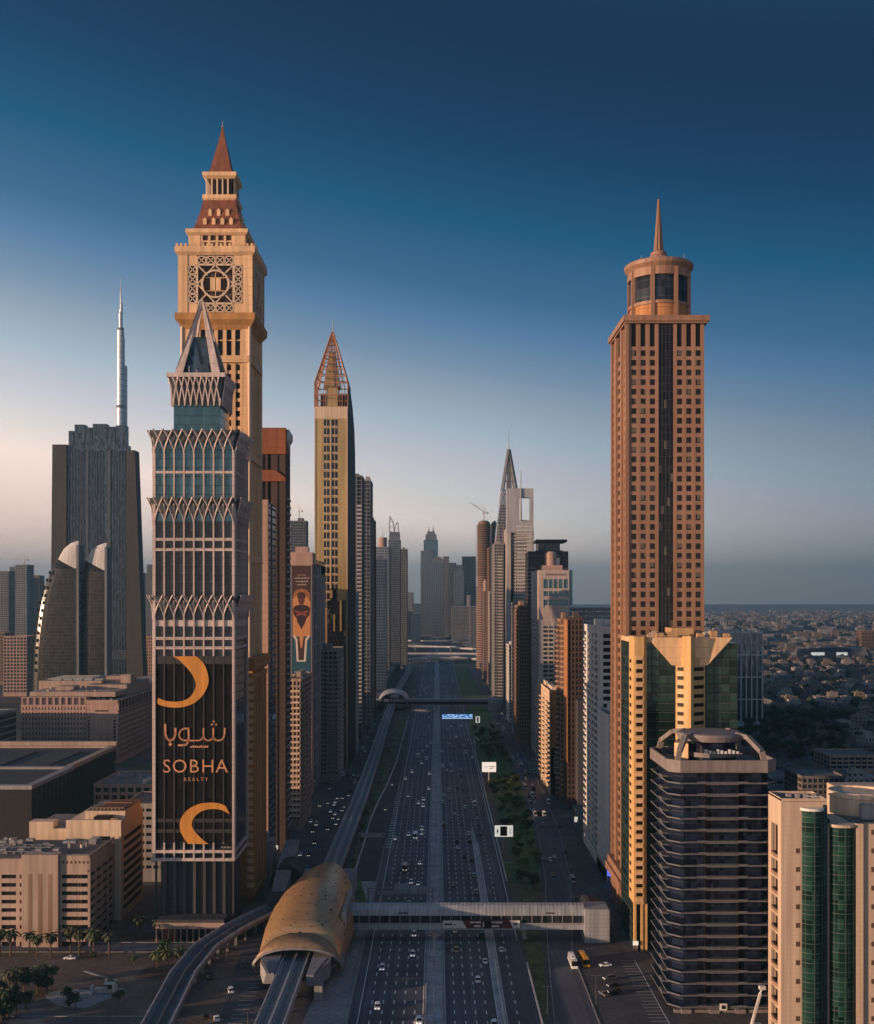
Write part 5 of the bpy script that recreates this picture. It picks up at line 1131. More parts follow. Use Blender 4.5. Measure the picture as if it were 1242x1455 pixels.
# ---- infill of the right row
Y = 1000.; root, _ = tower('brown_ribbed_tower', 'dark brown ribbed tower left of the gridded-crown tower', 'apartment block', X(738, Y), X(752, Y), Y, Y+60, Z(862, Y), M['brown'], M['gblack'], 4, 10, 3.5, 1.0, 1.3)
balconies(root, (X(738, Y), Y+60, 0, -1, -1, 0), [(5, 20), (32, 50)], 6, 3.5, 34, M['brown'], 1.3)
Y = 1075.; root, _ = tower('grey_balcony_tower', 'grey tower with fine stacked balconies, left of the brown ribbed tower', 'apartment block', X(731, Y), X(741, Y), Y, Y+40, Z(858, Y), M['grey'], M['gblack'], 3, 8, 3.5, .9, 1.3)
balconies(root, (X(731, Y), Y, 1, 0, 0, -1), [(.3, 6)], 6, 3.5, 34, M['offwhite'], 1.3)
Y = 1180.; root, _ = tower('white_low_tower', 'white low tower with dark windows at the foot of the frame-topped tower', 'apartment block', X(724, Y), X(734, Y), Y, Y+50, Z(918, Y), M['white'], M['gblack'], 3, 8, 3.6, 1.0, 1.5)
Y = 1560.; root, _ = tower('striped_tower', 'dark tower with pale vertical stripes left of the pointed tower', 'tower', X(700, Y), X(708, Y), Y, Y+60, Z(743, Y), M['midgrey'], M['gblack'], 3, 8, 3.8, 1.4, .6)
Y = 1700.; root, _ = tower('olive_tower', 'slim dark olive tower between the crane tower and the striped tower', 'tower', X(694.5, Y), X(701, Y), Y, Y+50, Z(779, Y), M['brown'], M['gblack'], 3, 8, 3.8, 1.0, .6)
Y = 1800.; root, _ = tower('pink_lit_tower', 'slim sunlit pink tower with a pointed head in front of the crane tower', 'tower', X(687, Y), X(697, Y), Y, Y+50, Z(838, Y), M['pinkstone'], M['gdark'], 4, 8, 3.8, 1.0, 1.0, plant=False)
m = MB(); Y = 1800.; m.loft([[(X(690, Y)-0, Y+5, Z(838, Y)), (X(697, Y), Y+5, Z(838, Y)), (X(697, Y), Y+25, Z(838, Y)), (X(690, Y), Y+25, Z(838, Y))], [(X(695, Y), Y+10, Z(812, Y)), (X(697, Y), Y+10, Z(810, Y)), (X(697, Y), Y+20, Z(810, Y)), (X(695, Y), Y+20, Z(812, Y))]]); m.lathe(X(690, Y), Y+2, [(4, Z(840, Y)), (4, Z(828, Y)), (2, Z(824, Y))], 12); m.build('pointed_head', M['pinkstone'], root)
Y = 1640.; root, _ = tower('thin_white_tower', 'very slim off-white tower right of the sunlit pink tower', 'tower', X(695.5, Y), X(700, Y), Y, Y+30, Z(843, Y), M['offwhite'], M['gdark'], 2, 5, 3.8, .8, 1.2)
Y = 1350.; root, _ = tower('balcony_slab', 'slab tower with bright balcony edges at the kerb, left of the frame-topped tower', 'apartment block', X(704, Y), X(717, Y), Y+20, Y+80, Z(772, Y), M['grey'], M['gblack'], 4, 9, 3.8, .8, 1.4)
balconies(root, (X(704, Y), Y+20, 1, 0, 0, -1), [(4.5, 10)], 8, 3.8, 48, M['white'], 1.4)
Y = 2080.; xm = X(688, Y); rr = X(699.5, Y)-xm; zt = Z(745, Y)
root = thing('round_unfinished_tower', 'round reddish tower under construction with bare floor slabs and a crane', 'tower', (xm, Y, 0))
m = MB(); m.lathe(xm, Y, [(rr-3, 0), (rr-3, zt)], 20); m.build('core', M['darkbrown'], root)
for k in range(62):
    m = MB(); m.lathe(xm, Y, [(rr-3.2, k*4.4+3), (rr, k*4.4+3), (rr, k*4.4+4.5), (rr-3.2, k*4.4+4.5)], 20)
    if k*4.4+4.5 < zt: m.build('floor_slab', M['pinkstone'] if k < 40 else M['brown'], root)
m = MB(); m.lathe(xm, Y, [(rr*.75, zt), (rr*.7, zt+4), (rr*.3, zt+7)], 14)
for i in range(7): m.box(xm-rr*.7+i*rr*.22, xm-rr*.7+i*rr*.22+1, Y-2, Y+2, zt, zt+5+(i % 3)*2)
m.build('formwork', M['brown'], root)
crane('tower_crane', 'luffing crane rising from the round unfinished tower', xm, Y+4, zt+3, 20, 26, math.pi*.98, .62, 1.9)
Y = 2150.; root, _ = tower('beige_low_tower', 'low sunlit beige block at the foot of the round unfinished tower', 'apartment block', X(680, Y), X(690, Y), Y, Y+60, Z(880, Y), M['beige'], M['gdark'], 4, 8, 4, 1.2, 1.4)
# ================================================================ left foreground and skyline
# ---- pink courthouse-like office complex
Y0 = 890.; x0, x1 = X(31, Y0), X(122.5, Y0); zt = Z(991, Y0)
root, rects = tower('office_complex', 'broad pink stone office complex with a gridded facade and flat roof terraces', 'office building', x0, x1, Y0, Y0+110, zt-7, M['pinkstone'], M['dark'], 20, 16, 4.0, 1.7, 1.9, d=.7, faces='FL', base=2, plant=False, win=100)
fr = (x0, Y0, 1, 0, 0, -1); W = x1-x0; m = MB()
grid(m, (x0, Y0, 1, 0, 0, -1), W, zt-7, zt+.5, 10, 1, 1.8, 1.2, .8); m.box(x0, x1, Y0+.5, Y0+108, zt-7, zt-.5)
xa, xb = X(123, Y0-2), X(167.5, Y0-2); zb = Z(996, Y0-2)
m.box(xa, xb, Y0-2, Y0+120, 0, zb); m.ob((xa, Y0-2, 1, 0, 0, -1), 0, xb-xa, -.1, .5, zb-2, zb+.8); m.ob((xa, Y0-2, 1, 0, 0, -1), 0, xb-xa, -.1, .35, zb-15, zb-13.5)
f2 = (xb, Y0-2, 0, 1, 1, 0); grid(m, f2, 122, 4, zb-9, 26, 9, 1.5, 1.6, .6); grid(m, f2, 122, zb-8, zb+.6, 13, 1, 1.6, 1.4, .8)
m.build('wing_wall', M['pinkstone'], root)
m = MB()
for k in range(14): m.ob((xa, Y0-2, 1, 0, 0, -1), xb-xa-3.4, xb-xa-1.6, -.1, .12, 3+k*2.6, 4.8+k*2.6); m.ob((xa, Y0-2, 1, 0, 0, -1), 1.2, 2.4, -.1, .12, 3+k*2.6, 4.8+k*2.6)
m.ob((xa, Y0-2, 1, 0, 0, -1), 7, 18, -.1, .12, zb-8.6, zb-7.6); m.ob(f2, .5, 121, -.1, .05, 4, zb-.5); m.build('window', M['dark'], root)
m = MB(); m.box(x0+2, x1+20, Y0+12, Y0+104, zt-.5, zt+3.5); m.box(x0-8, x1-6, Y0+60, Y0+125, zt, zt+9); m.box(x1-14, xb-6, Y0+45, Y0+118, zb, zb+9.5)
m.box(x0+20, x0+34, Y0+25, Y0+40, zt+3.5, zt+7); m.box(xa-6, xa+14, Y0+70, Y0+92, zb+9.5, zb+15); m.box(xb-16, xb-7, Y0+60, Y0+72, zb+9.5, zb+17)
m.build('roof_block', M['beige'], root)
m = MB(); m.box(x0+1, x1-1, Y0+2, Y0+106, zt-.4, zt-.2); m.box(xa+1, xb-1, Y0-1, Y0+118, zb, zb+.2); m.box(x0-7, x1-7, Y0+61, Y0+124, zt+9, zt+9.2); m.box(x1-13, xb-7, Y0+46, Y0+117, zb+9.5, zb+9.7); m.build('roof', M['roof'], root)
m = MB()
for i in range(5): m.box(x0+4+i*9, x0+11+i*9, Y0+62, Y0+64, zt+9.2, zt+11)
for i in range(6): m.box(x0-4, x0+30, Y0+70+i*8, Y0+70.6+i*8, zt+9.2, zt+10.4)
m.build('air_conditioner', M['metal'], root)
roof_clutter(root, x0+6, x1+12, Y0+14, Y0+58, zt+3.5, 16, 8, 'beige'); roof_clutter(root, xa+2, xb-4, Y0+4, Y0+42, zb+.2, 8, 9)
# long rear wing of the complex behind the rib tower
m = MB(); m.box(xb-40, xb+8, Y0+120, Y0+230, 0, zb+4); f3 = (xb+8, Y0+120, 0, 1, 1, 0); grid(m, f3, 110, 4, zb+3, 24, 10, 1.6, 1.6, .6); m.build('rear_wing', M['pinkstone'], root)
# ---- dark flat-roofed halls
root = thing('dark_hall', 'large dark flat-roofed hall with a pale roof edge, below the pink office complex', 'hall', (-330, 700, 0)); m = MB(); m.box(-460, -226, 640, 762, 0, 30); grid(m, (-226, 640, 0, 1, 1, 0), 122, 0, 30, 20, 5, .6, .5, .4); m.build('wall', M['darkwall'], root)
m = MB(); m.ring([(-461, 639), (-225, 639), (-225, 768), (-461, 768)], [(-457, 643), (-229, 643), (-229, 762), (-457, 762)], 29.5, 32); m.box(-461, -225, 764, 768, 28, 34.5); m.build('parapet', M['beige'], root)
m = MB(); m.box(-458, -228, 642, 763, 30, 30.3); 
for i in range(7): m.box(-440+i*30, -422+i*30, 660, 740, 30.3, 31.2)
m.build('roof', M['darkroof'], root)
root = thing('dark_hall', 'nearer dark slab-sided hall at the left picture edge', 'hall', (-260, 600, 0)); m = MB(); m.box(-420, -212, 568, 632, 0, 36); grid(m, (-212, 568, 0, 1, 1, 0), 64, 0, 36, 10, 6, .7, .6, .5); m.build('wall', M['darkwall'], root)
m = MB(); m.ring([(-421, 567), (-211, 567), (-211, 633), (-421, 633)], [(-417, 571), (-215, 571), (-215, 629), (-417, 629)], 35.5, 37.6); m.build('parapet', M['grey'], root); m = MB(); m.box(-418, -214, 570, 630, 36, 36.3); m.build('roof', M['darkroof'], root)
Y = 700.; root, _ = tower('banded_office', 'low dark office with pale floor bands left of the pink complex', 'office building', X(0, 900)-60, X(31, 870)-3, 800, 866, 46, M['grey'], M['gblack'], 8, 8, 5, .0, 1.2)
# ---- small beige block
Y0 = 640.; x0, x1 = X(134, Y0), X(226, Y0); zt = Z(1117, Y0)
root, rects = tower('small_office', 'small beige office with dark square windows behind the hotel', 'office building', x0, x1, Y0, Y0+50, zt, M['beige'], M['dark'], 8, 8, 4.2, 1.6, 1.9, faces='FR', win=60, plant=False, base=3)
m = MB()
for i in range(7): m.box(x1-12+i*1.3, x1-10.2+i*1.3, Y0+8+i*5, Y0+12+i*5, zt, zt+2.4)
m.build('air_conditioner', M['white'], root)
roof_clutter(root, x0+2, x1-14, Y0+5, Y0+46, zt+.1, 14, 6)
# ---- beige hotel with three blocks
root = thing('hotel', 'beige hotel of stepped blocks with dark window bands and a small blue rooftop pool', 'hotel', (-145, 440, 0))
Yh = 423.; x0, x1 = X(-60, Yh), X(127, Yh); zt = Z(1219, Yh); xa, xb = X(32, Yh), X(84, Yh)
m = MB(); m.box(x0, x1-.6, Yh+.6, Yh+33, 0, zt-1); m.build('core', M['dark'], root)
mw = MB(); fr = (x0, Yh, 1, 0, 0, -1); W = x1-x0; u0, u1 = xa-x0, xb-x0; fh = 3.25
for k in range(11):
    z = zt-5.5-k*fh
    if z < 1: break
    for a, b in ((0, u0), (u1, W)): mw.ob(fr, a, b, -.65, 0, z-1.0, z+.75)
    mw.ob((x1, Yh, 0, 1, 1, 0), .3, 33, -.65, 0, z-1.0, z+.75)
mw.ob(fr, u1, W, -.6, -.01, zt-5.4, zt+.9); mw.ob(fr, 0, u0, -.6, -.01, zt-5.4, zt-.5); mw.ob((x1, Yh, 0, 1, 1, 0), 0, 33, -.65, .02, zt-5.4, zt+.9)
for u in (u1+.1, u1+7.6, W-4.2, W-.6): mw.ob(fr, u, u+.9, -.6, -.02, 0, zt)
for u in (0, u0*.3, u0*.62, u0*.9): mw.ob(fr, u, u+1.4, -.6, -.02, 0, zt-1)
for q in (0.1, 8, 16, 24, 31.5): mw.ob((x1, Yh, 0, 1, 1, 0), q, q+1.2, -.6, -.02, 0, zt)
mw.box(xa, xb, Yh-1.2, Yh+4, 0, zt+1.4)
mw.build('wall', M['beige'], root)
m = MB()
for i in range(3): 
    u = xa+2.6+i*3.9; m.box(u, u+1.5, Yh-1.26, Yh-1.0, 3, zt-6)
m.build('recess', M['brown'], root)
m = MB()
for i in range(7): m.box(xb+1.2+i*1.6, xb+1.9+i*1.6, Yh-.02, Yh+.1, zt-2.2, zt-1.2)
m.build('vent', M['darkbrown'], root)
m = MB(); m.box(x0+.5, x1-.5, Yh+.6, Yh+32.4, zt-.6, zt-.2); m.build('roof', M['roof'], root)
m = MB(); m.box(xb+.3, x1-1, Yh+1.4, Yh+6, zt-.2, zt+.1); m.build('pool', M['pool'], root)
m = MB(); m.box(xb-2, xb+3, Yh+10, Yh+14, zt+3.4, zt+4.2); m.box(xb-.5, xb+.6, Yh+11, Yh+12.5, zt-.2, zt+3.5)
for i in range(6): m.bar((xa-14+i*3, Yh+4, zt+.8), (xa-14+i*3, Yh+20, zt+.8), .5)
for i in range(4): m.bar((xa-16, Yh+6+i*4, zt+.9), (xa+6, Yh+6+i*4, zt+.9), .5)
for i in range(5): m.box(x0+6+i*7, x0+8.4+i*7, Yh+8, Yh+11, zt-.2, zt+1.6)
m.build('roof_terrace', M['grey'], root)
roof_clutter(root, x0+4, xa-4, Yh+14, Yh+31, zt-.2, 14, 2); roof_clutter(root, xb+2, x1-3, Yh+16, Yh+31, zt-.2, 8, 3)
Yk = 457.; k0, k1 = X(94, Yk), X(172, Yk); zk = Z(1168, Yk)
mw = MB(); mw.box(k0, k1, Yk, Yk+34, 0, zk); mw.box(k0+6, k1, Yk+6, Yk+30, zk, zk+3.4); mw.ob((k0, Yk, 1, 0, 0, -1), 0, k1-k0, -.1, .2, zk-3, zk+.8)
mw.box(X(44, Yk+10), k0+.1, Yk+8, Yk+40, 0, zk-4.5); mw.box(X(44, Yk+10), X(78, Yk+10), Yk+8, Yk+14, zk-4.5, zk-1.5)
mw.build('rear_wing', M['creampale'], root)
m = MB(); f = (k1, Yk, 0, 1, 1, 0)
for k in range(9): m.ob(f, 4, 31, -.1, .08, zk-9-k*3.6, zk-7.2-k*3.6)
m.ob((k0, Yk, 1, 0, 0, -1), (k1-k0)*.55, (k1-k0)*.8, -.1, .1, zk-7.5, zk-6); m.ob((k0, Yk, 1, 0, 0, -1), (k1-k0)*.5, (k1-k0)*.78, -5.8, .0, zk+.9, zk+2)
m.build('window', M['dark'], root)
m = MB(); m.box(k0+6.4, k1-.4, Yk+6.4, Yk+29.6, zk+3.4, zk+3.6); m.box(X(44, Yk+10)+.5, k0-.3, Yk+8.5, Yk+39, zk-4.5, zk-4.3); m.build('roof', M['roof'], root)
m = MB()
for i in range(8): m.bar((k0+9+i*1.6, Yk+7, zk+4), (k0+13+i*1.6, Yk+29, zk+4), .5)
m.bar((k0+9, Yk+8, zk+4.3), (k1-1, Yk+8, zk+4.3), .5); m.bar((k0+10, Yk+20, zk+4.3), (k1-1, Yk+20, zk+4.3), .5); m.build('pergola', M['brown'], root)
root, _ = tower('side_annex', 'plain grey annex between the hotel and the rib tower', 'annex', X(176, 520), X(222, 500), 520, 552, 36, M['grey'], M['dark'], 6, 4, 4, .8, 2.4, plant=False)
# ---- red-fronted pavilion in front of the rib tower
Y0 = 428.; x0, x1 = X(222, Y0), X(318, Y0)
root = thing('pavilion', 'low pavilion with thin columns and dark red panels in front of the rib tower', 'pavilion', ((x0+x1)/2, Y0+6, 0))
m = MB(); m.box(x0, x1, Y0, Y0+8.5, 7.6, 8.8); m.build('roof', M['darkgrey'], root)
m = MB(); n = 11
for i in range(n+1): m.box(x0+i*(x1-x0)/n-.2, x0+i*(x1-x0)/n+.2, Y0, Y0+.5, 0, 7.6)
m.box(x0, x1, Y0+.02, Y0+.4, 5.2, 7.7); m.build('wall', M['beige'], root)
m = MB(); m.box(x0+.5, x1-.5, Y0+2, Y0+8, 0, 7.5); m.build('glazing', M['gblack'], root)
m = MB(); m.box(x0+2.8, x0+8.2, Y0+.6, Y0+2, 0, 5.2); m.build('red_panel', M['redwall'], root)
# ---- twin sail towers
def sail(px_r, left, capl, capr, apex, lab):
    Ys = 1150.; xr = X(px_r, Ys); root = thing('sail_tower', lab, 'tower', (xr, Ys+24, 0)); n = 16
    A = [-math.pi/2+math.pi*i/(n-1) for i in range(n)]
    def ring(a, b, z, zt=None): return [(xr-a*max(0, math.cos(t)), Ys+10-b*math.sin(t)*-1 if 0 else Ys+10+b*math.sin(t), z if zt is None else zt(math.cos(t))) for t in A]
    rings = []
    for py, pl in left: a = xr-X(pl, Ys); rings.append(ring(a, 5+4*min(1, a/50), Z(py, Ys) if py < 1030 else 0))
    a = xr-X(capl[0], Ys); zc = lambda c: Z(capr, Ys)+(Z(capl[1], Ys)-Z(capr, Ys))*c
    last = ring(a, 5, 0, zc); rings.append(last)
    m = MB(); m.loft(rings); m.build('glazing', M['gsail'], root, smooth=False)
    m = MB(); ap = ring(a*.12, 1, Z(apex, Ys)); mid = ring(a*.72, 3.8, Z((apex+capl[1])/2-2, Ys))
    m.loft([last, mid, ring(a*.42, 2.6, Z(apex+3.5, Ys)), ap]); m.build('cap', M['white'], root)
    m = MB(); m.box(xr, xr+2.6, Ys+1, Ys+18, 0, Z(apex+6, Ys)); m.build('edge_fin', M['midgrey'], root)
    m = MB()
    for py, pl in left[:-1]:
        pass
    k = 0
    for i in range(14): 
        t = i/14; py = 955-t*150; pl = 42+(t**2.2)*30 if px_r < 120 else 112
        m.box(X(pl, Ys)-.1, X(pl, Ys)+1.7, Ys+4, Ys+6, Z(py, Ys), Z(py, Ys)+3.4)
    m.build('edge_vent', M['dark'], root)
sail(108, [(1040, 40), (955, 42), (925, 43.5), (900, 46), (875, 49.5), (855, 53), (835, 58.5), (820, 64), (808, 70)], (78, 794), 810, 768, 'larger dark sail-shaped tower with a white sloping cap, left of its twin')
sail(148, [(1040, 108), (955, 110), (880, 111), (830, 113), (812, 114)], (117, 795), 812, 771, 'narrower dark sail-shaped tower with a white sloping cap, right of its twin')
# ---- dark wide tower with stepped crown
Ys = 1350.; zt = Z(605, Ys); xa, xb = X(95, Ys), X(181, Ys)
root = thing('wide_dark_tower', 'very wide dark slab tower with tapering side walls and stepped crown', 'tower', ((xa+xb)/2, Ys+20, 0))
m = MB(); m.box(xa, xb, Ys, Ys+16, 0, Z(632, Ys)); m.build('glazing', M['gindex'], root)
m = MB()
n = 22
for i in range(n+1):
    u = xa+i*(xb-xa)/n
    if i not in (7, 8, 14, 15): m.box(u-.4, u+.4, Ys-1.0, Ys, 30, Z(640, Ys))
for i in (7, 15): u = xa+i*(xb-xa)/n; m.box(u, u+3.4, Ys-1.6, Ys, 0, Z(640, Ys))
for k in range(4): m.box(xa, xb, Ys-.9, Ys, 60+k*3, 61.5+k*3)
m.build('fin', M['slatefin'], root)
m = MB(); steps = [(.02,.12,612),(.12,.3,603),(.3,.42,607),(.42,.66,602),(.66,.8,606),(.8,.98,604)]
for a, b, py in steps: m.box(xa+(xb-xa)*a+.3, xa+(xb-xa)*b-.8, Ys+1, Ys+14, Z(632, Ys), Z(py, Ys))
m.build('crown', M['gindex'], root)
m = MB(); zz = Z(632, Ys)
m.loft([[(X(72, Ys), Ys-3, 0), (xa+.5, Ys-3, 0), (xa+.5, Ys+17, 0), (X(72, Ys), Ys+17, 0)], [(X(75.5, Ys), Ys-3, zz), (xa+.5, Ys-3, zz), (xa+.5, Ys+17, zz), (X(75.5, Ys), Ys+17, zz)]])
zz = Z(640, Ys); m.loft([[(xb-.5, Ys-3, 0), (X(206, Ys), Ys-3, 0), (X(206, Ys), Ys+17, 0), (xb-.5, Ys+17, 0)], [(xb-.5, Ys-3, zz), (X(192.5, Ys), Ys-3, zz), (X(192.5, Ys), Ys+17, zz), (xb-.5, Ys+17, zz)]])
m.build('side_wall', M['indexwall'], root)
# ---- supertall stepped needle
Yb = 2387.; cx_ = X(171.5, Yb); pxm = Yb/F
root = thing('supertall_tower', 'very tall silver stepped tower tapering to a needle on the left skyline', 'skyscraper', (cx_, Yb, 0))
zz = lambda py: Z(py, Yb)
m = MB()
for dx_, r_, t_ in ((0, 7.5, 470), (-4.4, 5.0, 562), (4.6, 5.2, 520), (-2.0, 5.4, 524), (2.0, 5.2, 480), (-1.0, 5.2, 468), (0, 4.4, 445), (.8, 2.9, 432), (-.6, 2.4, 440), (0, 1.5, 416)):
    rr = r_*pxm*.6 if r_ < 7 else 5.0*pxm; m.lathe(cx_+dx_*pxm, Yb+abs(dx_)*2, [(rr*1.08, 0), (rr, zz(t_)), (rr*.5, zz(t_)+3)], 14)
m.build('shaft', M['silver'], root, smooth=False)
m = MB(); m.tube((cx_, Yb, zz(420)), (cx_, Yb, zz(395)), 1.6, .3); m.build('needle', M['steel'], root)
for py in (580, 500, 470): m = MB(); m.lathe(cx_, Yb, [((6 if py == 580 else 4.6)*pxm, zz(py)), ((6 if py == 580 else 4.6)*pxm, zz(py)+6)], 14); m.build('plant_floor_band', M['midgrey'], root)
# ---- hazy towers at far left and in the gap
for nm, lb, a, b, t, Y, wm in (('hazy_tower', 'pale grey hazy tower leftmost on the skyline', -14, 12, 812, 2300, 'grey'), ('hazy_tower', 'hazy grey tower second from the left picture edge', 14, 23, 806, 2600, 'midgrey'), ('hazy_tower', 'hazy tower with a crane left of the sail towers', 22, 38.5, 803, 2200, 'grey'),
                              ('hazy_tower', 'slim sunlit pink hazy tower left of the sail towers', 39, 47, 822, 2500, 'pinkstone'), ('hazy_tower', 'brown hazy tower just behind the larger sail tower', 47, 56, 818, 2900, 'brown'),
                              ('hazy_tower', 'hazy unfinished tower in the gap right of the wide dark tower', 209, 221, 803, 2000, 'midgrey'), ('hazy_tower', 'low hazy tower beside the wide dark tower', 198, 210, 815, 2400, 'grey'),
                              ('pink_house_block', 'ornate pink apartment block below the leftmost hazy towers', 5, 38, 905, 1500, 'pinkstone'), ('pink_house_block', 'pale pink block between the wide dark tower and the rib tower', 203, 222, 905, 1450, 'pinkstone'),
                              ('pink_house_block', 'low brown block at the left edge under the hazy towers', -25, 6, 900, 1700, 'brown')):
    tower(nm, lb, 'tower' if 'hazy' in nm else 'apartment block', X(a, Y), X(b, Y), Y, Y+36, Z(t, Y), M[wm], M['gdark'], 7, 6, 4.4, 1.3, 1.5, .5, plant=False)
crane('tower_crane', 'small crane on the hazy tower left of the sail towers', X(32, 2200), 2210, Z(803, 2200), 12, 30, 3.0, .05, 1.6)
crane('tower_crane', 'crane on the hazy unfinished tower beside the rib tower', X(217, 2000), 2010, Z(803, 2000), 16, 10, .3, .4, 1.4)
# ================================================================ ground, highway, viaduct, footbridges
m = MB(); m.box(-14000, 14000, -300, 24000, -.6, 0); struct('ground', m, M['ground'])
def sheet(name, pts, z, mat, kind='structure'):
    m = MB(); m.add([(x, y, z) for x, y in pts], [tuple(range(len(pts)))]); return struct(name, m, mat, kind)
def strip_mb(m, left, right, z):
    n = len(left); m.add([(x, y, z) for x, y in left]+[(x, y, z) for x, y in right], [(i, n+i, n+i+1, i+1) for i in range(n-1)])
YA, YB = 250., 7000.
sheet('pavement', [(-420, 250), (120, 250), (120, 2300), (-130, 2300), (-130, 800), (-420, 800)], .010, M['paving'])
m = MB(); m.box(-28.5, -4.3, YA, YB, 0, .030); m.box(1.9, 32.5, YA, YB, 0, .030); struct('road', m, M['asphalt'])
m = MB()
for a, b in ((-4.3, -3.9), (1.5, 1.9)): m.box(a, b, YA, YB, 0, .9)
m.box(-3.9, 1.5, YA, YB, 0, .16); struct('median', m, M['median'])
m = MB()
for y in range(300, 2600, 3): m.box(-3.9, -3.75, y, y+1.6, .9, 1.2)
struct('median_kerb', m, M['kerb'])
m = MB(); z = .036
def dash(x, y0, y1, d=3.2, p=9.0, w_=.34):
    y = y0
    while y < y1: m.box(x-w_/2, x+w_/2, y, y+d, .0301, z); y += p
for x in (5.5, 9.0, 12.4, 15.9): dash(x, 300, 1900)
for x in (-7.5, -11.0, -14.6, -18.2, -21.9): dash(x, 300, 1900)
dash(25.9, 300, 620); dash(26.2, 640, 1600); dash(22.6, 640, 1600)
for x in (2.4, -4.8, -25.6): m.box(x-.12, x+.12, 260, 2600, .0301, z)
m.box(31.2, 31.45, 430, 2600, .0301, z)
m.box(19.2, 19.4, 260, 640, .0301, z); m.box(22.2, 22.4, 260, 600, .0301, z)
for k in range(34): y = 590+k*7.0; xw = max(.6, 4.6-k*.12); m.add([(-28.3, y, z), (-28.3+xw, y+2.4, z), (-28.3+xw, y+3.4, z), (-28.3, y+1.0, z)], [(0,1,2,3)])
struct('road_marking', m, M['line'])
m = MB(); m.add([(19.4, 260, .034), (22.2, 260, .034), (21.9, 600, .034), (20.2, 660, .034), (19.4, 560, .034)], [(0,1,2,3,4)]); struct('road_gore', m, M['median'])
# barriers (the bright low walls)
def barrier(label, pts, mat='kerb', h=.9, w_=.5):
    o = MB(); o.path([(x, y, h/2) for x, y in pts], w_, h); o = o.build('crash_barrier', M[mat]); tag(o, label, 'barrier', None); return o
barrier('pale crash barrier splitting the exit lanes, near bottom right of the highway', [(21.4, 300), (21.1, 405)], 'white')
barrier('pale crash barrier between exit lanes and grass verge before the near footbridge', [(33.2, 300), (32.9, 402)], 'white')
barrier('pale crash barrier along the tree verge beyond the near footbridge', [(32.9, 520), (32.9, 960), (34.5, 1020)], 'white')
barrier('pale crash barrier curving away by the small white billboard', [(33.5, 1010), (36, 1060), (42, 1015)], 'white')
barrier('long crash barrier along the left edge of the highway beside the station', [(-28.9, 300), (-28.9, 590)], 'kerb')
barrier('curving crash barrier outside the left slip road', [(-47, 470), (-41, 520), (-40.5, 600), (-41, 660), (-39.5, 720), (-36.5, 790), (-34, 900), (-33, 1200)], 'white')
# slip road left, service roads, verges
m = MB(); strip_mb(m, [(-40.2, 520), (-40.2, 640), (-38.8, 720), (-35.8, 790), (-33.4, 900), (-31, 1150)], [(-28.5, 520), (-28.5, 640), (-28.5, 720), (-28.5, 790), (-28.5, 900), (-28.5, 1150)], .026); struct('slip_road', m, M['asphalt2'])
sheet('slip_road_apron', [(-45, 478), (-28.6, 478), (-28.6, 562), (-40.3, 562)], .020, M['median'])
m = MB(); strip_mb(m, [(-28.6, 250), (-28.6, 330), (-28.6, 470)], [(-40, 250), (-44, 330), (-36, 470)], .022); struct('station_forecourt', m, M['grey'])
sl = [(36, 250), (37.5, 345), (42.5, 415), (47, 470), (52, 520), (59, 640), (62, 800), (63.5, 1000), (63, 1400), (62, 2200)]
sr = [(50, 250), (51, 345), (50.8, 415), (57, 470), (63, 520), (70.5, 640), (73, 800), (74, 1000), (74, 1400), (73, 2200)]
m = MB(); strip_mb(m, sl, sr, .026); struct('service_road', m, M['asphalt'])
m = MB()
for side, s in ((sl, -.15), (sr, .15)):
    m.path([(x+s*3, y, .075) for x, y in side], .35, .15)
struct('kerb', m, M['kerb'])
vg = [(x-2.6, y) for x, y in sl]
m = MB(); strip_mb(m, [(33.6, y) for x, y in vg][:5], vg[:5], .024); struct('grass', m, M['drygrass'], 'stuff')
m = MB(); strip_mb(m, [(33.6, y) for x, y in vg][4:], vg[4:], .0245); struct('verge_grass', m, M['grass'], 'stuff')
m = MB(); strip_mb(m, [(33.7, 560), (33.7, 900)], [(38.2, 560), (37.2, 900)], .032); struct('sand_path', m, M['sand'])
m = MB(); strip_mb(m, [(-44, 500), (-44, 700), (-45, 900), (-46, 1230)], [(-41.6, 500), (-42, 640), (-38, 790), (-34, 1230)], .024); struct('left_verge', m, M['drygrass'], 'stuff')
m = MB(); strip_mb(m, [(-43.8, 470), (-43.8, 560)], [(-29, 470), (-40.5, 545)], .0262); struct('grass_patch', m, M['grass'], 'stuff')
m = MB(); strip_mb(m, [(-75, 500), (-74, 800), (-72, 1300), (-70, 2200)], [(-62, 500), (-62, 800), (-61, 1300), (-60, 2200)], .022); struct('left_service_road', m, M['asphalt2'])
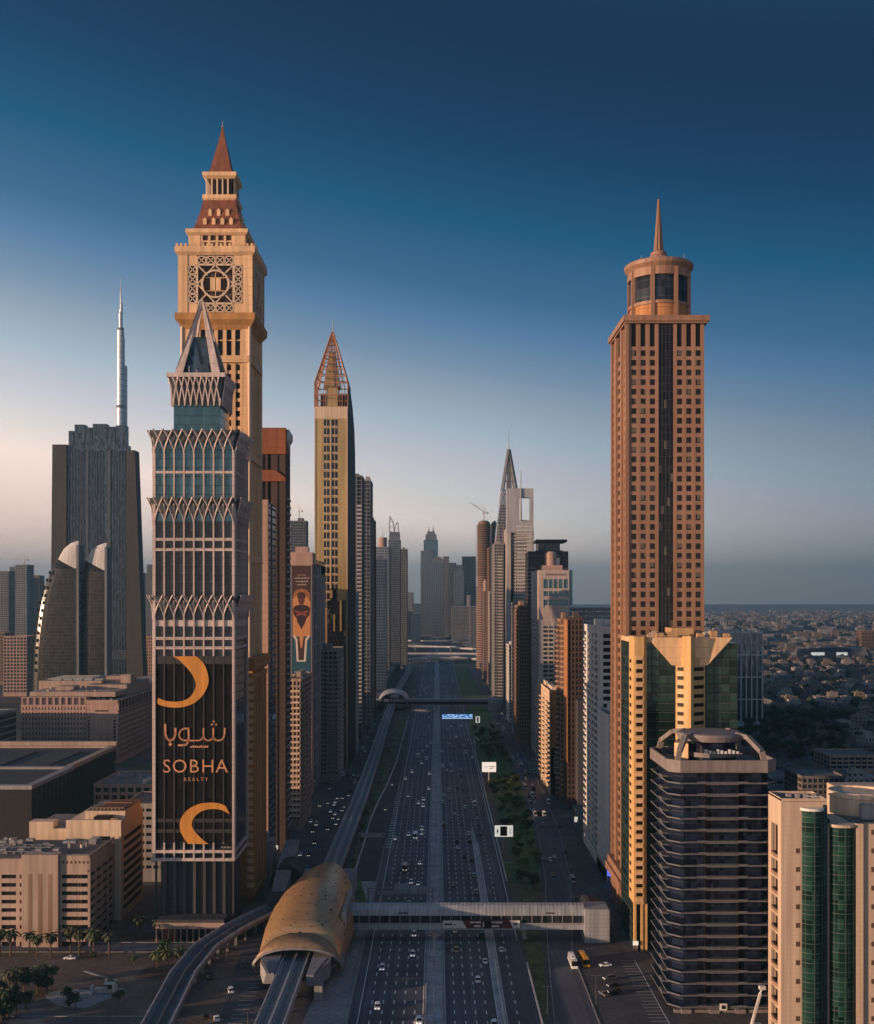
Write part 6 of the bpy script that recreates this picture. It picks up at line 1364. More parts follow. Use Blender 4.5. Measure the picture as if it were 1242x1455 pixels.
# bottom left plot
sheet('sand_lot', [(-150, 352), (-92, 352), (-92, 416), (-170, 416)], .016, M['sand'])
sheet('red_soil_patch', [(-108, 388), (-93, 384), (-92, 416), (-104, 416)], .022, M['redsoil'])
sheet('side_street', [(-300, 418), (-90, 418), (-90, 426), (-300, 426)], .020, M['asphalt'])
sheet('street_paving', [(-300, 427.5), (-92, 427.5), (-92, 440), (-300, 440)], .018, M['redsoil'])
m = MB(); pts = [(-200, 385), (-160, 372), (-138, 352), (-128, 320), (-124, 280)]
strip_mb(m, pts, [(x+9, y+6) for x, y in pts], .024); struct('curved_drive', m, M['midgrey'])
m = MB(); m.prism([(-150+22*math.cos(t), 318+20*math.sin(t)) for t in [i*math.pi/16 for i in range(32)]], 0, 1.2); struct('paved_mound', m, M['darkgrey'])
pl_ = [(-121+11*math.cos(t)*(1+.25*math.sin(3*t)), 368+9*math.sin(t)*(1+.2*math.cos(2*t+1))) for t in [i*math.pi/14 for i in range(28)]]
sheet('landscaped_garden', pl_, .030, M['grey'])
sheet('parking_strip', [(-66, 300), (-56.5, 300), (-58, 420), (-75, 420)], .019, M['asphalt2'])
sheet('brown_strip', [(-80, 300), (-66.2, 300), (-75.2, 415), (-81, 415)], .019, M['sand'])
sheet('forecourt', [(52.5, 250), (76, 250), (77, 350), (70, 440), (60, 468), (52.5, 420)], .020, M['asphalt2'])
# ---- metro viaduct
def deck(root, pts, w_, z, name='deck', mat='grey', par=1.0, t=1.6, pm='parapet'):
    m = MB(); L_, R_ = [], []
    for i, p in enumerate(pts):
        a = Vector(pts[max(0, i-1)]); b = Vector(pts[min(len(pts)-1, i+1)]); d = (b-a).normalized(); n = Vector((d.y, -d.x))*w_/2
        L_.append((p[0]-n.x, p[1]-n.y)); R_.append((p[0]+n.x, p[1]+n.y))
    def slab(A, B, z0, z1): m.loft([[(a[0], a[1], z0), (b[0], b[1], z0), (b[0], b[1], z1), (a[0], a[1], z1)] for a, b in zip(A, B)])
    ins = lambda P, Q, f: [(p[0]+(q[0]-p[0])*f, p[1]+(q[1]-p[1])*f) for p, q in zip(P, Q)]
    slab(L_, R_, z-t, z); f = .45/w_
    m.build(name, M[mat], root)
    for A, B in ((L_, ins(L_, R_, f)), (ins(L_, R_, 1-f), R_)): m = MB(); slab(A, B, z+.002, z+par); m.build('parapet', M[pm], root)
    return L_, R_
vp = [(-50, 285), (-50, 520), (-49.5, 700), (-51, 900), (-54, 1150), (-55.5, 1420), (-53, 1700), (-50, 1900), (-56, 2080), (-72, 2180), (-90, 2230)]
va = thing('metro_viaduct', 'long concrete metro viaduct running beside the highway through both domed stations', 'viaduct', (-50, 600, 0))
L_, R_ = deck(va, vp, 9.0, 8.0, mat='parapet')
m = MB()
for off in (-2.9, -1.5, 1.5, 2.9): m.path([(x+off, y, 8.12) for x, y in vp], .22, .22)
m.build('rail', M['steel'], va)
m = MB()
for off in (-2.2, 2.2): m.path([(x+off, y, 8.03) for x, y in vp], 2.4, .06)
m.build('track_bed', M['midgrey'], va)
m = MB(); m.path([(x, y, 8.5) for x, y in vp], .6, 1.0); m.build('central_walkway', M['parapet'], va)
m = MB()
for y in range(300, 2200, 34):
    if 375 < y < 515 or 1290 < y < 1370: continue
    xs_ = next(a[0]+(b[0]-a[0])*(y-a[1])/(b[1]-a[1]) for a, b in zip(vp, vp[1:]) if a[1] <= y <= b[1]) if y < 1900 else None
    if xs_ is None: continue
    c = MB(); c.tube((xs_, y, 0), (xs_, y, 5), 1.0, 1.0, 10); c.loft([[(xs_-1, y-1, 4.8), (xs_+1, y-1, 4.8), (xs_+1, y+1, 4.8), (xs_-1, y+1, 4.8)], [(xs_-3.2, y-1.2, 6.4), (xs_+3.2, y-1.2, 6.4), (xs_+3.2, y+1.2, 6.4), (xs_-3.2, y+1.2, 6.4)]]); c.build('pier', M['grey'], va)
def station(name, label, xc, stn, z0, matshell, near_rim, dots=True, seg=28):
    root = thing(name, label, 'metro station', (xc, stn[0][0], 0))
    A = [math.pi*i/seg for i in range(seg+1)]
    pw_ = .88
    def arch(y, a, b, yy=0, base=z0):
        out = []
        for t in A:
            c, s = math.cos(t), math.sin(t)
            out.append((xc-a*math.copysign(abs(c)**pw_, c), y+yy*(1-s), base+b*s**pw_))
        return out
    rings = [arch(y, a, b, yy) for y, a, b, yy in stn]
    m = MB(); m.loft(rings, closed=False, cap=False); sh = m.build('shell', matshell, root, smooth=True)
    md = sh.modifiers.new('thickness', 'SOLIDIFY'); md.thickness = .5; md.offset = -1
    return root, arch, rings
stn = [(392, 14.4, 10.2, -7), (401, 15.6, 12.9, -3), (413, 16.6, 15.2, 0), (428, 17.0, 16.3, 0), (444, 16.4, 16.0, 0), (460, 15.0, 14.8, 0), (476, 12.8, 13.4, 0), (490, 10.3, 11.6, 0), (500, 7.6, 10.0, 0), (508, 5.2, 8.0, 0)]
st, arch, rings = station('metro_station', 'golden ribbed shell-shaped metro station with small round windows over the viaduct', -49.5, stn, 4.0, M['shell'], None)
m = MB(); rr = [arch(391.8, 14.6, 10.3, -7), arch(387, 15.2, 9.4, -3), arch(382.5, 15.6, 8.2, 3)]; m.loft(rr, closed=False, cap=False); o = m.build('lower_canopy', M['bronze'], st, smooth=True)
md = o.modifiers.new('thickness', 'SOLIDIFY'); md.thickness = .6; md.offset = -1
m = MB(); m.path([(x, y, z) for x, y, z in rr[-1]], .9, .9); m.build('rim', M['metal'], st)
m = MB(); m.path([(x, y, z+.1) for x, y, z in rings[0]], .5, .5); m.build('seam', M['darkbrown'], st)
r_ = random.Random(3); dm = MB()
for k in range(150):
    i = r_.randrange(0, len(rings)-2); j = r_.randrange(3, 25); f_, g_ = r_.random(), r_.random()
    a, b, c, d = [Vector(q) for q in (rings[i][j], rings[i][j+1], rings[i+1][j+1], rings[i+1][j])]
    p = (a*(1-f_)+b*f_)*(1-g_)+(d*(1-f_)+c*f_)*g_; n = (d-a).cross(b-a).normalized()
    if n.z < 0: n = -n
    t1 = (b-a).normalized(); t2 = n.cross(t1); rad_ = .28+.2*r_.random()
    dm = MB(); dm.add([tuple(p+n*.10+(t1*math.cos(q)+t2*math.sin(q))*rad_) for q in [2*math.pi*w_/8 for w_ in range(8)]]+[tuple(p-n*.1+(t1*math.cos(q)+t2*math.sin(q))*rad_) for q in [2*math.pi*w_/8 for w_ in range(8)]], [tuple(range(8))]+[(w_, 8+w_, 8+(w_+1) % 8, (w_+1) % 8) for w_ in range(8)])
    if k < 95: dm.build('porthole', M['dark'], st)
m = MB(); m.box(-61.5, -55.0, 378, 508, 3.6, 9.1); m.box(-44.0, -37.5, 378, 508, 3.6, 9.1); m.box(-62, -37, 392, 505, 2.0, 3.6)
m.loft([[(-61.5, 378, 3.6), (-55, 378, 3.6), (-55, 378, 9.1), (-61.5, 378, 9.1)], [(-58.5, 366, 5.6), (-55, 366, 5.6), (-55, 366, 9.1), (-57.5, 366, 9.1)]])
m.loft([[(-44, 378, 3.6), (-37.5, 378, 3.6), (-37.5, 378, 9.1), (-44, 378, 9.1)], [(-44, 364, 5.6), (-40.5, 364, 5.6), (-41.5, 364, 9.1), (-44, 364, 9.1)]])
m.build('platform', M['platform'], st)
m = MB(); m.bar((-57, 366, 9.6), (-61, 378, 9.8), .25, 1.0); m.bar((-41, 364, 9.6), (-38, 380, 9.8), .25, 1.0); m.build('platform_glass', M['gpale'], st)
m = MB(); m.loft([[(-36.5, 384, 8), (-33.6, 388, 4.2), (-33.6, 398, 4.2), (-35.5, 398, 9.5)], [(-36.7, 384.2, 7.6), (-34.2, 388, 3.9), (-34.2, 398, 3.9), (-36, 398, 9.2)]]); m.build('side_vent', M['metal'], st)
m = MB(); m.box(-41.5, -38.8, 366, 372, 0, 5.4); m.box(-46, -42, 384, 392, 0, 3.6); m.box(-58, -54, 384, 392, 0, 3.6)
for y in range(400, 505, 16): m.box(-52, -47, y, y+2.5, 0, 2.1)
m.build('pier', M['grey'], st)
m = MB(); m.box(-36.4, -34.5, 412, 446, 7, 16); m.build('bridge_connector', M['metal'], st)
# far stations
stn2 = [(1310, 17, 15, 0), (1318, 19, 18.5, 0), (1334, 19.5, 19.5, 0), (1352, 17.5, 18, 0), (1372, 13, 14, 0), (1388, 8, 9, 0)]
s2, a2, r2 = station('metro_station', 'grey domed metro station far down the viaduct at the second footbridge', -53.5, stn2, 5, M['domegrey'], None)
m = MB(); m.path(a2(1309.7, 17.2, 15.2), 1.5, 1.2); m.build('rim', M['midgrey'], s2)
m = MB(); m.box(-62, -57, 1312, 1385, 4, 9.1); m.box(-48, -43, 1312, 1385, 4, 9.1); m.box(-68, -40, 1314, 1380, 2, 4); m.build('platform', M['grey'], s2)
Yq = 3000.; stn3 = [(Yq, 22, 15, 0), (Yq+12, 24, 20, 0), (Yq+40, 20, 19, 0), (Yq+75, 8, 9, 0)]
s3, a3, r3 = station('metro_station', 'tiny pale domed station at the far end of the highway', X(568, Yq), stn3, 3, M['domegrey'], None)
m = MB(); m.box(X(568, Yq)-22, X(568, Yq)+22, Yq+4, Yq+60, 0, 3.2); m.build('platform', M['grey'], s3)
# ---- near footbridge
Yf = 429.; fb = thing('footbridge', 'grey enclosed footbridge crossing the highway from the golden station, with an advertising panel', 'footbridge', (20, Yf, 0))
xa, xb = -36.0, X(865, Yf)
m = MB(); xs0, xs1 = xa, X(830, Yf)
m.box(xs0, xs1, Yf, Yf+6.5, 4.6, 6.4)
m.loft([[(x, Yf-.3, 10.2), (x, Yf-.1, 12.4), (x, Yf+1.2, 13.8), (x, Yf+3.2, 14.4), (x, Yf+5.4, 13.8), (x, Yf+6.6, 12.2), (x, Yf+6.6, 10.2)] for x in (xs0, xs1)])
m.build('roof', M['metal2'], fb)
m = MB(); m.box(xs0, xs1, Yf+.25, Yf+6.2, 6.4, 10.2); m.build('glazing', M['gdark'], fb)
m = MB()
k = xs0+1
while k < xs1: m.box(k, k+.25, Yf+.0, Yf+.3, 6.4, 10.2); k += 4
m.box(xs0, xs1, Yf-.05, Yf+.2, 6.4, 7.2); m.build('frame', M['steel'], fb)
m = MB(); k = xs0+.8
while k < xs1: m.loft([[(k, Yf-.36, 10.2), (k, Yf-.16, 12.4), (k, Yf+1.2, 13.88), (k, Yf+3.2, 14.48), (k, Yf+3.2, 14.3), (k, Yf+1.2, 13.7)], [(k+.12, Yf-.36, 10.2), (k+.12, Yf-.16, 12.4), (k+.12, Yf+1.2, 13.88), (k+.12, Yf+3.2, 14.48), (k+.12, Yf+3.2, 14.3), (k+.12, Yf+1.2, 13.7)]]); k += 1.55
m.build('roof_seam', M['midgrey'], fb)
for x in (X(503, Yf)-0.2, -1.2, X(746, Yf)):
    m = MB(); m.box(x-.85, x+.85, Yf+2.2, Yf+4, 0, 3.6); m.loft([[(x-.9, Yf+2, 3.4), (x+.9, Yf+2, 3.4), (x+.9, Yf+4.2, 3.4), (x-.9, Yf+4.2, 3.4)], [(x-2.6, Yf+1, 4.61), (x+2.6, Yf+1, 4.61), (x+2.6, Yf+5.4, 4.61), (x-2.6, Yf+5.4, 4.61)]]); m.build('pier', M['grey'], fb)
m = MB(); m.box(xs1-.01, xb, Yf-2.4, Yf+9, .1, 12.7); m.box(xs1+.2, xb-.2, Yf-2.2, Yf+8.8, 12.7, 13.2); m.build('stair_tower', M['metal2'], fb)
m = MB(); 
for k in range(7): m.box(xs1+.1, xb-.1, Yf-2.46, Yf-2.38, 1.4+k*1.6, 1.5+k*1.6)
m.build('panel_joint', M['midgrey'], fb)
m = MB(); bx0, bx1 = X(629, Yf), X(739, Yf); fr = (bx0, Yf-.75, 1, 0, 0, -1); Wb = bx1-bx0; m.ob(fr, 0, Wb, -.4, 0, 5.35, 8.55); ad = m.build('advert_panel', M['adred'], fb)
m = MB(); plate(m, [(0.1, 5.45), (9.4, 5.45), (7.6, 8.45), (.1, 8.45)], fr, 0, .06); plate(m, [(Wb-2.8, 5.45), (Wb-.1, 5.45), (Wb-.1, 8.45), (Wb-4.2, 8.45)], fr, 0, .06); m.build('white_panel', M['white'], ad)
m = MB(); m.ob(fr, .7, 3.7, .06, .12, 6.7, 7.3); m.ob(fr, 4.4, 5.1, .06, .12, 6.6, 7.1); m.ob(fr, Wb-2.5, Wb-1.0, .06, .12, 6.8, 7.4); m.ob(fr, 16.6, 19.4, .0, .05, 5.5, 8.4); m.build('dark_mark', M['dark'], ad)
m = MB()
for a, b, z0, z1 in ((10.6, 12.9, 7.5, 8.0), (13.2, 14.9, 7.4, 8.1), (12.4, 14.9, 5.9, 6.6), (19.2, 20.4, 7.5, 8.1), (20.7, 23.4, 7.4, 8.1), (19.2, 22.2, 5.9, 6.6), (15.8, 16.2, 5.9, 7.8)): m.ob(fr, a, b, 0, .06, z0, z1)
m.build('white_lettering', M['white'], ad)
m = MB(); m.ob((0, Yf-.16, 1, 0, 0, -1), X(566, Yf), X(580, Yf), -.2, .12, 10.9, 11.5); m.ob((0, Yf-.16, 1, 0, 0, -1), X(776, Yf), X(788, Yf), -.2, .12, 10.9, 11.5); m.build('name_sign', M['darkgrey'], fb)
gz = [(50.5+(i*.0), 0) for i in range(1)]
m = MB(); A = [math.pi*i/14 for i in range(15)]; ex = X(838, 455); m.loft([[(ex-7.5*math.cos(t), y, 1+8.0*math.sin(t)) for t in A] for y in (446, 464)]); o = tag(m.build('entrance_vault', M['darkgrey']), 'dark vaulted station entrance behind the footbridge stair tower', 'entrance')
m = MB(); m.path([(ex-7.6*math.cos(t), 445.8, 1+8.1*math.sin(t)) for t in A], .7, .7); e = m.build('arch_rim', M['beige']); e.parent = o
# second, third footbridge
Y2 = 1311.; f2 = thing('footbridge', 'distant dark footbridge crossing the highway at the grey domed station', 'footbridge', (0, Y2, 0)); m = MB(); m.box(X(515, Y2), X(700, Y2), Y2, Y2+7, 6, 13); m.build('deck', M['grey'], f2); m = MB(); m.box(X(515, Y2)+1, X(696, Y2), Y2-.3, Y2, 7.4, 10.6); m.build('glazing', M['gdark'], f2)
m = MB(); m.box(X(515, Y2), X(699, Y2), Y2-.5, Y2+7.4, 13, 13.8); m.build('roof', M['metal2'], f2)
m = MB(); m.loft([[(X(704, Y2)+9*math.cos(t), Y2-4+11*math.sin(t), z) for t in [i*math.pi/10 for i in range(20)]] for z in (0, 14.5)]); m.build('stair_tower', M['grey'], f2)
for x in (-30, -1.2, 33): m = MB(); m.box(x-1, x+1, Y2+2, Y2+4, 0, 6); m.build('pier', M['grey'], f2)
Y3 = 2900.; o = MB(); o.box(X(560, Y3), X(690, Y3), Y3, Y3+8, 7, 15)
for x in (-60, -1, 45): o.box(x-1.5, x+1.5, Y3+2, Y3+5, 0, 7)
tag(o.build('footbridge', M['midgrey']), 'farthest thin footbridge line at the end of the highway', 'footbridge')
# ---- interchange bridges
for lb, pts, w_, z in (('first curved flyover crossing the highway beyond the grey dome', [(-135, 2180), (-60, 2240), (0, 2290), (60, 2300), (130, 2330)], 16, 8.5), ('straight flyover just behind the first curved flyover', [(-140, 2450), (0, 2460), (140, 2440)], 22, 10), ('pale sunlit flyover arching over the far highway', [(-150, 2800), (-60, 2790), (30, 2750), (90, 2620), (130, 2480)], 16, 12), ('curved ramp flyover below the straight one over the right carriageway', [(-20, 2380), (30, 2360), (90, 2280), (120, 2180)], 10, 7), ('higher pale flyover behind the arching sunlit one', [(-160, 3150), (-40, 3080), (60, 3100), (170, 3200)], 16, 14), ('low slip flyover left of the far highway', [(-100, 2080), (-70, 2200), (-20, 2330), (70, 2400)], 11, 9)):
    r = thing('flyover', lb, 'flyover', (pts[1][0], pts[1][1], 0)); deck(r, pts, w_, z, mat='parapet', par=2.0, t=2, pm='white')
    for p in pts[1:-1]: m = MB(); m.tube((p[0]+3, p[1], 0), (p[0]+3, p[1], z-1.6), 1.6, n=8); m.build('pier', M['grey'], r)
# ---- ramp road bottom left
rp = [(-84, 295), (-85, 330), (-87.5, 375), (-86, 404), (-80, 426), (-72, 446), (-66.5, 457)]
rr_ = thing('ramp_road', 'narrow elevated ramp road bending up from the bottom left towards the golden station', 'ramp', (-86, 370, 0)); L_, R_ = deck(rr_, rp, 9, 6.0, mat='midgrey', par=1.1, t=1.2)
m = MB(); m.path([(x, y, 6.06) for x, y in rp], 5.6, .1); m.build('roadway', M['asphalt'], rr_)
m = MB(); m.path([(x+.6, y, 6.6) for x, y in rp], .4, 1.2); m.build('divider', M['midgrey'], rr_)
for i, (a, b) in enumerate(zip(rp, rp[1:])):
    for t in (.25, .6, .92):
        m = MB(); x, y = a[0]+(b[0]-a[0])*t, a[1]+(b[1]-a[1])*t; m.box(x+1.5, x+2.5, y-.5, y+.5, 0, 4.9); m.build('pier', M['midgrey'], rr_)
r = thing('covered_walkway', 'grey covered walkway running from the golden station back to the left towers', 'walkway', (-75, 460, 0))
m = MB(); m.loft([[(-70.5, 463, 5), (-64.5, 463, 5), (-64.5, 463, 11), (-70.5, 463, 11)], [(-74, 500, 5), (-67, 500, 5), (-67, 500, 11), (-74, 500, 11)], [(-78, 560, 5), (-71, 560, 5), (-71, 560, 11), (-78, 560, 11)]]); m.build('gallery', M['grey'], r)
m = MB(); m.box(-72, -61, 457, 464, 5.2, 10.5); m.build('landing_block', M['darkgrey'], r)
for x, y in ((-68, 468), (-69, 480), (-71, 505), (-74, 545)): m = MB(); m.box(x-1, x+1, y-1, y+1, 0, 5.1); m.build('pier', M['grey'], r)
m = MB(); A = [math.pi*i/12 for i in range(13)]; m.loft([[(-69-8*math.cos(t), y, 3+10*math.sin(t)) for t in A] for y in (498, 516)]); o = tag(m.build('entrance_vault', M['darkgrey']), 'dark vaulted entrance beside the left towers above the golden station', 'entrance')
# ---- gantries, billboards, lamps
def gantry(lab, Y, x0, x1, panels, mat, z0, pole=True, name='sign_gantry'):
    r = thing(name, lab, 'sign gantry', ((x0+x1)/2, Y, 0)); m = MB()
    m.bar((x0, Y+.6, 0), (x0, Y+.6, z0+2.2), .5); m.bar((x1, Y+.6, 0), (x1, Y+.6, z0+2.2), .5); m.bar((x0, Y+.6, z0+2.1), (x1, Y+.6, z0+2.1), .5); m.bar((x0, Y+.6, z0+.6), (x1, Y+.6, z0+.6), .3); m.build('frame', M['steel'], r)
    for a, b, c, d in panels:
        m = MB(); m.box(a, b, Y, Y+.3, c, d); m.build('sign_panel', mat, r)
    return r
gantry('grey sign gantry over the left carriageway seen from behind, by the near footbridge', 478, -30.5, -2.2, [(-19, -12.6, 5.6, 9.8), (-12.4, -8.4, 5.6, 9.2), (-8.2, -3.6, 5.6, 8.6), (-27, -19.2, 5.0, 6.6)], M['signback'], 5.6)
g = gantry('blue illuminated sign gantry over the right carriageway before the second footbridge', 1172, 3.5, 38, [], M['white'], 7)
m = MB(); m.box(4.6, 37.5, 1171.4, 1171.9, 6.0, 10.4); o = m.build('sign_panel', M['signblue'], g)
m = MB(); rq = random.Random(5)
for i in range(70): a = 5+rq.random()*31; z = 6.4+rq.random()*3.4; m.box(a, a+.5+rq.random()*1.4, 1171.25, 1171.4, z, z+.25+rq.random()*.5)
m.build('sign_pattern', M['signwhite'], o)
m = MB(); m.box(4.6, 37.5, 1171.2, 1171.4, 5.6, 6.2); m.build('sign_light_bar', M['signwhite'], o)
gantry('thin grey sign gantry over the left carriageway just before the second footbridge', 1236, -30, -3, [(-26, -8, 6, 9)], M['steel'], 6)
gantry('small grey sign gantry over the left slip road by the hatched strip', 588, -42.5, -28.4, [(-41.5, -30, 6.2, 7.6)], M['signback'], 6)
def billboard(lab, px0, px1, py0, py1, Y, style):
    x0, x1, z0, z1 = X(px0, Y), X(px1, Y), Z(py1, Y), Z(py0, Y)
    r = thing('billboard', lab, 'billboard', ((x0+x1)/2, Y, 0)); xm = (x0+x1)/2
    m = MB(); m.tube((xm, Y+.6, 0), (xm, Y+.6, z0+.5), .55, n=10); m.box(x0, x1, Y+.35, Y+.8, z0+.3, z0+.8); m.build('post', M['steel'], r)
    m = MB(); m.box(x0, x1, Y, Y+.35, z0, z1); p = m.build('panel', M['litwhite'], r); W = x1-x0; H = z1-z0; fr = (x0, Y, 1, 0, 0, -1)
    m = MB()
    if style:
        m.ob(fr, W*.30, W*.68, 0, .08, z0+H*.08, z0+H*.92); plate(m, [(W*.16, z0+H*.25), (W*.2, z0+H*.5), (W*.16, z0+H*.78), (W*.11, z0+H*.5)], fr, 0, .08); m.build('dark_panel', M['dark'], p)
        m = MB(); m.ob(fr, W*.8, W*.92, 0, .06, z0+H*.3, z0+H*.36); m.ob(fr, W*.8, W*.9, 0, .06, z0+H*.5, z0+H*.55); m.path([(x0+W*.86+.6*math.cos(t), Y-.03, z0+H*.72+.5*math.sin(t)) for t in [i*math.pi/6 for i in range(13)]], .15, .1); m.build('print', M['grey'], p)
    else:
        m.ob(fr, W*.5, W*.9, 0, .06, z0+H*.5, z0+H*.58); m.ob(fr, W*.5, W*.8, 0, .06, z0+H*.3, z0+H*.36); m.path([(x0+W*.28+.9*math.cos(t), Y-.03, z0+H*.5+.9*math.sin(t)) for t in [i*math.pi/6 for i in range(13)]], .25, .1); m.build('print', M['redwall'], p)
billboard('lit white billboard with a dark square among the verge trees', 703, 729, 1173, 1189, 586, 1)
billboard('smaller lit white billboard with red print, farther along the tree verge', 685, 705, 1083, 1097, 772, 0)
billboard('small grey billboard beside the second footbridge stair tower', 676, 682, 1018, 1027, 1100, 1)
lamp = thing('street_lamp', '', 'street lamp', (0, 0, 0)); 
m = MB(); m.tube((0, 0, 0), (0, 0, 12), .11, .06, 6); m.build('pole', M['lampgrey'], lamp, local=True)
m = MB(); m.bar((-1.7, 0, 12.2), (1.7, 0, 12.2), .09); m.bar((0, 0, 12), (0, 0, 12.3), .16); m.build('arm', M['lampgrey'], lamp, local=True)
for s in (-1, 1): m = MB(); m.box(s*1.7-.45, s*1.7+.45, -.14, .14, 12.1, 12.26); m.build('lamp_head', M['lampgrey'], lamp, local=True)
first = True; k = 0
for y in range(345, 1700, 52):
    if abs(y-431) < 12 or abs(y-1311) < 14: continue
    o = lamp if first else dup(lamp, (0, 0, 0)); first = False; o.location = (-1.2, y, .16)
    o['label'] = 'twin-armed grey street lamp on the median, %s from the bottom edge' % ordn(k); o['group'] = 'lamps along the median'; k += 1
k = 0
for i, (x, y) in enumerate([(35.4, 352), (36, 520), (36, 600), (36, 680), (36, 780), (36, 880), (-57.5, 330), (-79, 408), (52.5, 362), (62.4, 500)]):
    o = dup(lamp, (x, y, 0)); o.scale = (.8, .8, .8); o['label'] = 'single grey street lamp %s, %s from the bottom edge' % ('on the right verge' if x > 30 else 'on the left plot', ordn(i)); o['group'] = 'lamps beside the verges'

for i, (x0, x1, y, z0, z1, mt, lb) in enumerate([(80.5, 84.5, 519, 3.2, 6.2, 'shopblue', 'blue lit shop sign at the foot of the white slab block'), (80, 83, 640, 4, 7, 'shopwhite', 'white lit shop sign on the right street beyond the white tower'), (74.6, 76.6, 418, 2.5, 4, 'shopwhite', 'white lit shop front at the foot of the green glass tower'), (-86, -84, 575, 3, 5, 'shopwhite', 'small white lit sign on the left street by the red-brown tower')]):
    r = thing('shop_sign', lb, 'sign', ((x0+x1)/2, y, 0)); m = MB(); m.box(x0, x1, y-1.6, y-1.2, z0, z1); m.build('panel', M[mt], r); m = MB(); m.box(x0+.2, x0+.5, y-1.2, y-.9, 0, z1); m.box(x1-.5, x1-.2, y-1.2, y-.9, 0, z1); m.build('frame', M['steel'], r)

m = MB()
for k in range(22): y = 345+k*2.9; m.box(68, 73.5, y, y+.14, .0205, .026); 
for k in range(26): y = 310+k*4; m.box(-66.5, -61.8, y, y+.14, .0195, .025)
m.box(73.4, 73.6, 345, 407, .0205, .026); struct('parking_bay_marking', m, M['line'])
m = MB(); m.path([(-150, 352, .1), (-92, 352, .1), (-92, 416, .1), (-170, 416, .1), (-300, 416.6, .1)], .3, .2); m.path([(-300, 427.6, .1), (-92, 427.6, .1)], .3, .2); m.path([(-128, 395, .06), (-118, 388, .06), (-112, 378, .06), (-108, 376, .06)], 1.2, .12); struct('plot_kerb', m, M['kerb'])
# ================================================================ vehicles
paint = {'white': (.82,.82,.82), 'silver': (.42,.43,.45), 'black': (.012,.012,.014), 'grey': (.12,.12,.125), 'beige': (.45,.36,.22), 'yellow': (.62,.30,.02), 'red': (.22,.02,.02), 'blue': (.03,.06,.2)}
PM = {k: plain(k+'_car_paint', c, .3, 0, .5) for k, c in paint.items()}
M['carglass'] = plain('car_glass', (.012,.013,.016), .1); M['tyre'] = plain('tyre', (.015,.015,.015), .8); M['rim'] = plain('wheel_rim', (.3,.3,.3), .4, .6); M['lampglass'] = emit('headlight_glass', (1,.95,.85), 1.0); M['taillight'] = plain('tail_light', (.30,.02,.015), .3)
MC = {}
def veh_meshes(kind):
    if kind in MC: return MC[kind]
    L_, W_, H_, hood, tail, zb = {'sedan': (4.6,1.82,1.45,1.35,.95,.88), 'suv': (4.8,1.95,1.82,1.2,.25,1.05), 'van': (5.3,2.0,2.25,.8,.12,1.2), 'minibus': (7.2,2.2,2.8,.35,.12,1.35), 'bus': (11.0,2.5,3.2,.15,.12,1.25), 'truck': (8.5,2.4,3.3,.2,6.2,1.5), 'pickup': (5.3,1.9,1.8,1.35,1.9,1.0)}[kind]
    h, w_ = L_/2, W_/2
    def sec(l0, l1, ww, z, c=.18): return [(-ww+c, l0, z), (ww-c, l0, z), (ww, l0+c*1.5, z), (ww, l1-c*1.5, z), (ww-c, l1, z), (-ww+c, l1, z), (-ww, l1-c*1.5, z), (-ww, l0+c*1.5, z)]
    b = MB(); b.loft([sec(-h+.12, h-.12, w_-.06, .28), sec(-h, h, w_, .5), sec(-h+.03, h-.06, w_, zb-.18), sec(-h+.14, h-.22, w_-.07, zb)])
    g0, g1 = -h+tail+.05, h-hood
    rs = .42 if kind in ('sedan', 'suv', 'pickup') else .12
    b.loft([sec(g0+rs*.8, g1-rs*1.25, w_-.22, H_-.10), sec(g0+rs, g1-rs*1.4, w_-.32, H_)])
    g = MB(); g.loft([sec(g0, g1, w_-.09, zb-.02), sec(g0+rs*.8, g1-rs*1.25, w_-.2, H_-.08)])
    for s in (-1, 1):
        yb = (g0+g1)/2; b.bar((s*(w_-.10), yb, zb-.03), (s*(w_-.19), yb-.1, H_-.08), .10, .14)
    if kind == 'truck': b.box(-w_, w_, -h+.05, h-2.5, .95, 3.3)
    if kind in ('bus', 'minibus'):
        for k in range(5): y = -h+L_*(k+.8)/5.6; b.bar((-w_+.02, y, zb), (-w_+.14, y, H_-.1), .16); b.bar((w_-.02, y, zb), (w_-.14, y, H_-.1), .16)
        b.box(-.6, .6, -h*.5, -h*.1, H_-.02, H_+.22); b.box(-.6, .6, h*.2, h*.5, H_-.02, H_+.2)
    r = .34 if L_ < 6 else .46
    wh = MB(); wh.tube((-.11, 0, 0), (.11, 0, 0), r, n=12); wh.cur = 1; wh.tube((-.125, 0, 0), (.125, 0, 0), r*.55, n=10)
    li = MB(); li.box(-.24, .24, -.06, .06, -.08, .08)
    MC[kind] = (b, g.mesh('window', M['carglass']), wh.mesh('wheel', [M['tyre'], M['rim']]), li.mesh('headlight', M['lampglass']), li.mesh('tail_light', M['taillight']), (h, w_, r, zb), {})
    return MC[kind]
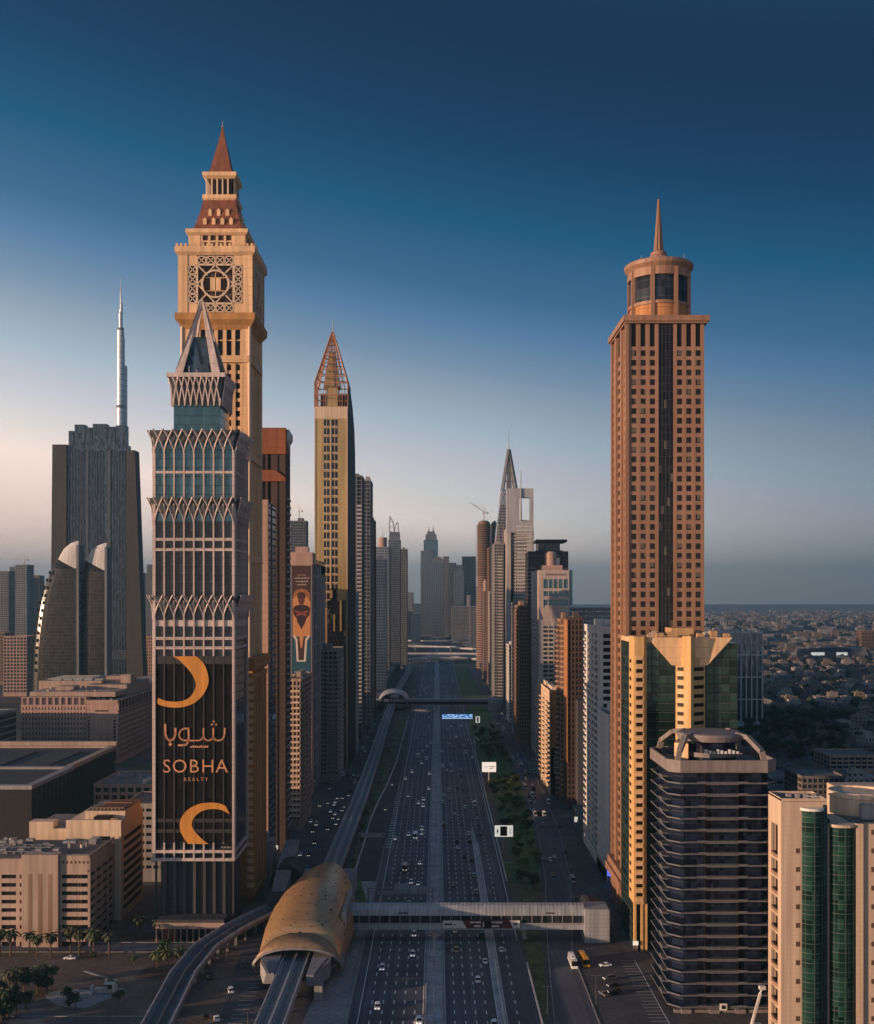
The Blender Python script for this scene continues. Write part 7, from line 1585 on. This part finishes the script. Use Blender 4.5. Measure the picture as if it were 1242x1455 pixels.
def vehicle(kind, col, x, y, rz, label, group, parts=True, z=.034):
    b, g, wh, hl, tl, (h, w_, r, zb), cache = veh_meshes(kind)
    if col not in cache: cache[col] = b.mesh('body', PM[col])
    nm = {'sedan': 'car', 'suv': 'sport_utility_car', 'van': 'van', 'minibus': 'minibus', 'bus': 'bus', 'truck': 'truck', 'pickup': 'pickup_truck'}[kind]
    t = thing(nm, label, {'sedan': 'car', 'suv': 'car', 'pickup': 'pickup truck'}.get(kind, kind), (x, y, z), group, rz)
    inst('body', cache[col], t); inst('window', g, t)
    if parts:
        for sx_ in (-1, 1):
            for yy in (h*.62, -h*.6): inst('wheel', wh, t, (sx_*(w_-.1), yy, r))
            inst('headlight', hl, t, (sx_*(w_-.4), h-.06, zb-.28)); inst('tail_light', tl, t, (sx_*(w_-.4), -h+.04, zb-.25))
    return t
c2 = lambda x, y: (480+x/3.105, 1180+y/3.105)
c3 = lambda x, y: (480+x/5.645, 980+y/5.645)
c7 = lambda x, y: (500+x/5.645, 880+y/5.645)
veh = []
for x, y, k, c in [(250,32,'sedan','white'),(318,15,'suv','white'),(339,27,'truck','white'),(370,10,'sedan','white'),(358,140,'sedan','white'),(294,168,'truck','beige'),(316,225,'suv','white'),(358,230,'sedan','silver'),(327,317,'sedan','white'),(335,455,'van','white'),(330,543,'suv','white'),(193,603,'suv','white'),(171,775,'suv','white'),(355,838,'suv','white'),
    (538,72,'sedan','white'),(595,45,'suv','black'),(535,45,'suv','black'),(610,125,'sedan','black'),(570,112,'sedan','black'),(608,195,'suv','silver'),(503,235,'sedan','silver'),(617,268,'suv','silver'),(485,325,'sedan','white'),(515,332,'sedan','white'),(525,438,'suv','white'),(640,458,'suv','black'),(493,505,'sedan','grey'),(529,523,'suv','beige'),(688,522,'sedan','white'),(653,573,'sedan','white'),(624,655,'suv','white'),(685,848,'suv','white')]:
    veh.append(c2(x, y)+(k, c))
for x, y in [(602,215),(710,228),(738,213),(733,293),(598,360),(632,352),(650,378),(720,405),(757,423),(720,450),(677,495),(716,490),(709,552),(675,582),(587,655),(543,710),(745,668),(732,788),(544,850),(700,875),(640,903),(685,928),(672,1150),
    (932,272),(903,292),(1002,293),(875,322),(1000,338),(1028,333),(847,365),(878,362),(1038,405),(845,420),(898,438),(990,438),(882,462),(918,462),(850,490),(1020,500),(1060,545),(888,548),(925,598),(848,610),(965,632),(885,642),(930,650),(1005,735),(865,750),(978,782),(895,805),(857,840),(905,870),(862,895),(1022,938),(918,988),(958,1005),(1093,1022),(1090,1075),(866,1082),(1035,1150)]:
    veh.append(c3(x, y)+(R.choice(['sedan','suv','sedan','suv','van']), R.choice(['white','white','white','silver','silver','grey','black'])))
for x, y, k in ((694,357,'van'),(640,533,'truck'),(973,390,'truck'),(1127,915,'minibus')): veh.append(c3(x, y)+(k, 'white' if k != 'truck' else 'silver'))
for x, y in [(530,388),(545,405),(650,458),(665,475),(620,468),(725,465),(763,465),(625,540),(530,570),(555,603),(517,620),(773,607),(660,380),(800,490),(640,630),(590,590)]: veh.append(c7(x, y)+(R.choice(['sedan','suv','van']), 'white'))
lanesR = [3.8, 7.25, 10.7, 14.15, 17.6, 24.3, 28.8]; lanesL = [-6.2, -9.25, -12.8, -16.4, -20.0, -23.8]
lname = {}
for i, v in enumerate(lanesR): lname[v] = ['innermost lane','second lane','third lane','fourth lane','fifth lane','sixth lane','outermost lane'][i]+' right of the median'
for i, v in enumerate(lanesL): lname[v] = ['innermost lane','second lane','third lane','fourth lane','fifth lane','outermost lane'][i]+' left of the median'
lname[-33] = 'left slip road'
placed = []
def place(x, y, k, c):
    lanes = lanesR if x > 0 else (lanesL if x > -27.5 else [-33])
    lx_ = min(lanes, key=lambda q: abs(q-x))
    need = 12 if k in ('truck', 'bus', 'minibus') else 7.5
    for _ in range(12):
        if all(abs(p[0]-lx_) > 1 or abs(p[1]-y) > need for p in placed): break
        y += 4.1
    placed.append((lx_, y, k, c))
for px, py, k, c in veh:
    x, y = G(px, py+1, .6)
    if y > 300: place(x, y, k, c)
rv = random.Random(11)
for i in range(95):
    y = 1330+1100*rv.random()**1.3; lx_ = rv.choice(lanesR[:6]+lanesL); place(lx_, y, rv.choice(['sedan','suv','van','suv']), rv.choice(['white','white','silver','grey','black']))
for i in range(14):
    y = 620+500*rv.random(); place(-33, y, rv.choice(['sedan','suv']), rv.choice(['white','grey','black'])) if i < 3 else place(rv.choice(lanesR), 560+700*rv.random(), 'sedan', rv.choice(['black','grey']))
cnt = {}
for lx_, y, k, c in sorted(placed, key=lambda p: p[1]):
    i = cnt.get(lx_, 0); cnt[lx_] = i+1
    kn = {'sedan': 'saloon car', 'suv': 'tall car', 'pickup': 'pickup'}.get(k, k)
    lb = '%s %s, %s from the bottom in the %s' % (c, kn, ordn(i).replace('nearest', 'first'), lname[lx_])
    vehicle(k, c, lx_+rv.uniform(-.25, .25), y, math.pi if lx_ < 0 else 0, lb, 'vehicles on the highway', y < 900, .036)
# service road vehicles and parked cars
def sx_at(arr, y): return next(a[0]+(b[0]-a[0])*(y-a[1])/(b[1]-a[1]) for a, b in zip(arr, arr[1:]) if a[1] <= y <= b[1])
c5 = lambda x, y: (680+x/4.777, 1250+y/4.777)
x, y = G(*c5(640, 560), 1); vehicle('bus', 'white', x, y, .03, 'white bus standing on the service road left of the yellow bus', 'buses on the service road')
x, y = G(*c5(716, 550), 1); vehicle('bus', 'yellow', x, y, .06, 'yellow bus parked beside the footbridge stair tower', 'buses on the service road')
for (cx_, cy2), k, c, rz, lb in (((862, 578), 'sedan', 'white', 1.75, 'white sports car parked across the forecourt by the footbridge stair tower'), ((890, 668), 'suv', 'grey', 1.9, 'grey car, upper of three parked askew on the forecourt'), ((915, 712), 'sedan', 'black', 1.95, 'black car, middle of three parked askew on the forecourt'), ((925, 760), 'suv', 'black', 1.75, 'black tall car, lowest of three parked askew on the forecourt'), ((850, 772), 'sedan', 'grey', .4, 'grey car left of the three parked askew')):
    x, y = G(*c5(cx_, cy2), .6); vehicle(k, c, x, y, rz, lb, 'cars on the forecourt')
spots = []
for i in range(90):
    y = 500+800*rv.random(); lane = rv.choice([.06, .3, .55, .9]); a, b = sx_at(sl, y), sx_at(sr, y); spots.append((a+(b-a)*lane+(2.4 if lane > .8 else 0), y, 0 if lane < .8 else rv.uniform(-.1, .1)))
spots = [s for i, s in enumerate(sorted(spots, key=lambda s: s[1])) if all(abs(s[0]-t[0]) > 2.4 or abs(s[1]-t[1]) > 7 for t in sorted(spots, key=lambda s: s[1])[:i])]
for i, (x, y, rz) in enumerate(spots):
    k = rv.choice(['sedan','suv','van','sedan','minibus']) if y < 900 else rv.choice(['sedan','suv']); c = rv.choice(['white','white','silver','grey','black','beige'])
    vehicle(k, c, x, y, rz, '%s %s, %s vehicle up the right service road beyond the buses' % (c, {'sedan': 'saloon car', 'suv': 'tall car'}.get(k, k), ordn(i).replace('nearest', 'first')), 'vehicles on the right service road', y < 750)
spots = []
for i in range(110):
    y = 545+850*rv.random(); x = rv.choice([-76.5, -72, -67.5, -64, -60.5]); spots.append((x, y))
spots = [s for i, s in enumerate(sorted(spots, key=lambda s: s[1])) if all(abs(s[0]-t[0]) > 1 or abs(s[1]-t[1]) > 7 for t in sorted(spots, key=lambda s: s[1])[:i])]
for i, (x, y) in enumerate(spots):
    k = rv.choice(['sedan','suv','van']); c = rv.choice(['white','white','silver','grey','black'])
    vehicle(k, c, x, y, math.pi, '%s %s, %s vehicle up the street between left towers and viaduct' % (c, {'sedan': 'saloon car', 'suv': 'tall car'}.get(k, k), ordn(i).replace('nearest', 'first')), 'vehicles on the left street', y < 750)
x, y = G(100, 1361, .6); vehicle('sedan', 'white', x, y, math.pi/2, 'white car driving along the side street in front of the hotel', None)
for i, (px, py, c) in enumerate([(328, 1407, 'white'), (308, 1447, 'white'), (298, 1388, 'black'), (293, 1443, 'black'), (345, 1370, 'grey')]):
    x, y = G(px, py, .6); vehicle('sedan' if i % 2 else 'suv', c, x, y, .25, '%s car, %s from the top in the strip between ramp and viaduct' % (c, ['third','fifth','second','fourth','first'][i]), 'cars parked beside the ramp')
# ================================================================ trees
def leafcloud(n, rx_, rz_, size, seed, lobes=6):
    r = random.Random(seed); m = MB()
    L_ = [(r.uniform(-.55, .55)*rx_, r.uniform(-.55, .55)*rx_, r.uniform(-.45, .55)*rz_, r.uniform(.35, .62)) for _ in range(lobes)]
    for i in range(n):
        a, b, c, s = r.choice(L_); v = Vector((r.gauss(0, 1), r.gauss(0, 1), r.gauss(0, 1))).normalized()*r.random()**.45*s
        p = Vector((a+v.x*rx_, b+v.y*rx_, c+v.z*rz_)); u = Vector((r.gauss(0, 1), r.gauss(0, 1), r.gauss(0, .6))).normalized(); t = u.cross(Vector((r.gauss(0, 1), r.gauss(0, 1), r.gauss(0, 1)))).normalized(); q = size*r.uniform(.6, 1.3)
        m.add([tuple(p-u*q), tuple(p+t*q*.6), tuple(p+u*q), tuple(p-t*q*.6)], [(0, 1, 2, 3)])
    return m
crowns = [leafcloud(420, 3.4, 2.6, .55, 20+i) for i in range(4)]
CM = {}
def crown_mesh(i, mat):
    if (i, mat) not in CM: CM[(i, mat)] = crowns[i].mesh('crown', M[mat])
    return CM[(i, mat)]
tm = MB(); tm.tube((0, 0, 0), (.1, 0, 2.6), .26, .16, 6)
for a in range(4): tm.tube((.1, 0, 2.3), (1.5*math.cos(a*1.6), 1.5*math.sin(a*1.6), 4.2), .11, .04, 5)
trunk = tm.mesh('trunk', M['bark'])
def tree(x, y, s, label, group, mat='leaf', parts=True, sz=1.0, name='broadleaf_tree'):
    t = thing(name, label, 'tree', (x, y, 0), group, rv.uniform(0, 6.28)); t.scale = (s, s, s*sz)
    if parts: inst('trunk', trunk, t)
    inst('crown', crown_mesh(rv.randrange(4), mat), t, (0, 0, 4.3)); return t
pts = []
while len(pts) < 95:
    y = 500+620*rv.random()**1.15; a, b = 37.5, sx_at(sl, y)-3.6
    if a > b: continue
    x = a+(b-a)*rv.random()
    if x < 39 and y < 760: continue
    if all((x-p[0])**2+((y-p[1])*.6)**2 > 7 for p in pts): pts.append((x, y))
for i, (x, y) in enumerate(sorted(pts, key=lambda p: p[1])): tree(x, y, rv.uniform(.6, 1.15), '%s green tree, %s up the verge between highway and right service road' % ('low bushy' if i % 2 else 'leafy', ordn(i).replace('nearest', 'first')), 'trees on the right verge', 'leaf' if rv.random() < .6 else 'leaf2', sz=rv.uniform(.7, 1.1))
pts = []
while len(pts) < 120:
    y = 880+330*rv.random(); px = 1052+150*rv.random(); x = X(px, y)
    if all((x-p[0])**2+((y-p[1])*.7)**2 > 20 for p in pts): pts.append((x, y))
for i, (x, y) in enumerate(sorted(pts, key=lambda p: p[1])): tree(x, y, rv.uniform(1.1, 1.9), 'dark tree in the wooded park behind the banded tower, %s from the front' % ordn(i).replace('nearest', 'first'), 'trees of the park behind the banded tower', 'leaf2', y < 960)
pts = []
while len(pts) < 70:
    y = 1010+1100*rv.random()**1.4; px = 1010+250*rv.random(); pts.append((X(px, y), y))
for i, (x, y) in enumerate(sorted(pts, key=lambda p: p[1])): tree(x, y, rv.uniform(.9, 1.7), 'dark garden tree among the villas right of the granite tower, %s from the front' % ordn(i).replace('nearest', 'first'), 'garden trees among the villas', 'leaf2', False)
for i, (x, y) in enumerate([(-124, 365), (-112, 374), (-119, 358), (-133, 371), (-106, 362), (-136, 352), (-102, 410), (-104, 416), (-62, 455), (-96, 404), (-110, 440), (-107, 446), (-112, 402), (-128, 406)]): tree(x, y, [.7, .6, .8, .9, .7, 1.2, .9, .8, .7, .6, 1.2, 1.1, .5, .5][i], 'dark shrub-like tree on the left plot, %s counted from the garden outward' % ordn(i).replace('nearest', 'first'), 'shrubs of the left plot', 'leaf2')
pts = []
while len(pts) < 26:
    x, y = rv.uniform(-168, -128), rv.uniform(322, 374)
    if x < X(70, y) and all((x-p[0])**2+(y-p[1])**2 > 9 for p in pts): pts.append((x, y))
for i, (x, y) in enumerate(sorted(pts, key=lambda p: p[1])): tree(x, y, rv.uniform(.8, 1.4), 'dark tree of the grove in the bottom left corner, %s from the bottom' % ordn(i).replace('nearest', 'first'), 'grove in the bottom left corner', 'leaf2')
for i in range(16): tree(-42.5+rv.uniform(-1.5, 1), 520+i*38+rv.uniform(-8, 8), rv.uniform(.35, .6), 'small bush on the strip right of the viaduct, %s from the golden station' % ordn(i).replace('nearest', 'first'), 'bushes beside the viaduct', 'leaf')
pm = MB(); rp_ = random.Random(2)
for k in range(20):
    a = k*2.399; el_ = .9-1.5*(k/20); L_ = 3.0; prev = Vector((0, 0, 0)); d = Vector((math.cos(a), math.sin(a), 0)); s_ = Vector((-d.y, d.x, 0)); w0 = .18
    for j in range(5):
        e2 = el_-.42*j; nxt = prev+(d*math.cos(e2)+Vector((0, 0, 1))*math.sin(e2))*L_/5; w1 = [.42, .5, .45, .3, .05][j]
        pm.add([tuple(prev-s_*w0-Vector((0,0,w0*.5))), tuple(prev), tuple(nxt), tuple(nxt-s_*w1-Vector((0,0,w1*.5)))], [(0,1,2,3)]); pm.add([tuple(prev), tuple(prev+s_*w0-Vector((0,0,w0*.5))), tuple(nxt+s_*w1-Vector((0,0,w1*.5))), tuple(nxt)], [(0,1,2,3)]); prev = nxt; w0 = w1
frond = pm.mesh('crown', M['palm']); pt = MB(); pt.tube((0, 0, 0), (.15, .1, 6.0), .24, .17, 7); ptr = pt.mesh('trunk', M['bark'])
palms = [(-166+i*5.2+rv.uniform(-1.5, 1.5), 414+rv.uniform(-5, 3)) for i in range(9)]+[(-152, 362), (-147, 355), (-142, 368), (-139, 350), (-150, 345), (-146, 372), (-156, 376), (-118, 432), (-110, 430), (-97, 392), (-94, 399), (-101, 393)]
for i, (x, y) in enumerate(sorted(palms, key=lambda p: p[1])):
    t = thing('palm_tree', 'date palm on the left plot, %s counted from the bottom edge to the hotel front' % ordn(i).replace('nearest', 'first'), 'palm tree', (x, y, 0), 'palms in front of the hotel', rv.uniform(0, 6)); s = rv.uniform(1.15, 1.6); t.scale = (s, s, s)
    inst('trunk', ptr, t); inst('crown', frond, t, (.15, .1, 6.0))
r = thing('garden_pavilion', 'small white open frame structure standing in the pale garden of the left plot', 'pavilion', (-113, 372, 0)); m = MB()
m.box(-118, -117.6, 370, 373, 0, 3); m.box(-111, -110.5, 372, 376, 0, 3.2); m.build('wall', M['white'], r); m = MB(); m.box(-117.7, -110.8, 373, 375.5, 0, 1.2); m.build('base', M['offwhite'], r)
m = MB(); m.box(-114, -110.4, 372, 376.2, 3.2, 3.5); m.build('roof', M['white'], r)
# ================================================================ villas and the far city
VM = []
for v in range(6):
    r = random.Random(60+v); m = MB(); a, b, h = r.uniform(7, 12), r.uniform(6, 9), r.uniform(6, 8.5)
    m.box(-a, a, -b, b, 0, h*.55); m.box(-a*.9, a*(.2+.6*r.random()), -b*.95, b*.8, h*.55, h); m.box(-a*.5, -a*.2, -b*.2, b*.3, h, h+2.2)
    m.ring([(-a*.92, -b*.97), (a*.3, -b*.97), (a*.3, b*.82), (-a*.92, b*.82)], [(-a*.88, -b*.9), (a*.26, -b*.9), (a*.26, b*.76), (-a*.88, b*.76)], h-.1, h+.8)
    m.box(-a-4, a+4, -b-4.2, -b-4, 0, 2)
    m.cur = 1
    for k in range(5): x = -a*.8+k*a*.36; m.box(x, x+1.6, -b*.95-.06, -b*.9, h*.62, h*.62+1.7) if x < a*.1 else None; m.box(x, x+1.7, -b-.06, -b+.2, 1, 2.9)
    for k in range(3): y = -b*.6+k*b*.5; m.box(-a-.06, -a+.2, y, y+1.6, 1, 2.8)
    VM.append(m)
vmats = ['villa_pale', 'villa_sand', 'villa_white', 'villa_grey']; VC = {}
row = 0; nv = 0; y = 800.
while nv < 235 and y < 3000:
    xa, xb = X(1000 if y > 1040 else 1120, y), X(1290, y); x = xa+rv.uniform(0, 14); k = 0
    while x < xb and nv < 235:
        if not (870 < y < 1230 and X(1045, y) < x < X(1195, y)) and rv.random() < .9:
            key = (rv.randrange(6), rv.choice(vmats))
            if key not in VC: VC[key] = VM[key[0]].mesh('villa', [M[key[1]], M['dark']])
            o = inst('villa', VC[key], None, (x+rv.uniform(-4, 4), y+rv.uniform(-6, 6), 0), rv.choice([0, 0, .15, -.1, 1.57]))
            tag(o, '%s flat-roofed villa, %s from the left in the %s row of villas back' % (key[1][6:].replace('sand', 'sandy'), ordn(k).replace('nearest', 'first'), ordn(row).replace('nearest', 'front')), 'villa', 'villas on the right plain'); nv += 1; k += 1
        x += rv.uniform(27, 44)
    row += 1; y += rv.uniform(34, 48)+(y-800)*.012
yv = y
m = MB(); n = 0
while n < 5200:
    yy = yv+8200*rv.random()**1.7; px = rv.uniform(-60, 1300)
    if 520 < px < 720 and yy < 5200: continue
    x = X(px, yy)
    if px < 620 and yy < 2400: continue
    a, b, h = rv.uniform(7, 22), rv.uniform(7, 15), rv.choice([5, 7, 8, 9, 12, 20])*rv.uniform(.8, 1.2); m.cur = rv.randrange(4); m.box(x-a, x+a, yy-b, yy+b, 0, h); n += 1
tag(m.build('distant_houses', [M[k] for k in vmats]), 'low pale houses of the far plain merging into the haze', 'houses', None, 'stuff')
m = MB(); n = 0
while n < 2600:
    yy = (1250 if n % 3 else yv)+6000*rv.random()**1.8; px = rv.uniform(-60, 1300); x = X(px, yy)
    if (px < 1000 and yy < 2400) or (500 < px < 740 and yy < 5000): continue
    s = rv.uniform(3, 7)
    c = Vector((x, yy, s*.8)); rg = [[(c.x+s*q*math.cos(t+q)*rv.uniform(.7, 1.2), c.y+s*q*math.sin(t+q)*rv.uniform(.7, 1.2), c.z+s*zq_) for t in [2*math.pi*i/6 for i in range(6)]] for q, zq_ in ((.5, -.6), (1, -.1), (.75, .4), (.2, .75))]; m.loft(rg); n += 1
tag(m.build('distant_trees', M['leaf2']), 'dark tree clumps scattered over the far plain', 'trees', None, 'stuff')
# mid-rise blocks closing the view between the towers
for i, (px0, px1, py, Y, mt) in enumerate([(1140, 1200, 1105, 700, 'roof'), (1075, 1150, 1108, 760, 'grey'), (1180, 1250, 1075, 830, 'beige'), (1225, 1260, 897, 2600, 'brown'), (1150, 1205, 921, 2500, 'midgrey')]):
    Yb = Y; lb = ['low grey shed with a broad flat roof behind the cream towers', 'low pale shed beside the banded tower roof', 'stepped beige building behind the right cream tower', 'brown hall at the right edge far on the plain', 'long dark hall with a white front far on the right plain'][i]
    tower('low_building', lb, 'building', X(px0, Yb), X(px1, Yb), Yb, Yb+35, max(6, Z(py, Yb)), M[mt], M['gdark'], 8, 5, 3.5, .8, 1.4, plant=False)
o = MB(); Yb = 2500.; o.box(X(1152, Yb), X(1179, Yb), Yb-1.5, Yb-1, 4, 11); o.box(X(1187, Yb), X(1204, Yb), Yb-1.5, Yb-1, 4, 11); tag(o.build('lit_facade_sign', M['litwhite']), 'bright white illuminated front of the long dark hall', 'sign')
# low shop podiums filling the foot of both rows
seen_ = {}
for i, (x0, x1, y0, y1, h, mt) in enumerate([(-112, -87, 600, 632, 9, 'midgrey'), (-118, -88, 692, 745, 12, 'grey'), (-108, -79, 860, 940, 10, 'midgrey'), (-104, -76, 975, 1005, 14, 'grey'), (82, 118, 610, 660, 9, 'midgrey'), (84, 120, 765, 800, 8, 'grey'), (86, 130, 990, 1060, 12, 'grey'), (88, 130, 1100, 1340, 11, 'midgrey'), (-120, -72, 1050, 1470, 9, 'midgrey'), (80, 130, 1400, 2050, 12, 'midgrey'), (-140, -75, 1520, 2050, 14, 'midgrey')]):
    q_ = seen_.get(x0 < 0, 0); seen_[x0 < 0] = q_+1
    tower('shop_podium', 'low grey shop podium at the foot of the %s row, %s along from the front' % ('left' if x0 < 0 else 'right', ordn(q_).replace('nearest', 'first')), 'podium', x0, x1, y0, y1, h, M[mt], M['gblack'], 8, 8, 4.5, .6, 1.4, base=.5, plant=True)
# ---- telescopic boom by the banded tower
r = thing('access_lift', 'tall pale lattice boom standing before the banded tower base', 'lift', (X(1077, 340), 340, 0)); m = MB(); xq_ = X(1077, 340)
m.box(xq_-1.2, xq_+1.2, 338.5, 341.5, .6, 2.2); m.build('chassis', M['white'], r); m = MB(); m.bar((xq_-2, 340, 2), (xq_+.8, 340, 12), .7); m.bar((xq_+.5, 340, 11.5), (xq_+1.2, 339.5, 13.4), .4); m.build('boom', M['white'], r)
m = MB(); m.box(xq_+.3, xq_+2.2, 339, 340.4, 13.2, 14.3); m.build('basket', M['white'], r)
for sx_ in (-1, 1):
    for yy in (339, 341): m = MB(); m.tube((xq_+sx_*1.25-.15, yy, .5), (xq_+sx_*1.25+.15, yy, .5), .5, n=10); m.build('wheel', M['tyre'], r)
# ================================================================ haze
hz = MB(); hz.box(-15000, 15000, -400, 26000, -1.5, 860)
hm = bpy.data.materials.new('haze'); hm.use_nodes = True; t = hm.node_tree; t.nodes.clear()
ou = t.nodes.new('ShaderNodeOutputMaterial'); pv = t.nodes.new('ShaderNodeVolumePrincipled'); pv.inputs['Color'].default_value = (.27, .58, .80, 1); pv.inputs['Density'].default_value = HAZE if 'HAZE' in globals() else .00008; pv.inputs['Anisotropy'].default_value = .36
t.links.new(pv.outputs[0], ou.inputs['Volume'])
tag(hz.build('haze', hm), 'thin pale haze over the city', 'haze', None, 'stuff')
